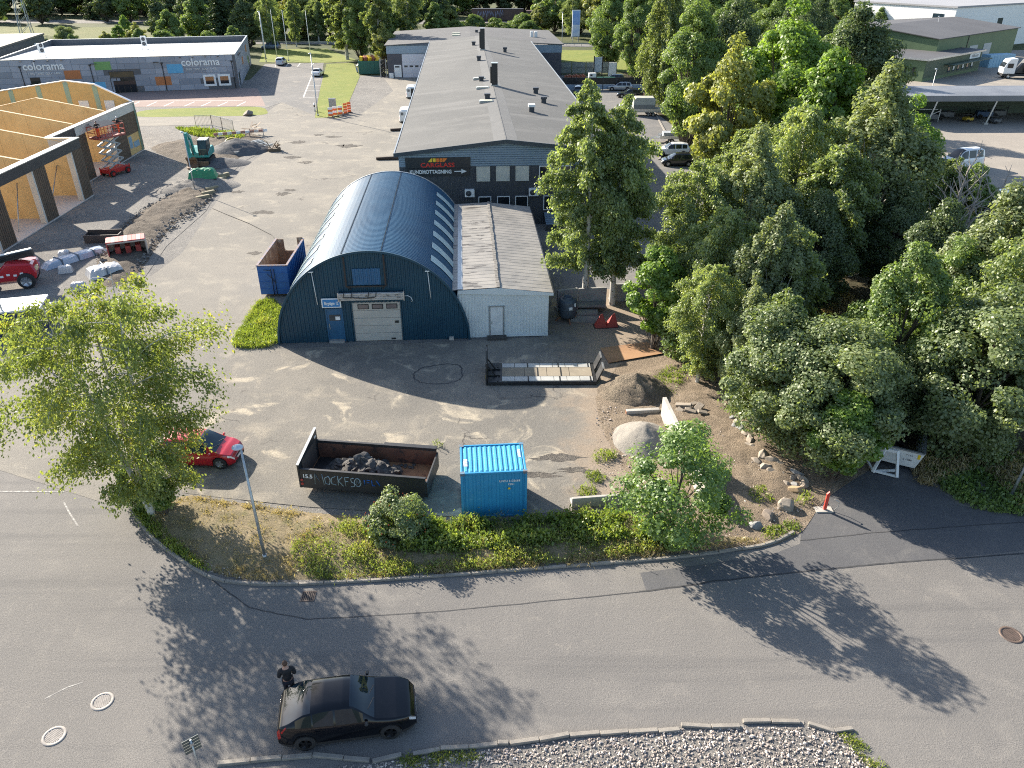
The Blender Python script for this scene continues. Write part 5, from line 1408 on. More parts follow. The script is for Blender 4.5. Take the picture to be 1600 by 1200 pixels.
for i in range(len(xs)-1):
    for k in range(3): f.append((4*i+k, 4*i+4+k, 4*i+5+k, 4*i+1+k))
mb = MB(); mb.add(v, f); mb.build('roof_sheet', CBR, ct)
for x in (0, L_-.18):
    for y in (0, D_-.16): MB().box(x-.006,y-.006,H_-.13,x+.19,y+.17,H_+.006).build('corner_casting', M('worn_corner_steel', (.05,.2,.34), (.16,.1,.06), 5, .6), ct)
MB().box(.16,.55,H_+.0,.33,1.1,H_+.008).build('paint_patch', WORNW, ct); MB().box(L_-.32,1.1,H_+.0,L_-.2,1.75,H_+.008).build('paint_patch', WORNW, ct)
text_mb('UNSU 2135668', .155, WHITE, ct, 'container_number', (2.2,.005,2.0), depth=.004, sx=.95, bold=.002)
text_mb('12G1', .14, WHITE, ct, 'container_code', (2.27,.005,1.82), depth=.004, bold=.002)
mb = MB(); mb.lathe([(.001,0),(.06,0),(.06,.006)], 14, (2.18,.006,1.62), 'y'); mb.build('yellow_sticker', YEL, ct)

# black tipping skip with broken asphalt
SKB = M('black_skip_paint', (.022,.024,.027), (.035,.034,.034), 1, .5, c3=(.09,.06,.045), s3=4, lo3=.66, hi3=.74)
SKI = M('rusty_skip_lining', (.17,.075,.045), (.1,.05,.035), 1.2, .75, .1, c3=(.04,.03,.028), s3=2.2, lo3=.52, hi3=.66)
SKF = M('bare_rust_floor', (.34,.17,.08), (.24,.11,.055), 1.5, .7, .1, c3=(.1,.05,.035), s3=3, lo3=.6, hi3=.72)
sk = thing('tipping_skip', 'long black open skip with graffiti, rusty inside and half full of broken asphalt', 'skip', (-10.09, 29.6), -.125)
SL, SW, SH = 6.1, 2.4, 1.05
MB().box(0,0,.28,SL,SW,.4).build('floor', SKF, sk)
MB().box(.0,-.07,.3,SL,.0,SH+.28).build('side_wall', SKB, sk, .01)
MB().box(.0,SW,.3,SL,SW+.07,SH+.28).build('side_wall', SKB, sk, .01)
mb = MB(); mb.box(.03,.003,.41,SL,.02,SH+.2); mb.box(.03,SW-.02,.41,SL,SW-.003,SH+.2); mb.build('lining', SKI, sk)
mb = MB(); mb.box(-.02,-.11,SH+.281,SL+.02,.04,SH+.36); mb.box(-.02,SW-.04,SH+.281,SL+.02,SW+.11,SH+.36); mb.box(3.4,SW+.12,SH+.2,SL,SW+.3,SH+.32); mb.build('top_rail', BLACKM, sk, .01)
mb = MB(); mb.extr([(-.1,-.09,.3),(-.1,SW+.09,.3),(-.1,SW+.09,SH+1.0),(-.1,-.09,SH+.55)], (.1,0,0)); mb.build('headboard', SKB, sk, .015); MB().bar((-.05,-.1,SH+.57),(-.05,SW+.1,SH+1.02),.13,.04).build('headboard_cap', STEEL, sk)
MB().box(.05,.03,.402,1.7,SW-.03,.412).build('tar_floor', M('tar_black', (.012,.012,.012), (.03,.028,.026), 2, .6), sk)
mb = MB(); mb.box(.005,.3,.45,.03,SW-.3,SH+.55); mb.build('headboard_lining', M('grey_brown_lining', (.08,.06,.05), (.05,.04,.035), 1.2, .75), sk)
MB().box(-.11,SW-.3,SH+.62,-.0+.012,SW-.1,SH+.72).build('plate', WHITE, sk)
MB().box(SL,-.06,.3,SL+.08,SW+.06,SH+.1).build('tailgate', SKB, sk, .01)
mb = MB(); mb.box(.2,.5,.12,SL-.2,.66,.28); mb.box(.2,SW-.66,.12,SL-.2,SW-.5,.28); mb.build('skid', BLACKM, sk)
mb = MB()
for x in (.5, SL-.6):
    for y in (.42, SW-.72): mb.cyl((x,y,.12),(x,y+.28,.12),.12)
mb.build('roller', STEEL, sk)
mb = MB()
for k in range(1, 6): mb.box(k*SL/6-.04,-.1,.3,k*SL/6+.04,-.071,SH+.27)
for k in range(1, 6): mb.box(k*SL/6-.04,SW+.071,.3,k*SL/6+.04,SW+.1,SH+.27)
text_mb('15.5', .3, WHITE, sk, 'volume_number', (.36,-.075,.9), depth=.004, bold=.006)
GRAF = M('pale_spray_paint', (.42,.52,.55), (.25,.32,.35), 5, .6)
mb = MB()
def gtag(pts, r=.022):
    mb.tube([(.62+(x-.9)*.78,-.08,z) for x, z in pts], r, 4)
gtag([(1.0,.58),(1.08,1.2),(1.3,.75),(1.5,1.2),(1.58,.58)]); gtag([(1.9,1.1),(1.65,.98),(1.68,.66),(1.92,.62),(2.0,.9),(1.9,1.1)]); gtag([(2.35,1.12),(2.08,1.0),(2.06,.68),(2.35,.62)])
gtag([(2.5,1.16),(2.48,.6)]); gtag([(2.78,1.12),(2.5,.88),(2.8,.58)]); gtag([(2.95,.6),(2.93,1.1),(3.2,1.12)]); gtag([(2.94,.86),(3.12,.88)]); gtag([(3.5,1.1),(3.3,1.05),(3.32,.88),(3.5,.8),(3.5,.62),(3.26,.58)])
gtag([(3.72+.2*cos(a*.7),.86+.24*sin(a*.7)) for a in range(10)]); gtag([(3.66,.7),(3.7,1.0),(3.8,.76),(3.84,.98)])
mb.build('graffiti', GRAF, sk)
mb = MB(); gtag([(4.15,1.05),(4.15,.75)], .03); gtag([(4.3,1.04),(4.5,1.04)], .03); gtag([(4.3,.9),(4.46,.9)], .03); gtag([(4.6,1.05),(4.62,.75),(4.8,.75)], .03); gtag([(4.9,1.05),(5.1,.75)], .03); mb.build('graffiti', M('blue_spray_paint', (.02,.12,.4), None, 4, .6), sk)
mb = MB()
for k in range(2): mb.lathe([(.001,0),(.07,0),(.07,.02)], 12, (.06,-.1,.55+.22*k), 'y')
mb.build('reflector', M('red_reflector', (.4,.04,.03), None, 3, .3), sk)
RUBM = M('broken_asphalt', (.06,.057,.054), (.04,.038,.036), 3, .9, 0, .6, 20, c3=(.13,.12,.11), s3=5, lo3=.5, hi3=.65)
rnd = random.Random(21)
rub = thing('rubble_pile', 'pile of broken dark asphalt slabs lying inside the black skip', 'rubble', sk.location, -.125)
mb = MB()
hv = []; hf = []
for i in range(9):
    for k in range(22):
        a = 2*pi*k/22; t = i/8
        hv.append((2.6+2.0*t*cos(a), 1.15+1.12*t*sin(a), .42+1.0*(1-t)*(1+.2*noise.noise(Vector((cos(a)*2,sin(a)*2,t*4))))))
for i in range(8):
    for k in range(22): hf.append((i*22+k,(i+1)*22+k,(i+1)*22+(k+1) % 22,i*22+(k+1) % 22))
mb.add(hv, hf); mb.build('rubble_core', RUBM, rub)
for k in range(130):
    a = rnd.uniform(0,6.28); t = sqrt(rnd.uniform(0,1)); x = 2.6+1.95*t*cos(a); y = 1.15+1.05*t*sin(a)
    z = .45+1.0*(1-t)
    s = rnd.uniform(.14,.42)
    mb = MB(); mb.stone((0,0,0),(s,s*rnd.uniform(.5,.9),s*rnd.uniform(.25,.5)), k, 1, .3)
    o = mb.build('asphalt_slab', RUBM, rub); o.location = (x,y,z-.05); o.rotation_euler = (rnd.uniform(-.7,.7),rnd.uniform(-.7,.7),rnd.uniform(0,6))
for k in range(14):
    mb = MB(); mb.stone((0,0,0),(.16,.12,.1), 300+k, 1); o = mb.build('asphalt_slab', RUBM, rub); o.location = (5.6+rnd.uniform(-.35,.35), .5+rnd.uniform(-.35,.7), .42)
for k in range(10):
    mb = MB(); mb.stone((0,0,0),(.12,.1,.07), 330+k, 1); o = mb.build('asphalt_slab', RUBM, rub); o.location = (4.6+rnd.uniform(-.4,.4), 2.1+rnd.uniform(-.2,.15), .42)

# tall blue open top container
OBL = M('deep_blue_container_paint', (.02,.11,.33), (.018,.09,.27), .8, .5, c3=(.1,.07,.06), s3=3, lo3=.68, hi3=.76)
OIN = M('worn_container_inside', (.3,.2,.13), (.2,.13,.09), 1.0, .8, c3=(.4,.34,.27), s3=1.8, lo3=.5, hi3=.7)
oc = thing('open_container', 'tall deep blue open topped roll container with rusty inside and notched rear wall', 'container', (-18.89, 53.44), .03)
W_, L2, H2 = 2.25, 6.0, 2.45
MB().box(0,0,.2,W_,L2,.3).build('floor', OIN, oc)
for x, nm in ((0,-1),(W_-.08,1)):
    MB().box(x,.0,.3,x+.08,L2,H2).build('side_wall', OBL, oc)
    MB().box(x+(.082 if nm < 0 else -.012),.06,.32,x+(.092 if nm < 0 else -.002),L2-.05,H2-.02).build('lining', OIN, oc)
    mb = MB()
    for k in range(11):
        xx = x-.05 if nm < 0 else x+.083
        mb.box(xx,.25+k*.54,.35,xx+.047,.37+k*.54,H2-.1)
    mb.build('rib', OBL, oc)
mb = MB(); mb.box(-.04,-.05,H2+.002,.12,L2+.03,H2+.08); mb.box(W_-.12,-.05,H2+.002,W_+.04,L2+.03,H2+.08); mb.box(.12,-.07,H2+.0,W_-.12,.09,H2+.08); mb.build('top_rail', M('rust_edged_rail', (.22,.13,.08), (.05,.1,.22), 4, .6), oc)
mb = MB(); mb.extr([(.09,L2-.08,.3),(W_-.09,L2-.08,.3),(W_-.09,L2-.08,H2+.2),(W_-.55,L2-.08,H2+.2),(W_-.55,L2-.08,H2-.9),(.62,L2-.08,H2-.9),(.62,L2-.08,H2+.05),(.09,L2-.08,H2+.05)], (0,.07,0)); mb.build('end_wall', OIN, oc)
for x in (.02, W_/2+.01):
    d = MB().box(x,-.07,.25,x+W_/2-.03,-.005,H2-.01).build('door', OBL, oc, .01)
    mb = MB()
    for z in (.6,1.2,1.9): mb.box(x+.03,-.1,z,x+W_/2-.06,-.072,z+.08)
    mb.build('door_rib', OBL, d)
mb = MB(); mb.tube([(W_/2-.1,-.12,.25),(W_/2-.1,-.12,H2-.2)],.025,6); mb.tube([(W_/2+.12,-.12,.25),(W_/2+.12,-.12,H2-.2)],.025,6); mb.tube([(.5,-.13,H2-.25),(W_/2-.1,-.13,H2-.3)],.02,6); mb.tube([(W_/2-.4,-.13,1.9),(W_/2+.15,-.13,1.2)],.02,6); mb.build('locking_bar', BLACKM, oc)

# flat hook platform
PLK = M('worn_plywood_deck', (.26,.22,.16), (.2,.17,.125), 1.2, .8, c3=(.33,.29,.22), s3=2.5); ALP = M('ribbed_aluminium_deck', (.5,.5,.47), (.4,.4,.38), 1.5, .5, .3)
fp = thing('flat_platform', 'flat steel hooklift platform with timber deck and upright black headboard', 'platform', (-1.46, 39.9), .01)
FL, FD = 6.55, 2.45
MB().box(0,0,.05,FL,FD,.26).build('frame', BLACKM, fp, .015)
for r_, (y0, y1, m_, nn) in enumerate(((.1,.62,ALP,7),(.66,1.75,PLK,4),(1.79,2.3,ALP,7))):
    for k in range(nn):
        a = .85+k*(FL-1.05)/nn; b = .85+(k+1)*(FL-1.05)/nn
        MB().box(a+.015,y0,.26,b-.015,y1,.30).build('deck_plank', m_, fp)
mb = MB()
for x in (.6,2.45,4.35,6.2):
    for y in (.08,1.78): mb.box(x-.04,y,.262,x+.04,y+.52,.315)
mb.box(3.0,.66,.262,3.08,1.75,.315); mb.box(4.42,.66,.262,4.5,1.75,.315); mb.build('cross_bar', BLACKM, fp)
mb = MB(); mb.box(-.12,-.02,.05,-.02,FD+.02,1.0); mb.extr([(-.12,.9,1.0),(-.02,.9,1.0),(-.02,1.2,1.75),(-.12,1.2,1.75)], (0,.6,0)); mb.box(-.11,-.0,1.0,-.03,.14,1.5); mb.box(-.11,FD-.14,1.0,-.03,FD,1.6); mb.build('headboard', BLACKM, fp, .01)
MB().box(-.135,FD-.12,.3,-.121,FD+.0,1.55).build('headboard_edge', STEEL, fp)
for y in (.75,1.55): MB().bar((.0,y,.3),(.75,y,.32),.08).bar((-.02,y,1.0),(.45,y,.32),.07).build('stay', BLACKM, fp)
for y0, y1 in ((.15,.95),(1.55,2.35)):
    mb = MB(); mb.extr([(FL+.0,y0,.2),(FL+.35,y0,1.05),(FL+.43,y0,1.05),(FL+.1,y0,.2)], (0,y1-y0,0)); mb.build('ramp', BLACKM, fp); MB().box(FL+.34,y0,1.05,FL+.44,y1,1.09).build('ramp_edge', ALU, fp)
for z in (.4,.55): MB().box(-.135,.1,z,-.121,.2,z+.08).build('marker_lamp', YEL, fp)
MB().box(.0,-.02,.1,FL,-.002,.2).build('edge_rail', BLACKM, fp)

plate = thing('steel_plate', 'large flat rusty steel sheet lying on the soil beside the trees', 'steel plate', (0,0,0))
mb = MB(); pts = [(5.79, 44.72),(6.11, 42.68),(10.04, 44.08),(8.96, 45.66)]
mb.prism([(p[0],p[1]) for p in pts], .05, .075); mb.build('plate', M('orange_rust_plate', (.36,.21,.11), (.27,.15,.08), .7, .7, .1, c3=(.2,.14,.1), s3=2), plate)
plate.location = (0,0,.03)

# white hooklift skip under the trees
ws = thing('hooklift_skip', 'white hooklift skip with slanted front and steel hook frame under the bushes', 'skip', (18.96, 31.66), -.48)
mb = MB(); mb.extr([(-1.2,0,.3),(1.2,0,.3),(1.45,-.25,1.35),(-1.45,-.25,1.35)], (0,.06,.0)); mb.build('front_wall', M('dirty_white_skip', (.72,.73,.72), (.6,.61,.6), 1.2, .55, c3=(.25,.22,.2), s3=4, lo3=.66, hi3=.75), ws)
for s in (-1,1):
    mb = MB(); mb.extr([(s*1.2,.0,.3),(s*1.45,-.22,1.35),(s*1.45,6,1.35),(s*1.2,6,.3)], (s*.05,0,0)); mb.build('side_wall', M('dirty_white_skip',(.5,.5,.5)), ws)
    mb = MB(); mb.bar((s*1.47,-.25,1.38),(s*1.47,6,1.38),.1,.08); mb.build('top_rail', STEEL, ws)
MB().box(-1.2,.1,.25,1.2,6,.35).build('floor', M('dark_waste', (.04,.025,.022), (.06,.04,.03), 4, .9), ws)
mb = MB(); mb.bar((-1.45,-.27,1.38),(1.45,-.27,1.38),.1,.08); mb.build('top_rail', STEEL, ws)
mb = MB(); mb.bar((-.55,-.9,.1),(-.25,-.3,1.25),.12); mb.bar((.55,-.9,.1),(.3,-.3,1.25),.12); mb.bar((-.55,-.9,.1),(.55,-.3,.15),.1); mb.bar((-.55,-.85,.12),(.55,-.85,.12),.1); mb.bar((-.9,.0,.1),(-.55,-.9,.1),.1); mb.bar((-.3,-.32,1.2),(.3,-.32,1.2),.14); mb.build('hook_frame', M('dirty_white_skip',(.5,.5,.5)), ws)
text_mb('7 M3', .16, DKGREY, ws, 'lettering', (.85,-.17,1.02), (pi/2+.23,0,0), depth=.004); text_mb('2 1380', .15, DKGREY, ws, 'lettering', (.82,-.11,.72), (pi/2+.23,0,0), depth=.004)
MB().obox((1.28,-.19,1.1),(.12,.03,.3),(.23,0,0)).build('marker_panel', YEL, ws)
mb = MB()
for k in range(60): mb.stone((random.uniform(-1.1,1.1),random.uniform(.3,5.6),random.uniform(.4,.8)),(.2,.18,.12),k+900,1)
mb.build('waste', M('dark_waste',(.04,.02,.02)), ws)

# --------------------------------------------------- concrete panels and stones
def panel(name, label, p0, p1, h, t, mat=CONCRETE, z=.02, foot=True, cat='concrete wall', group=None, lean=0):
    a = Vector((*p0,0)); b = Vector((*p1,0)); d = b-a
    o = thing(name, label, cat, (p0[0],p0[1],z), atan2(d.y,d.x), group)
    MB().box(0,-t/2,0,d.length,t/2,h).build('wall_panel', mat, o, .015)
    if foot: MB().box(.02,t/2+.003,0,d.length-.02,t/2+.5,.12).build('foot', mat, o, .015)
    return o
panel('concrete_wall', 'tall pale concrete wall running from the soil heap into the leaning shrub tree', (8.43, 36.36), (8.71, 32.39), 1.3, .22)
panel('concrete_wall', 'pale concrete wall standing almost hidden behind the shrub tree', (8.78, 32.05), (9.0, 28.29), 1.25, .2)
panel('concrete_wall', 'low pale concrete wall lying along the weeds right of the blue container', (2.8, 28.38), (5.61, 28.72), .55, .16)
bm = thing('concrete_beam', 'short pale concrete beam with rusty end between the two heaps', 'beam', (6.42, 36.63), .1)
MB().box(0,-.14,0,1.9,.14,.3).build('beam', CONCRETE, bm, .02); MB().box(-.012,-.12,.02,-.002,.12,.28).build('rusty_end', RUST, bm)
panel('concrete_wall', 'grey concrete wall behind the tank beside the shed corner', (3.25, 50.85), (4.72, 51.3), 1.6, .18, CONCG)
panel('concrete_wall', 'grey concrete wall at the foot of the twin birch', (4.81, 51.19), (6.84, 51.42), 1.6, .18, CONCG)
panel('concrete_wall', 'grey concrete wall right of the birch trunk', (7.28, 52.47), (8.98, 52.71), 1.4, .18, CONCG)
panel('concrete_wall', 'grey concrete wall ending behind the bright green shrub', (9.08, 52.71), (10.0, 52.47), 1.4, .18, CONCG)
STN = M('pale_granite', (.29,.245,.195), (.2,.175,.145), 1.6, .9, 0, .5, 12, c3=(.2,.18,.16), s3=4); STG = M('grey_granite', (.23,.23,.225), (.16,.165,.165), 2, .9, 0, .5, 12)
def boulder(p, size, label, seed, mat=STN, group=None, z=.0):
    mb = MB(); mb.stone((0,0,0), size, seed, 3, .22)
    o = mb.build('boulder', mat); o.location = (p[0], p[1], z)
    return tag(o, label, 'boulder', group)
boulder((12.95, 28.43), (.52,.42,.45), 'largest pale boulder with flat sunlit top near the red marker post', 5)
boulder((11.85, 27.78), (.48,.34,.3), 'brown pointed boulder left of the largest pale boulder', 9, M('brown_granite', (.22,.18,.145), (.16,.13,.11), 2, .9, 0, .5, 12))
boulder((11.08, 27.01), (.3,.27,.27), 'round grey boulder nearest the kerb', 12, STG)
boulder((13.87, 29.6), (.55,.3,.25), 'tilted orange brown slab boulder against the bushes', 15, M('ochre_granite', (.36,.25,.14), (.24,.19,.14), 1.6, .9, 0, .4, 12))
boulder((-41.74, 126.27), (.9,.8,.75), 'dark round boulder on the tip of the lawn island', 22, M('brown_granite',(.2,.16,.13)))
boulder((5.8, 25.93), (.34,.25,.2), 'flat grey stone in the weeds below the shrub tree', 31, STG)
ORD = ['first','second','third','fourth','fifth','sixth','seventh','eighth','ninth','tenth','eleventh','twelfth','thirteenth','fourteenth','fifteenth','sixteenth','seventeenth','eighteenth','nineteenth','twentieth','twenty first','twenty second']
lab = '%s stone in the row along the bushes, %s counted from the marker post'
rr = random.Random(5)
row = [(13.11, 31.22),(13.42, 30.95),(14.17, 31.01),(13.8, 30.63),(14.3, 30.53),(13.43, 30.16),(13.75, 30.01),(13.6, 31.77),(13.26, 32.05),(12.93, 32.62),(12.73, 33.32),(12.69, 33.92),(12.61, 34.54),(12.57, 35.04),(12.39, 35.69),(12.26, 36.16),(12.12, 36.63),(12.54, 32.05),(12.77, 31.49),(14.31, 30.16),(12.22, 35.3),(12.44, 33.5)]
row.sort(key=lambda q: -q[0])
for i, p in enumerate(row):
    s = rr.uniform(.22,.42); smat = rr.choice((STN,STG,STN))
    boulder((p[0]+rr.uniform(-.1,.1),p[1]), (s*1.25,s*.8,s*.7), lab % (('large ' if s > .35 else 'small ' if s < .28 else '')+('grey' if smat is STG else 'pale brown'), ORD[i]), 60+i, smat, 'stones along the foot of the bushes')
slabs = [(9.42, 36.83),(9.92, 37.18),(10.48, 37.6),(10.06, 36.77),(10.55, 37.04),(10.7, 36.56),(9.77, 37.32)]
for i, p in enumerate(slabs):
    mb = MB(); mb.obox((0,0,.1),(rr.uniform(.5,.9),rr.uniform(.25,.45),.12),(rr.uniform(-.2,.2),rr.uniform(-.3,.3),rr.uniform(-.5,.9)))
    o = mb.build('stone_slab', STN, None, .02); o.location = (p[0],p[1],.02+.02*i); tag(o, 'flat broken stone slab, %s from the left in the heap right of the tall concrete wall' % ORD[sorted(q[0] for q in slabs).index(p[0])], 'slab', 'stone slabs heaped beside the concrete panel')

# marker post, tank, boards, red covers
mp = thing('marker_post', 'slim red marker post with a bent hoop beside the drive', 'post', (14.61, 28.19))
mb = MB(); mb.box(-.07,-.04,.02,.07,.04,.95); mb.extr([(-.07,-.04,.95),(.07,-.04,.95),(.03,-.04,1.08)], (0,.08,0)); mb.build('post', M('red_marker', (.55,.06,.04), None, 2, .5), mp)
MB().box(-.45,-.2,0,.35,.2,.06).build('foot', CONCRETE, mp); mb = MB(); mb.tube([(.35,-.1,.0),(.55,-.12,.3),(.5,-.15,.62),(.3,-.1,.7)], .02, 6); mb.build('hoop', STEEL, mp)
tk = thing('plastic_tank', 'dark blue grey round tank with open top beside the shed corner', 'tank', (3.9, 49.31), .2)
mb = MB(); mb.lathe([(.01,.3),(.5,.3),(.62,.45),(.66,.9),(.66,1.45),(.6,1.6),(.48,1.68),(.35,1.7),(.35,1.8),(.3,1.8),(.3,1.6),(.01,1.58)], 26); mb.build('vessel', M('blue_grey_plastic', (.06,.08,.1), (.05,.065,.085), 1.5, .5), tk)
for z in (.95,1.15): mb = MB(); mb.lathe([(.665,z),(.69,z+.03),(.665,z+.06)], 26); mb.build('hoop', M('blue_grey_plastic',(.06,.08,.1)), tk)
MB().box(-.1,-.72,1.05,.15,-.66,1.25).build('paper_label', WHITE, tk); MB().box(.3,-.66,1.25,.4,-.6,1.5).build('paper_label', WHITE, tk)
mb = MB()
for a in range(4): mb.bar((.5*cos(a*1.57),.5*sin(a*1.57),.3),(.85*cos(a*1.57),.85*sin(a*1.57),0),.08)
mb.build('leg', RUST, tk)
for i, (p, w, l, z) in enumerate((((5.16, 49.31),2.0,.9,.0),((5.36, 49.96),1.5,.75,.22),((5.61, 50.74),2.2,.8,.5))):
    bd = thing('board_stack', ('bottom stack of grey boards on the ground right of the tank','middle grey board resting on the lower stack right of the tank','topmost grey board against the concrete panel right of the tank')[i], 'boards', (p[0],p[1],z), -.12+.08*i, 'stacked boards right of the tank')
    for k in range(2 if i else 3): MB().box(-w/2,-l/2,.02+k*.07,w/2,l/2,.08+k*.07).build('board', M('grey_board', (.26,.25,.23), (.19,.18,.17), 1.5, .85), bd)
for i, p in enumerate(((6.15, 48.25),(6.91, 48.35))):
    cv = thing('red_cover', 'red folded wedge shaped cover, %s of the pair near the stacked boards' % ('left one','right one')[i], 'cover', p, .1, 'pair of red wedge covers')
    mb = MB(); mb.add([(-.42,-.35,0),(.42,-.35,0),(.42,.3,0),(-.42,.3,0),(-.06+.1*i,-.1,.95),(.1+.1*i,-.05,1.0)], [(0,1,5,4),(1,2,5),(2,3,4,5),(3,0,4),(3,2,1,0)]); mb.build('cover', M('dull_red_plastic', (.33,.04,.03), (.25,.03,.025), 2, .6), cv, .02)
    MB().box(-.5,-.42,-.0,.5,.38,.03).build('foot', TRIM, cv)

# --------------------------------------------------- street furniture
def street_lamp(label, p, h, head=(.0,0), rz=0, group=None, lean=(0,0), r=.075, arm=.0, headlen=.62, name='street_lamp'):
    t = thing(name, label, 'lamp post', p, rz, group)
    mb = MB(); top = (lean[0],lean[1],h); mb.tube([(0,0,0),(lean[0]*.2,lean[1]*.2,h*.2),top], [r,r*.9,r*.6], 10); mb.build('pole', STEEL, t)
    MB().cyl((0,0,-.02),(0,0,.3),r*1.25,n=10).build('base_sleeve', STEEL, t); MB().box(-.05,-r-.02,.9,.05,-r+.01,1.25).build('hatch', STEEL, t)
    if headlen:
        mb = MB(); x, y, z = top
        mb.lathe([(.01,-.06),(.12,-.05),(.22,0),(.2,.05),(.1,.1),(.01,.11)], 16)
        mb.v = [(vx*headlen*1.7+x-.12, vy*.95+y, vz+z+.05) for vx, vy, vz in mb.v]
        mb.build('lamp_head', M('pale_blue_lamp_head', (.5,.56,.62), (.42,.48,.55), 3, .3), t)
    return t
street_lamp('tall grey lamp post with oval head rising from the dry bank beside the red hatchback', (-10.6, 24.87), 5.75, lean=(-.06,0))
street_lamp('bare white pole of a street lamp on the grassy slope at the right picture edge', (23.75, 29.06), 6.5, lean=(.55,.1), headlen=0)
street_lamp('slim lamp pole at the left edge in front of the white topped box', (-34.07, 46.93), 6.5, lean=(-.2,0), headlen=.6)
street_lamp('thin temporary light mast on the spoil heap beside the green tarpaulin', (-34.26, 82.17), 6.2, headlen=.5, r=.06)
street_lamp('lamp post at the corner of the triangular lawn by the traffic barriers', (-30.58, 125.74), 9.0, headlen=.6, r=.1)
street_lamp('lamp post right of the far workshop roof', (13.74, 229.15), 8.0, headlen=.6, r=.1)
street_lamp('lamp post behind the left part of the far workshop roof', (-26.5, 318.12), 9.0, headlen=.6, r=.12)
street_lamp('lamp post behind the right corner of the paint shop', (-57.26, 191.98), 10.5, headlen=.6, r=.1)
for i, (p, h) in enumerate((((-58.93, 197.98),10.2),((-56.99, 200.48),10.3),((-52.64, 194.34),10.6),((-48.19, 197.98),10.4))):
    t = thing('flagpole', 'bare white flagpole on the far lawn, %s from the left' % ('first','second','third','fourth')[i], 'flagpole', p, 0, 'flagpoles on the far lawn')
    MB().tube([(0,0,0),(0,0,h)], [.09,.05], 8).build('pole', WHITE, t); MB().lathe([(.01,.12),(.09,.06),(.09,0),(.01,-.04)], 8, (0,0,h+.05)).build('finial', WHITE, t); MB().box(-.15,-.15,0,.15,.15,.25).build('base', CONCRETE, t)
sgp = thing('road_sign', 'small road sign seen from behind with ribbed plate on a grey pole', 'sign', (-9.6,14.6), .65)
MB().tube([(0,0,0),(0,0,2.3)], .03, 8).build('pole', STEEL, sgp)
mb = MB()
for k in range(5): mb.box(-.24,.032,1.72+k*.12,.24,.05,1.83+k*.12)
mb.build('sign_plate', M('dark_sign_back', (.1,.12,.12), (.08,.09,.09), 3, .5, .4), sgp); MB().box(-.06,-.05,2.05,.06,.05,2.15).build('clamp', STEEL, sgp)
def manhole(p, r, label, seed, dark=False, grate=True):
    t = thing('manhole_cover', label, 'manhole', (p[0],p[1],.004), seed*.7)
    rimm = M('worn_iron_bright', (.36,.33,.3), (.26,.24,.22), 6, .75, 0, spec=.2) if not dark else M('brown_iron', (.14,.1,.08), (.1,.075,.06), 5, .6, .3)
    lid = M('worn_iron_lid', (.17,.16,.15), (.12,.112,.105), 9, .8, 0, spec=.2) if not dark else M('brown_iron',(.1,.1,.1))
    mb = MB(); mb.lathe([(r*.74,.0),(r*.74,.016),(r,.012),(r*1.01,0)], 40); mb.build('ring', rimm, t)
    mb = MB(); mb.lathe([(.001,.008),(r*.735,.008)], 40); mb.build('lid', lid, t)
    mb = MB(); n = 11
    for k in range(n):
        y = -r*.66+k*r*1.32/(n-1); w = sqrt(max(.001,(r*.70)**2-y*y)); mb.box(-w,y-.018,.008,w,y+.018,.016)
    if dark:
        for k in range(n):
            y = -r*.66+k*r*1.32/(n-1); w = sqrt(max(.001,(r*.70)**2-y*y)); mb.box(y-.018,-w,.0085,y+.018,w,.0165)
    mb.build('rib', rimm, t)
manhole((-14.28, 17.72), .38, 'pale worn manhole cover higher up the street on the left', 1)
manhole((-15.26, 16.37), .38, 'pale ribbed manhole cover nearest the lower left corner', 2)
manhole((19.1, 20.7), .42, 'brown waffle pattern manhole cover near the right picture edge', 3, True)
dg = thing('drain_grate', 'small square drain grate by the kerb below the dry bank', 'drain', (*(-8.25, 22.7),.004), .02)
MB().box(-.24,-.24,0,.24,.24,.008).build('pit', BLACK, dg)
mb = MB(); mb.box(-.28,-.28,0,.28,-.24,.02); mb.box(-.28,.24,0,.28,.28,.02); mb.box(-.28,-.24,0,-.24,.24,.02); mb.box(.24,-.24,0,.28,.24,.02)
for k in range(6): mb.box(-.2+k*.075,-.24,.008,-.17+k*.075,.24,.018)
mb.build('grate', M('brown_iron',(.1,.1,.1)), dg)
# orange traffic barriers
for i, p in enumerate(((-28.23, 124.15),(-27.74, 125.2),(-27.04, 125.74))):
    t = thing('traffic_barrier', 'orange white traffic barrier board %s at the tip of the triangular lawn' % ('leftmost','in the middle','rightmost')[i], 'barrier', p, .1*i, 'orange barriers by the lawn')
    for k in range(4): MB().box(-.35,-.05,.25+k*.32,.35,.05,.55+k*.32).build('stripe_board', ORANGE if k % 2 == 0 else WHITE, t)
    mb = MB(); mb.bar((-.3,0,0),(-.3,0,1.5),.06); mb.bar((.3,0,0),(.3,0,1.5),.06); mb.box(-.5,-.3,0,.5,.3,.1); mb.build('stand', TRIM, t)
for i, p in enumerate(((-26.54, 127.36),(-26.13, 128.46))):
    t = thing('warning_screen', 'orange screen with yellow bands %s behind the barriers' % ('nearer','farther')[i], 'barrier', p, .5, 'orange barriers by the lawn')
    for k in range(4): MB().box(-.3,-.04,.1+k*.4,.3,.04,.42+k*.4).build('stripe_board', ORANGE, t)
    MB().box(-.45,-.25,0,.45,.25,.08).build('stand', TRIM, t)
es = thing('control_box', 'grey control box on a post beside the orange barriers', 'box', (-28.71, 128.46), .1)
MB().box(-.55,-.2,.8,.55,.2,2.2).build('box', M('grey_box', (.3,.32,.33)), es, .03); MB().box(-.1,-.1,0,.1,.1,.8).build('post', STEEL, es)
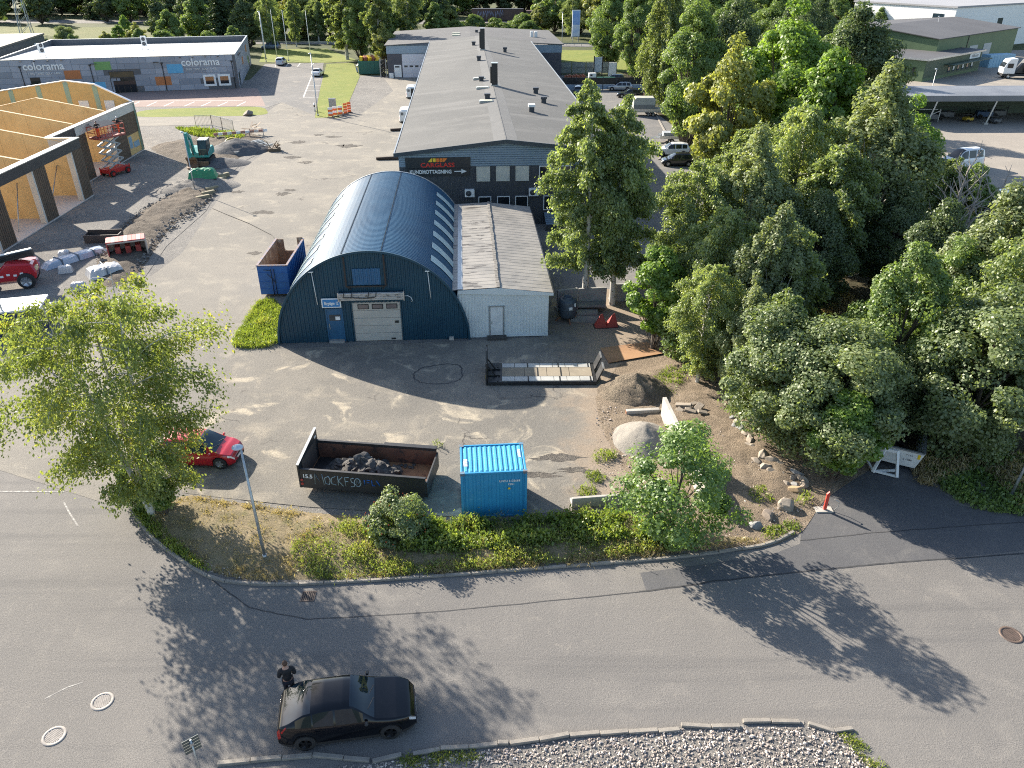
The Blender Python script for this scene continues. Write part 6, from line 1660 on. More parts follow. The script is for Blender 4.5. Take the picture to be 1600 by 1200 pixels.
mrk = thing('marker_post', 'short white and black bollard left of the lamp post on the lawn corner', 'post', (-31.94, 129.58)); MB().cyl((0,0,0),(0,0,1.3),.12).build('post', WHITE, mrk); MB().cyl((0,0,.7),(0,0,1.0),.125).build('band', BLACK, mrk)
# guard rail along the far street
gr = thing('guard_rail', 'long grey guard rail along the far street before the wood', 'guard rail', (-75,230.5), -.055)
MB().box(0,-.05,.55,115,.05,.85).build('rail', STEEL, gr); mb = MB()
for k in range(58): mb.box(k*2-.05,.055,0,k*2+.05,.15,.8)
stuff(mb.build('post', STEEL, gr))
# logs lying out from the office wall
for i, (a, b) in enumerate((((-16.9, 96.64),(-13.44, 96.97)),((-17.55, 114.01),(-14.83, 114.46)))):
    t = thing('timber_log', 'dark timber log on the ground at the office wall, %s' % ('nearer one','farther one')[i], 'log', a, 0, 'logs at the office wall'); d = (b[0]-a[0], b[1]-a[1])
    MB().tube([(0,0,.2),(d[0],d[1],.2)], .2, 8).build('log', M('creosoted_timber', (.05,.035,.025), (.035,.025,.02), 3, .85), t)
# open yard behind: black screened fence, green bin
fe = thing('screen_fence', 'black screened fence with pale blue base boards across the end of the lane', 'fence', (9.4,151), .03)
MB().box(0,-.04,1.0,15,.04,2.2).build('screen', BLACKM, fe)
for k in range(6): MB().box(k*2.5+.05,-.05,.1,(k+1)*2.5-.05,.05,.97).build('base_board', M('pale_blue_board', (.3,.38,.47), (.26,.33,.41), .8, .5), fe)
for k in range(7): MB().box(k*2.5-.07,-.09,0,k*2.5+.07,-.052,2.3).build('post', DKGREY, fe)
wf = thing('metal_fence', 'pale see-through metal fence panels around the storage yard', 'fence', (9.5,172), .03)
for k in range(4):
    mb = MB()
    for j in range(14): mb.box(k*3+.1+j*.21,-.02,.1,k*3+.13+j*.21,.0,2.4)
    mb.box(k*3,-.03,1.2,k*3+3,.01,1.28); mb.box(k*3,-.03,2.35,k*3+3,.01,2.43); mb.box(k*3-.04,-.05,0,k*3+.04,.04,2.5)
    mb.build('mesh_panel', DKGREY, wf)
    MB().box(k*3+.1,.03,.2,k*3+2.9,.05,2.3).build('board', M('grey_green_board', (.32,.36,.33), (.28,.31,.29), .5, .6), wf)
pnl = thing('white_display_board', 'tall white display board standing in the storage yard', 'board', (20.3,166), .1); MB().box(-.8,-.1,0,.8,.1,3.0).build('board', WHITE, pnl); MB().box(-.9,-.08,0,-.803,.08,3.1).build('post', BLACKM, pnl); MB().box(.803,-.08,0,.9,.08,3.1).build('post', BLACKM, pnl)
pn2 = thing('display_board', 'pale blue glass board in a black frame left of the white display board', 'board', (17.6,168), .1); MB().box(-.75,-.08,1.0,.75,.08,3.8).build('board', M('pale_blue_panel', (.45,.52,.58), None, 1, .4), pn2)
mb = MB(); mb.box(-.95,-.1,0,-.753,.1,4); mb.box(.753,-.1,0,.95,.1,4); mb.build('frame', BLACKM, pn2)
bn = thing('green_bin', 'dark green waste container in the storage yard', 'container', (18.3,158), .05)
mb = MB(); mb.extr([(-1.5,-.8,0),(1.5,-.8,0),(1.7,-.8,1.2),(-1.7,-.8,1.2)], (0,1.6,0)); mb.build('body', M('bottle_green_paint', (.02,.13,.1), (.018,.11,.085), 1, .5), bn, .03); MB().box(-1.75,-.85,1.2,1.75,.85,1.28).build('lid', M('bottle_green_paint',(.02,.12,.09)), bn)
cab = thing('white_cabinet', 'white appliance cabinet in the storage yard', 'cabinet', (15.8,161), .1); MB().box(-.7,-.5,0,.7,.5,1.7).build('casing', WHITE, cab, .03); MB().box(-.5,-.52,1.2,-.05,-.503,1.5).build('display', BLACK, cab)
pr = thing('rusty_scrap_row', 'low row of orange rusty machine parts inside the pale metal fence', 'scrap', (12.5,164), .05)
for k in range(9): MB().obox((-1.8+k*.45,0,.45),(.35,.9,.7+.2*(k % 3)),(.05*k,0,.1*k)).build('machine_part', M('orange_scrap', (.35,.12,.06), (.2,.07,.04), 3, .7), pr, .03)
bb = thing('billboard', 'tall blue and white billboard by the far street', 'billboard', (17.92, 235.84), .2)
MB().box(-1.1,-.15,1.5,1.1,.15,8.2).build('panel', M('pale_blue_print', (.4,.5,.68), (.7,.72,.74), .5, .5), bb); MB().box(-1.0,-.17,4.5,1.0,-.152,8.0).build('blue_print', M('blue_print', (.12,.26,.6), (.3,.42,.65), .4, .5), bb); mb = MB(); mb.box(-.9,-.1,0,-.7,.1,1.5); mb.box(.7,-.1,0,.9,.1,1.5); mb.build('leg', STEEL, bb)
# freight wagon with graffiti
tw = thing('freight_wagon', 'brown rail freight wagon with graffiti among the far trees', 'wagon', (-14,300), -.06)
MB().box(0,-1.4,1.1,18,1.4,4.6).build('body', M('brown_wagon_paint', (.12,.07,.06), (.09,.055,.05), .3, .7), tw); MB().box(-.3,-1.3,.7,18.3,1.3,1.1).build('underframe', TRIM, tw); MB().box(-.05,-1.45,4.6,18.05,1.45,4.75).build('roof', DKGREY, tw)
for x in (2,4,14,16): MB().cyl((x,-.8,.45),(x,.8,.45),.45,n=14).build('wheel', TYRE, tw)
mb = MB()
rg = random.Random(3)
for k in range(12): mb.tube([(2+k*.75+rg.uniform(-.3,.3),-1.44,2.0+rg.uniform(-.4,.3)),(2.3+k*.75+rg.uniform(-.3,.4),-1.44,4.0+rg.uniform(-.4,.4)),(2.6+k*.75+rg.uniform(-.3,.4),-1.44,2.4)], .16, 4)
mb.build('graffiti', M('pale_violet_spray', (.3,.3,.45), (.5,.5,.6), .8, .6), tw)
tw2 = thing('freight_wagon', 'second brown freight wagon coupled to the graffiti wagon', 'wagon', (5,298.8), -.06)
MB().box(0,-1.4,1.1,13,1.4,4.2).build('body', M('brown_wagon_paint',(.1,.06,.05)), tw2); MB().box(-.3,-1.3,.7,13.3,1.3,1.1).build('underframe', TRIM, tw2)
# power pylon at the upper left
py = thing('power_pylon', 'grey lattice power pylon rising from the meadow at the upper left', 'pylon', (-151.9, 262.46), .3)
mb = MB(); hgt = 24
for sx, sy in ((-1,-1),(1,-1),(1,1),(-1,1)): mb.bar((sx*1.6,sy*1.6,0),(sx*.35,sy*.35,hgt),.18)
for k in range(9):
    z0, z1 = k*hgt/9, (k+1)*hgt/9; w0, w1 = 1.6-1.25*k/9, 1.6-1.25*(k+1)/9
    for s in (-1,1): mb.bar((-w0,s*w0,z0),(w1,s*w1,z1),.1); mb.bar((s*w0,-w0,z0),(s*w1,w1,z1),.1)
mb.bar((-5,0,hgt*.8),(5,0,hgt*.8),.2); mb.bar((-3.5,0,hgt*.95),(3.5,0,hgt*.95),.2); mb.build('lattice', STEEL, py)

# --------------------------------------------------- building site things
rc = thing('red_crate', 'red and white striped wooden crate lying open on its side', 'crate', (-33.91, 61.38), .42)
for k in range(9): MB().box(0+k*.33,-.05,1.42,.31+k*.33,1.45,1.5).build('slat', M('red_slat', (.42,.04,.04), (.36,.035,.035), 2, .6) if k % 3 != 1 else M('pink_slat', (.55,.3,.28), None, 2, .6), rc)
for k in range(5): MB().box(-.07,0+k*.29,.02,-.003,.27+k*.29,1.48).build('slat', M('red_slat',(.4,.04,.04)) if k % 2 == 0 else M('pink_slat',(.55,.3,.28)), rc)
mb = MB(); mb.box(0,-.03,0,2.95,.05,.12); mb.box(0,1.38,.0,2.95,1.45,1.4); mb.box(2.9,.05,0,3.0,1.38,1.42); mb.box(0,-.04,1.3,2.95,.04,1.41); mb.box(2.95,-.04,.12,3.0,.05,1.3); mb.build('frame', M('pale_crate_timber', (.5,.42,.36), (.42,.35,.3), 2, .7), rc)
for k in range(3): MB().box(.5+k*.8,.3,.15,.9+k*.8,1.2,.9).build('content', M('dull_red_plastic',(.3,.03,.03)), rc)
tr_ = thing('steel_trough', 'dark open steel trough on the ground left of the red crate', 'trough', (-38.03, 65.42), .1)
mb = MB(); mb.box(0,0,.0,3.0,.08,.75); mb.box(0,1.1,0,3.0,1.18,.9); mb.box(0,.08,0,.08,1.1,.75); mb.box(2.92,.08,0,3.0,1.1,.75); mb.box(.08,.08,0,2.92,1.1,.1); mb.build('trough', M('dark_brown_steel', (.06,.045,.04), (.045,.035,.03), 2, .6), tr_)
def bundle(name, label, p, rz, size, mat, seed, straps=0, cat='bundle'):
    t = thing(name, label, cat, p, rz); v = []; f = []; nx, ny = 14, 8
    for j in range(ny+1):
        for i in range(nx+1):
            u, w = i/nx*2-1, j/ny*2-1; e = (1-abs(u)**6)*(1-abs(w)**4)
            v.append((u*size[0]/2*(1+.04*noise.noise(Vector((u*2,w*2,seed)))), w*size[1]/2*(1+.06*noise.noise(Vector((u*3,w*3,seed+5)))), size[2]*(e**.4)*(1+.14*noise.noise(Vector((u*5,w*4,seed))))))
    for j in range(ny):
        for i in range(nx): f.append((j*(nx+1)+i,j*(nx+1)+i+1,(j+1)*(nx+1)+i+1,(j+1)*(nx+1)+i))
    mb = MB(); mb.add(v, f); mb.build('cover', mat, t)
    for k in range(straps):
        x = -size[0]/2+size[0]*(k+1)/(straps+1); mb = MB(); mb.box(x-.04,-size[1]/2-.02,.02,x+.04,size[1]/2+.02,size[2]+.05); mb.build('strap', M('dark_strap', (.12,.16,.2)), t)
    return t
FILM = M('pale_blue_film', (.4,.46,.53), (.3,.37,.45), 2, .3, c3=(.5,.53,.56), s3=3); FILMW = M('white_film', (.48,.48,.48), (.38,.385,.4), 2, .35)
bundle('wrapped_timber', 'long bundle wrapped in pale blue film near the red telehandler', (-36.96, 61.53), 1.0, (5.6,1.3,.5), FILM, 2, 3)
bundle('white_sack', 'small white sack beside the far end of the wrapped bundle', (-38.28, 62.31), .3, (.9,.9,.5), FILMW, 5, 0, 'sack')
bundle('white_sack', 'white crumpled sack in front of the wrapped bundle', (-36.27, 58.57), .4, (1.1,.8,.55), FILMW, 8, 0, 'sack')
bundle('wrapped_pallet', 'large white film wrapped pallet just above the birch top', (-32.85, 58.15), .7, (2.7,1.8,.75), FILMW, 11, 1)
bundle('white_sack', 'white drum and sack beside the birch top', (-33.39, 54.94), .2, (1.1,.7,.6), FILMW, 15, 0, 'sack')
bundle('blue_tarpaulin', 'crumpled dark blue tarpaulin beside the white topped box', (-33.95, 50.96), .2, (2.2,1.3,.5), M('navy_tarpaulin', (.02,.05,.17), (.04,.1,.28), 3, .5), 19, 0, 'tarpaulin')
bundle('green_tarpaulin', 'crumpled bright green tarpaulin on the spoil heap', (-34.12, 84.75), .2, (3.0,1.5,1.0), M('green_tarpaulin', (.01,.22,.1), (.012,.16,.075), 2, .5), 23, 0, 'tarpaulin').location.z = .9
sb2 = thing('market_box', 'dark blue box with white top and orange graffiti at the left picture edge', 'box', (-34.71, 46.53), .28)
MB().box(-2,0,0,2.9,2.3,1.7).build('body', M('navy_box_paint', (.018,.028,.09), (.015,.024,.075), .7, .5), sb2); MB().box(-2.1,-.1,1.7,3.0,2.4,1.82).build('roof', M('white_box_top', (.66,.67,.7), None, .6, .5), sb2)
mb = MB()
for pts in ([(-1,.4),(-.6,1.0),(-.2,.5),(.2,1.1),(.5,.5),(.9,.9)],[(.9,.9),(1.2,.5),(1.6,1.05),(2.0,.6),(2.4,1.0)],[(-1,.75),(.2,.8),(1.4,.75),(2.4,.8)]): mb.tube([(x,-.02,z) for x, z in pts], .09, 4)
mb.build('graffiti', M('dull_orange_spray', (.35,.08,.05), (.25,.06,.05), 2, .6), sb2)
# excavation ring, ladders, fence
rg_ = thing('yellow_ring', 'yellow plastic shaft ring leaning on the gravel', 'ring', (-36.69, 102.98), .2)
mb = MB(); mb.lathe([(.85,0),(1.0,0),(1.0,.5),(.85,.5),(.85,0)], 26); o = mb.build('ring', M('yellow_plastic', (.5,.4,.08), (.4,.32,.07), 2, .5), rg_); o.rotation_euler = (.5,0,0); o.location = (0,0,.4)
ld = thing('formwork_ladder', 'grey ladder like steel formwork frame lying on the gravel', 'frame', (-33.98, 101.51), .95)
mb = MB(); 
for y in (-.7,.7): mb.box(-3,y-.08,.3,3,y+.08,.5)
mb.build('side_rail', STEEL, ld)
for k in range(7): MB().box(-2.8+k*.9,-.62,.33,-2.65+k*.9,.62,.47).build('rung', STEEL, ld)
bp = thing('beam_stack', 'stack of grey steel beams left of the formwork frame', 'beams', (-35.69, 104.11), .95)
for k in range(5): MB().box(-2.8,-.8+k*.3,.02+.08*(k%2),2.8,-.62+k*.3,.35+.08*(k%2)).build('beam', STEEL, bp)
wd = thing('waste_wood', 'loose pile of broken planks beside the steel beams', 'planks', (-36.78, 110.95), .3)
for k in range(10): MB().obox((rr.uniform(-1,1),rr.uniform(-1.2,1.2),.3+.12*k),(rr.uniform(1.5,3),.16,.05),(rr.uniform(-.3,.3),rr.uniform(-.5,.5),rr.uniform(0,3))).build('plank', M('pale_waste_wood', (.42,.33,.24), (.3,.23,.17), 2, .8), wd)
wd2 = thing('waste_wood', 'small crate of broken wood standing alone on the dusty street', 'crate', (-30.81, 101.51), .2)
for k in range(9): MB().obox((rr.uniform(-.7,.9),rr.uniform(-.5,.5),.4+.06*k),(rr.uniform(.9,1.8),.14,.05),(rr.uniform(-.6,.6),rr.uniform(-.9,.9),rr.uniform(0,3))).build('plank', WOOD, wd2)
MB().box(-.8,-.5,0,.7,.5,.4).build('box', M('dark_wood', (.12,.09,.06)), wd2)
fb = thing('site_fence', 'low mesh barrier fence along the street edge of the building site', 'fence', (-44.5,116.5), 0)
fpts = [(-46.36, 116.29),(-44.17, 116.75),(-42.05, 114.91),(-39.67, 112.68)]
for i in range(3):
    a = Vector((*fpts[i],0))-fb.location; b = Vector((*fpts[i+1],0))-fb.location; d = b-a; mb = MB(); up = Vector((0,0,1))
    for t in (0,1): mb.bar(a+d*t, a+d*t+up*1.8, .07)
    for z in (.3,1.75): mb.bar(a+up*z, b+up*z, .06)
    for k in range(1,12): mb.bar(a+d*k/12+up*.3, a+d*k/12+up*1.75, .025)
    mb.build('mesh_panel', STEEL, fb)
cbr = thing('striped_barrier', 'red and white striped barrier board lying behind the dark gravel heap', 'barrier', (-41.07, 108.45), .42)
for k in range(12): MB().box(k*.6,-.05,.5,k*.6+.58,.05,.85).build('stripe_board', WHITE if k % 2 else M('faded_red_board', (.4,.2,.16)), cbr)
for x in (.3, 6.6): MB().bar((x,0,0),(x,0,.5),.1).build('stand', STEEL, cbr)
cbk = thing('concrete_kerb_block', 'pale concrete kerb unit standing right of the digger cab', 'block', (-37.47, 97.31), 2.0); MB().box(-1.4,-.15,0,1.4,.15,.5).build('block', CONCRETE, cbk, .02)
for i, p in enumerate(((-33.16, 88.32),(-32.88, 86.37),(-32.76, 84.49),(-32.56, 82.68),(-32.38, 80.93),(-32.34, 79.25))):
    t = thing('kerb_stone_loose', 'mossy loose kerb stone of the dug strip, %s from the digger' % ('first','second','third','fourth','fifth','sixth')[i], 'kerb stone', p, 1.0-.05*i, 'loose kerb stones at the dug strip'); MB().box(-.7,-.2,0,.7,.2,.45).build('block', M('mossy_concrete', (.27,.24,.16), (.2,.18,.12), 2, .9), t, .02)
cbl = thing('cable', 'thin dark cable lying across the dusty street towards the blue open container', 'cable', (0,0,0)); mb = MB(); mb.tube([(*(-30.31, 76.06),.05),(*(-27.68, 73.5),.05),(*(-25.07, 71.08),.05),(*(-22.01, 67.7),.05),(-18.6,60,1.4),(-18.9,59.6,2.4)], .03, 5); mb.build('cable', BLACK, cbl)
scp = thing('scrap_pile', 'heap of red and grey scrap metal at the edge of the triangular lawn', 'scrap', (-30.23, 175.88), .2)
for k in range(26): MB().obox((rr.uniform(-3,3),rr.uniform(-4,4),rr.uniform(.2,1.1)),(rr.uniform(.4,1.8),rr.uniform(.2,.8),rr.uniform(.1,.5)),(rr.uniform(-1,1),rr.uniform(-1,1),rr.uniform(0,3))).build('scrap_piece', rr.choice((STEEL,RUST,TRIM,M('dull_red_plastic',(.3,.03,.03)),WHITE)), scp)
gc = thing('green_skip', 'dark green scrap skip with orange things on top by the far workshop', 'skip', (-30,173), .1)
mb = MB()
mb.box(-2.2,-1.2,.1,2.2,-1.1,2.6); mb.box(-2.2,1.1,.1,2.2,1.2,2.6); mb.box(-2.2,-1.1,.1,-2.1,1.1,2.6); mb.box(2.1,-1.1,.1,2.2,1.1,2.6); mb.box(-2.1,-1.1,.1,2.1,1.1,.3); mb.build('body', M('bottle_green_paint',(.02,.12,.09)), gc)
for k in range(6): MB().box(-2.1+k*.75,-1.28,.2,-1.9+k*.75,-1.203,2.5).build('rib', M('bottle_green_paint',(.02,.12,.09)), gc)
for k in range(5): MB().obox((-1.6+k*.8,0,2.9),(.6,1.2,1.0),(.2*k,.1,.3*k)).build('load', M('orange_scrap',(.35,.12,.06)) if k % 2 else YEL, gc)
rk = thing('tyre_rack', 'dark rack of tyres and scrap at the corner of the far workshop', 'rack', (-26.4,168), .06)
for k in range(4):
    for j in range(2): mb = MB(); mb.lathe([(.25,-.12),(.42,-.12),(.42,.12),(.25,.12),(.25,-.12)], 14, (0,.6*j,.45+.8*k), 'y'); mb.build('tyre', TYRE, rk)
mb = MB()
for x in (-.6,.6): mb.bar((x,-.3,0),(x,-.3,3.4),.08); mb.bar((x,.9,0),(x,.9,3.4),.08)
mb.build('frame', STEEL, rk)
# things under the machine shelter and around the green office
mrng = random.Random(9)
JC = [M('machine_yellow', (.5,.33,.03), None, 2, .5), STEEL, M('machine_grey', (.12,.12,.12)), M('machine_red', (.25,.04,.03)), TRIM, M('machine_blue', (.05,.09,.16))]
JL = ['dark seeder machine first under the shelter from the left', 'grey trailer frame leaning behind the left shelter post', 'low dark machine in the second bay of the shelter', 'small yellow machine between the shelter posts', 'dark blue machine beyond the right shelter post', 'brown machine deep in the right bay of the shelter', 'pale drum near the front of the right bay']
for i, (x, y) in enumerate(((3,4),(6,3),(9.5,5),(11.8,2.5),(15.5,5),(18,6),(15.3,1.2))):
    t = thing('farm_machine', JL[i], 'machine', (57.5+x,118.5+y), mrng.uniform(-.3,.3)); s = .6 if i in (3,6) else 1.0
    MB().box(-1.1*s,-.8*s,.4*s,1.1*s,.8*s,1.1*s).build('body', JC[(0 if i == 3 else 2) if i != 4 else 5], t, .05)
    mb = MB(); mb.bar((-1.3*s,-.7*s,.4*s),(1.3*s,-.7*s,1.7*s),.1); mb.bar((-1.3*s,.7*s,1.6*s),(1.4*s,.7*s,1.6*s),.1); mb.bar((1.2*s,-.7*s,.1),(1.2*s,-.7*s,1.9*s),.1); mb.build('frame', STEEL if i in (1,) else TRIM, t)
    for sd in (-1,1): wheel(t, -.6*s, sd*.9*s, .38*s, .2, RIMD, sd)
for i, p in enumerate(((77.94, 166.47),(79.24, 164.71))):
    t = thing('waste_bin', 'black wheeled waste bin beside the green office wall, %s' % ('left one','right one')[i], 'bin', p, .5, 'black bins at the green office'); MB().box(-.6,-.5,.1,.6,.5,1.25).build('body', TRIM, t, .04); MB().box(-.65,-.55,1.25,.65,.55,1.4).build('lid', DKGREY, t, .03)
bx = thing('blue_lidded_crate', 'low blue and violet container on the yard in front of the shelter roof', 'crate', (66,134), .1); MB().box(-1.8,-.8,0,1.8,.8,.8).build('body', M('violet_blue_plastic', (.14,.13,.28), (.12,.2,.33), .6, .5), bx, .04); MB().box(-1.85,-.85,.8,1.85,.85,.9).build('lid', M('violet_blue_plastic',(.1,.1,.2)), bx)
street_lamp('slim yard lamp in front of the green office', (72.5,140), 5.0, headlen=.6)
street_lamp('tall mast lamp behind the green office roof', (101,200), 9.0, headlen=.5)

# --------------------------------------------------- people
SKIN = M('skin', (.42,.24,.17), (.36,.2,.14), 6, .55); CLOTHK = M('black_cloth', (.012,.012,.014), (.02,.02,.022), 8, .9); CLOTHB = M('dark_trousers', (.02,.022,.03), (.03,.032,.04), 8, .9); HAIR = M('brown_hair', (.09,.045,.025), (.06,.03,.018), 20, .7); HIVIS = M('orange_workwear', (.7,.1,.02), (.6,.08,.02), 6, .8)
def skin_mesh(name, verts, edges, radii, mat, parent, root=0, sub=2):
    me = bpy.data.meshes.new(name); me.from_pydata(verts, edges, [])
    o = link(name, me, mat, parent)
    sk_ = o.modifiers.new('skin', 'SKIN'); sk_.use_smooth_shade = True
    if not me.skin_vertices: 
        bpy.context.view_layer.objects.active = o
    lay = me.skin_vertices[0].data
    for i, r_ in enumerate(radii):
        lay[i].radius = (r_, r_) if not isinstance(r_, tuple) else r_
        lay[i].use_root = (i == root)
    sb_ = o.modifiers.new('smooth', 'SUBSURF'); sb_.levels = sub; sb_.render_levels = sub
    return o
def person(label, loc, rz, top, legs, hair=HAIR, lean=.0, arms='phone', helmet=None, h=1.8, group=None):
    t = thing('person', label, 'person', loc, rz, group); k = h/1.8
    L = lean
    if arms == 'phone':
        armL = [(-.22,.0+L,1.44),(-.27,.02+L,1.17),(-.1,-.26+L,1.13)]; armR = [(.22,.0+L,1.44),(.27,.02+L,1.17),(.12,-.26+L,1.2)]
    else:
        armL = [(-.22,.0+L,1.42),(-.34,-.16+L,1.25),(-.26,-.42+L,1.28)]; armR = [(.22,.0+L,1.42),(.34,-.16+L,1.25),(.26,-.42+L,1.28)]
    P = [(0,0,.95),(0,L*.4,1.12),(0,L*.8,1.30),(0,L,1.46),(0,L-.02,1.55),(0,L-.05,1.64),(0,L-.05,1.74)]
    R_ = [(.15,.11),(.135,.10),(.17,.11),(.13,.09),.055,.085,.075]
    E_ = [(i,i+1) for i in range(6)]
    def chain(pts, rs, root):
        b = len(P)
        for i, (p, r_) in enumerate(zip(pts, rs)):
            P.append(p); R_.append(r_); E_.append((root if i == 0 else b+i-1, b+i))
    chain(armL, [.062,.05,.034], 3); chain(armR, [.062,.05,.034], 3)
    chain([(-.1,0,.88),(-.11,-.02,.48),(-.11,.02,.08),(-.12,-.13,.05)], [.095,.062,.045,.04], 0); chain([(.1,0,.88),(.12,.0,.48),(.13,.05,.08),(.14,-.10,.05)], [.095,.062,.045,.04], 0)
    P2 = [tuple(c*k for c in p) for p in P]
    skin_mesh('body', P2, E_, R_, SKIN, t)
    # hands: palm and five fingers each
    for s, arm in ((-1, armL), (1, armR)):
        w = Vector(arm[2])*k; d = (Vector(arm[2])-Vector(arm[1])).normalized(); side = Vector((-s,0,0)); hv = [w, w+d*.07]; he = [(0,1)]; hr = [.028,.032]
        for q, ln in enumerate((.07,.08,.075,.06)):
            b0 = w+d*.085+Vector((.0,0,1)).cross(d)*(.024*(q-1.5)); hv += [b0, b0+d*ln*.55+Vector((0,0,.01)), b0+d*ln*.8+Vector((0,0,.035))]; n_ = len(hv); he += [(1,n_-3),(n_-3,n_-2),(n_-2,n_-1)]; hr += [.0095,.009,.008]
        b0 = w+d*.03+side*.03; hv += [b0, b0+side*.02+d*.03+Vector((0,0,.02))]; n_ = len(hv); he += [(0,n_-2),(n_-2,n_-1)]; hr += [.011,.009]
        skin_mesh('hand', [tuple(v_) for v_ in hv], he, hr, SKIN, t, 0, 1)
    b = 7
    iu = [0,1,2,3,7,8,9,10,11,12]
    vs_ = [P2[i] for i in iu]; m_ = {i:j for j,i in enumerate(iu)}
    vs_[m_[0]] = tuple(c*k for c in (0,0,.9)); vs_[m_[9]] = tuple(a*.85+b_*.15 for a, b_ in zip(P2[9],P2[8])); vs_[m_[12]] = tuple(a*.85+b_*.15 for a, b_ in zip(P2[12],P2[11]))
    skin_mesh('jacket', vs_, [(m_[a],m_[b_]) for a,b_ in E_ if a in m_ and b_ in m_], [(.185,.135),(.165,.125),(.195,.135),(.15,.105),.082,.07,.052,.082,.07,.052], top, t)
    il = [0,13,14,15,17,18,19]; m_ = {i:j for j,i in enumerate(il)}
    skin_mesh('trousers', [P2[i] for i in il], [(m_[a],m_[b_]) for a,b_ in E_ if a in m_ and b_ in m_], [(.165,.125),.108,.078,.066,.108,.078,.066], legs, t)
    for s, f_ in ((-1,(-.115,-.05,.045)),(1,(.135,-.02,.045))): MB().obox(tuple(c*k for c in f_),(.1,.27,.09)).build('shoe', BLACK, t, .03)
    hd = Vector(P2[5])
    mb = MB(); vs2, fs2 = ICO[2]
    mb.add([(p.x*.088+hd.x, p.y*.102+hd.y+.015, p.z*.11+hd.z+.065) for p in vs2 if True], [f_ for f_ in fs2 if not (sum(vs2[i].y for i in f_)/3 < -.25 and sum(vs2[i].z for i in f_)/3 < .45) and sum(vs2[i].z for i in f_)/3 > -.55], True); mb.build('hair' if not helmet else 'helmet', helmet or hair, t)
    mb = MB(); mb.extr([(hd.x-.016,hd.y-.085,hd.z+.0),(hd.x+.016,hd.y-.085,hd.z+.0),(hd.x,hd.y-.082,hd.z+.055)], (0,-.022,0)); mb.build('nose', SKIN, t)
    for s in (-1,1):
        mb = MB(); mb.lathe([(.001,0),(.011,.0),(.011,.004)], 8, (hd.x+s*.032,hd.y-.086,hd.z+.05), 'y'); mb.build('eye', BLACK, t); MB().obox((hd.x+s*.086,hd.y+.0,hd.z+.03),(.02,.045,.06)).build('ear', SKIN, t, .008)
    MB().box(hd.x-.025,hd.y-.09,hd.z-.035,hd.x+.025,hd.y-.08,hd.z-.027).build('mouth', M('lips', (.35,.13,.11)), t)
    return t
ped = person('man with short brown hair and black jacket standing behind the black SUV', (-7.72, 17.88), pi+.35, CLOTHK, CLOTHB)
w1 = person('worker in dark clothes and orange trousers at the left end of the raised lift platform', (0,0), .9, CLOTHK, HIVIS, arms='reach', helmet=BLACKM)
w2_ = person('worker in black and orange at the right end of the raised lift platform', (0,0), 2.2, CLOTHK, HIVIS, arms='reach', helmet=WHITE)
for w_, lx in ((w1,-1.3),(w2_,1.5)):
    dx, dy = rot2(lx, -.35, 1.15); w_.location = (sc.location.x+dx, sc.location.y+dy, 4.41)


# ================================================================== VEGETATION
BARKB = M('birch_bark', (.5,.48,.44), (.1,.09,.085), 3, .8, 0, .3, 20, lo=.55, hi=.65); BARKD = M('grey_brown_bark', (.11,.09,.07), (.07,.055,.045), 4, .9, 0, .5, 20); DEADW = M('bleached_dead_wood', (.32,.29,.26), (.22,.2,.18), 4, .9)
LF = {
 'birch_front': leaf_mat('leaf_front_birch', (.14,.185,.055), (.26,.31,.09), (.36,.34,.08), .5),
 'birch': leaf_mat('leaf_birch', (0.165,0.220,0.095), (0.311,0.378,0.159), (0.403,0.415,0.134), .54),
 'birch_grey': leaf_mat('leaf_grey_birch', (0.171,0.213,0.110), (0.299,0.348,0.177), (0.378,0.403,0.171), .52),
 'maple': leaf_mat('leaf_maple', (0.116,0.198,0.039), (0.242,0.369,0.072), (0.330,0.418,0.088), .55),
 'broad': leaf_mat('leaf_broad', (0.116,0.183,0.059), (0.226,0.311,0.098), (0.293,0.354,0.110), .52),
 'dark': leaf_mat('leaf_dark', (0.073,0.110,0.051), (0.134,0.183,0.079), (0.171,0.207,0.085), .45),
 'olive': leaf_mat('leaf_olive', (0.171,0.195,0.067), (0.317,0.342,0.104), (0.427,0.390,0.104), .52),
 'willow': leaf_mat('leaf_willow', (0.140,0.189,0.073), (0.275,0.323,0.122), (0.354,0.366,0.122), .52),
 'shrub': leaf_mat('leaf_shrub', (0.104,0.183,0.059), (0.213,0.317,0.095), (0.268,0.354,0.104), .52),
 'bush': leaf_mat('leaf_bush', (0.128,0.177,0.082), (0.244,0.299,0.140), (0.305,0.336,0.146), .5),
 'silver': leaf_mat('leaf_silver', (0.159,0.195,0.128), (0.281,0.323,0.213), (0.317,0.342,0.220), .47),
 'spruce': leaf_mat('needle_spruce', (0.040,0.070,0.033), (0.080,0.120,0.053), (0.100,0.135,0.060), .25),
 'weed': leaf_mat('weed_leaf', (0.140,0.190,0.055), (0.270,0.315,0.090), (0.400,0.360,0.120), .5),
 'herb': leaf_mat('herb_leaf', (0.125,0.185,0.050), (0.230,0.300,0.075), (0.320,0.330,0.100), .5),
 'dry': leaf_mat('dry_grass_blade', (0.300,0.235,0.130), (0.420,0.340,0.190), (0.480,0.400,0.240), .35),
 'grass': leaf_mat('grass_blade', (0.140,0.200,0.040), (0.260,0.320,0.065), (0.360,0.330,0.100), .5),
}
def rng_(s): return np.random.default_rng(s)

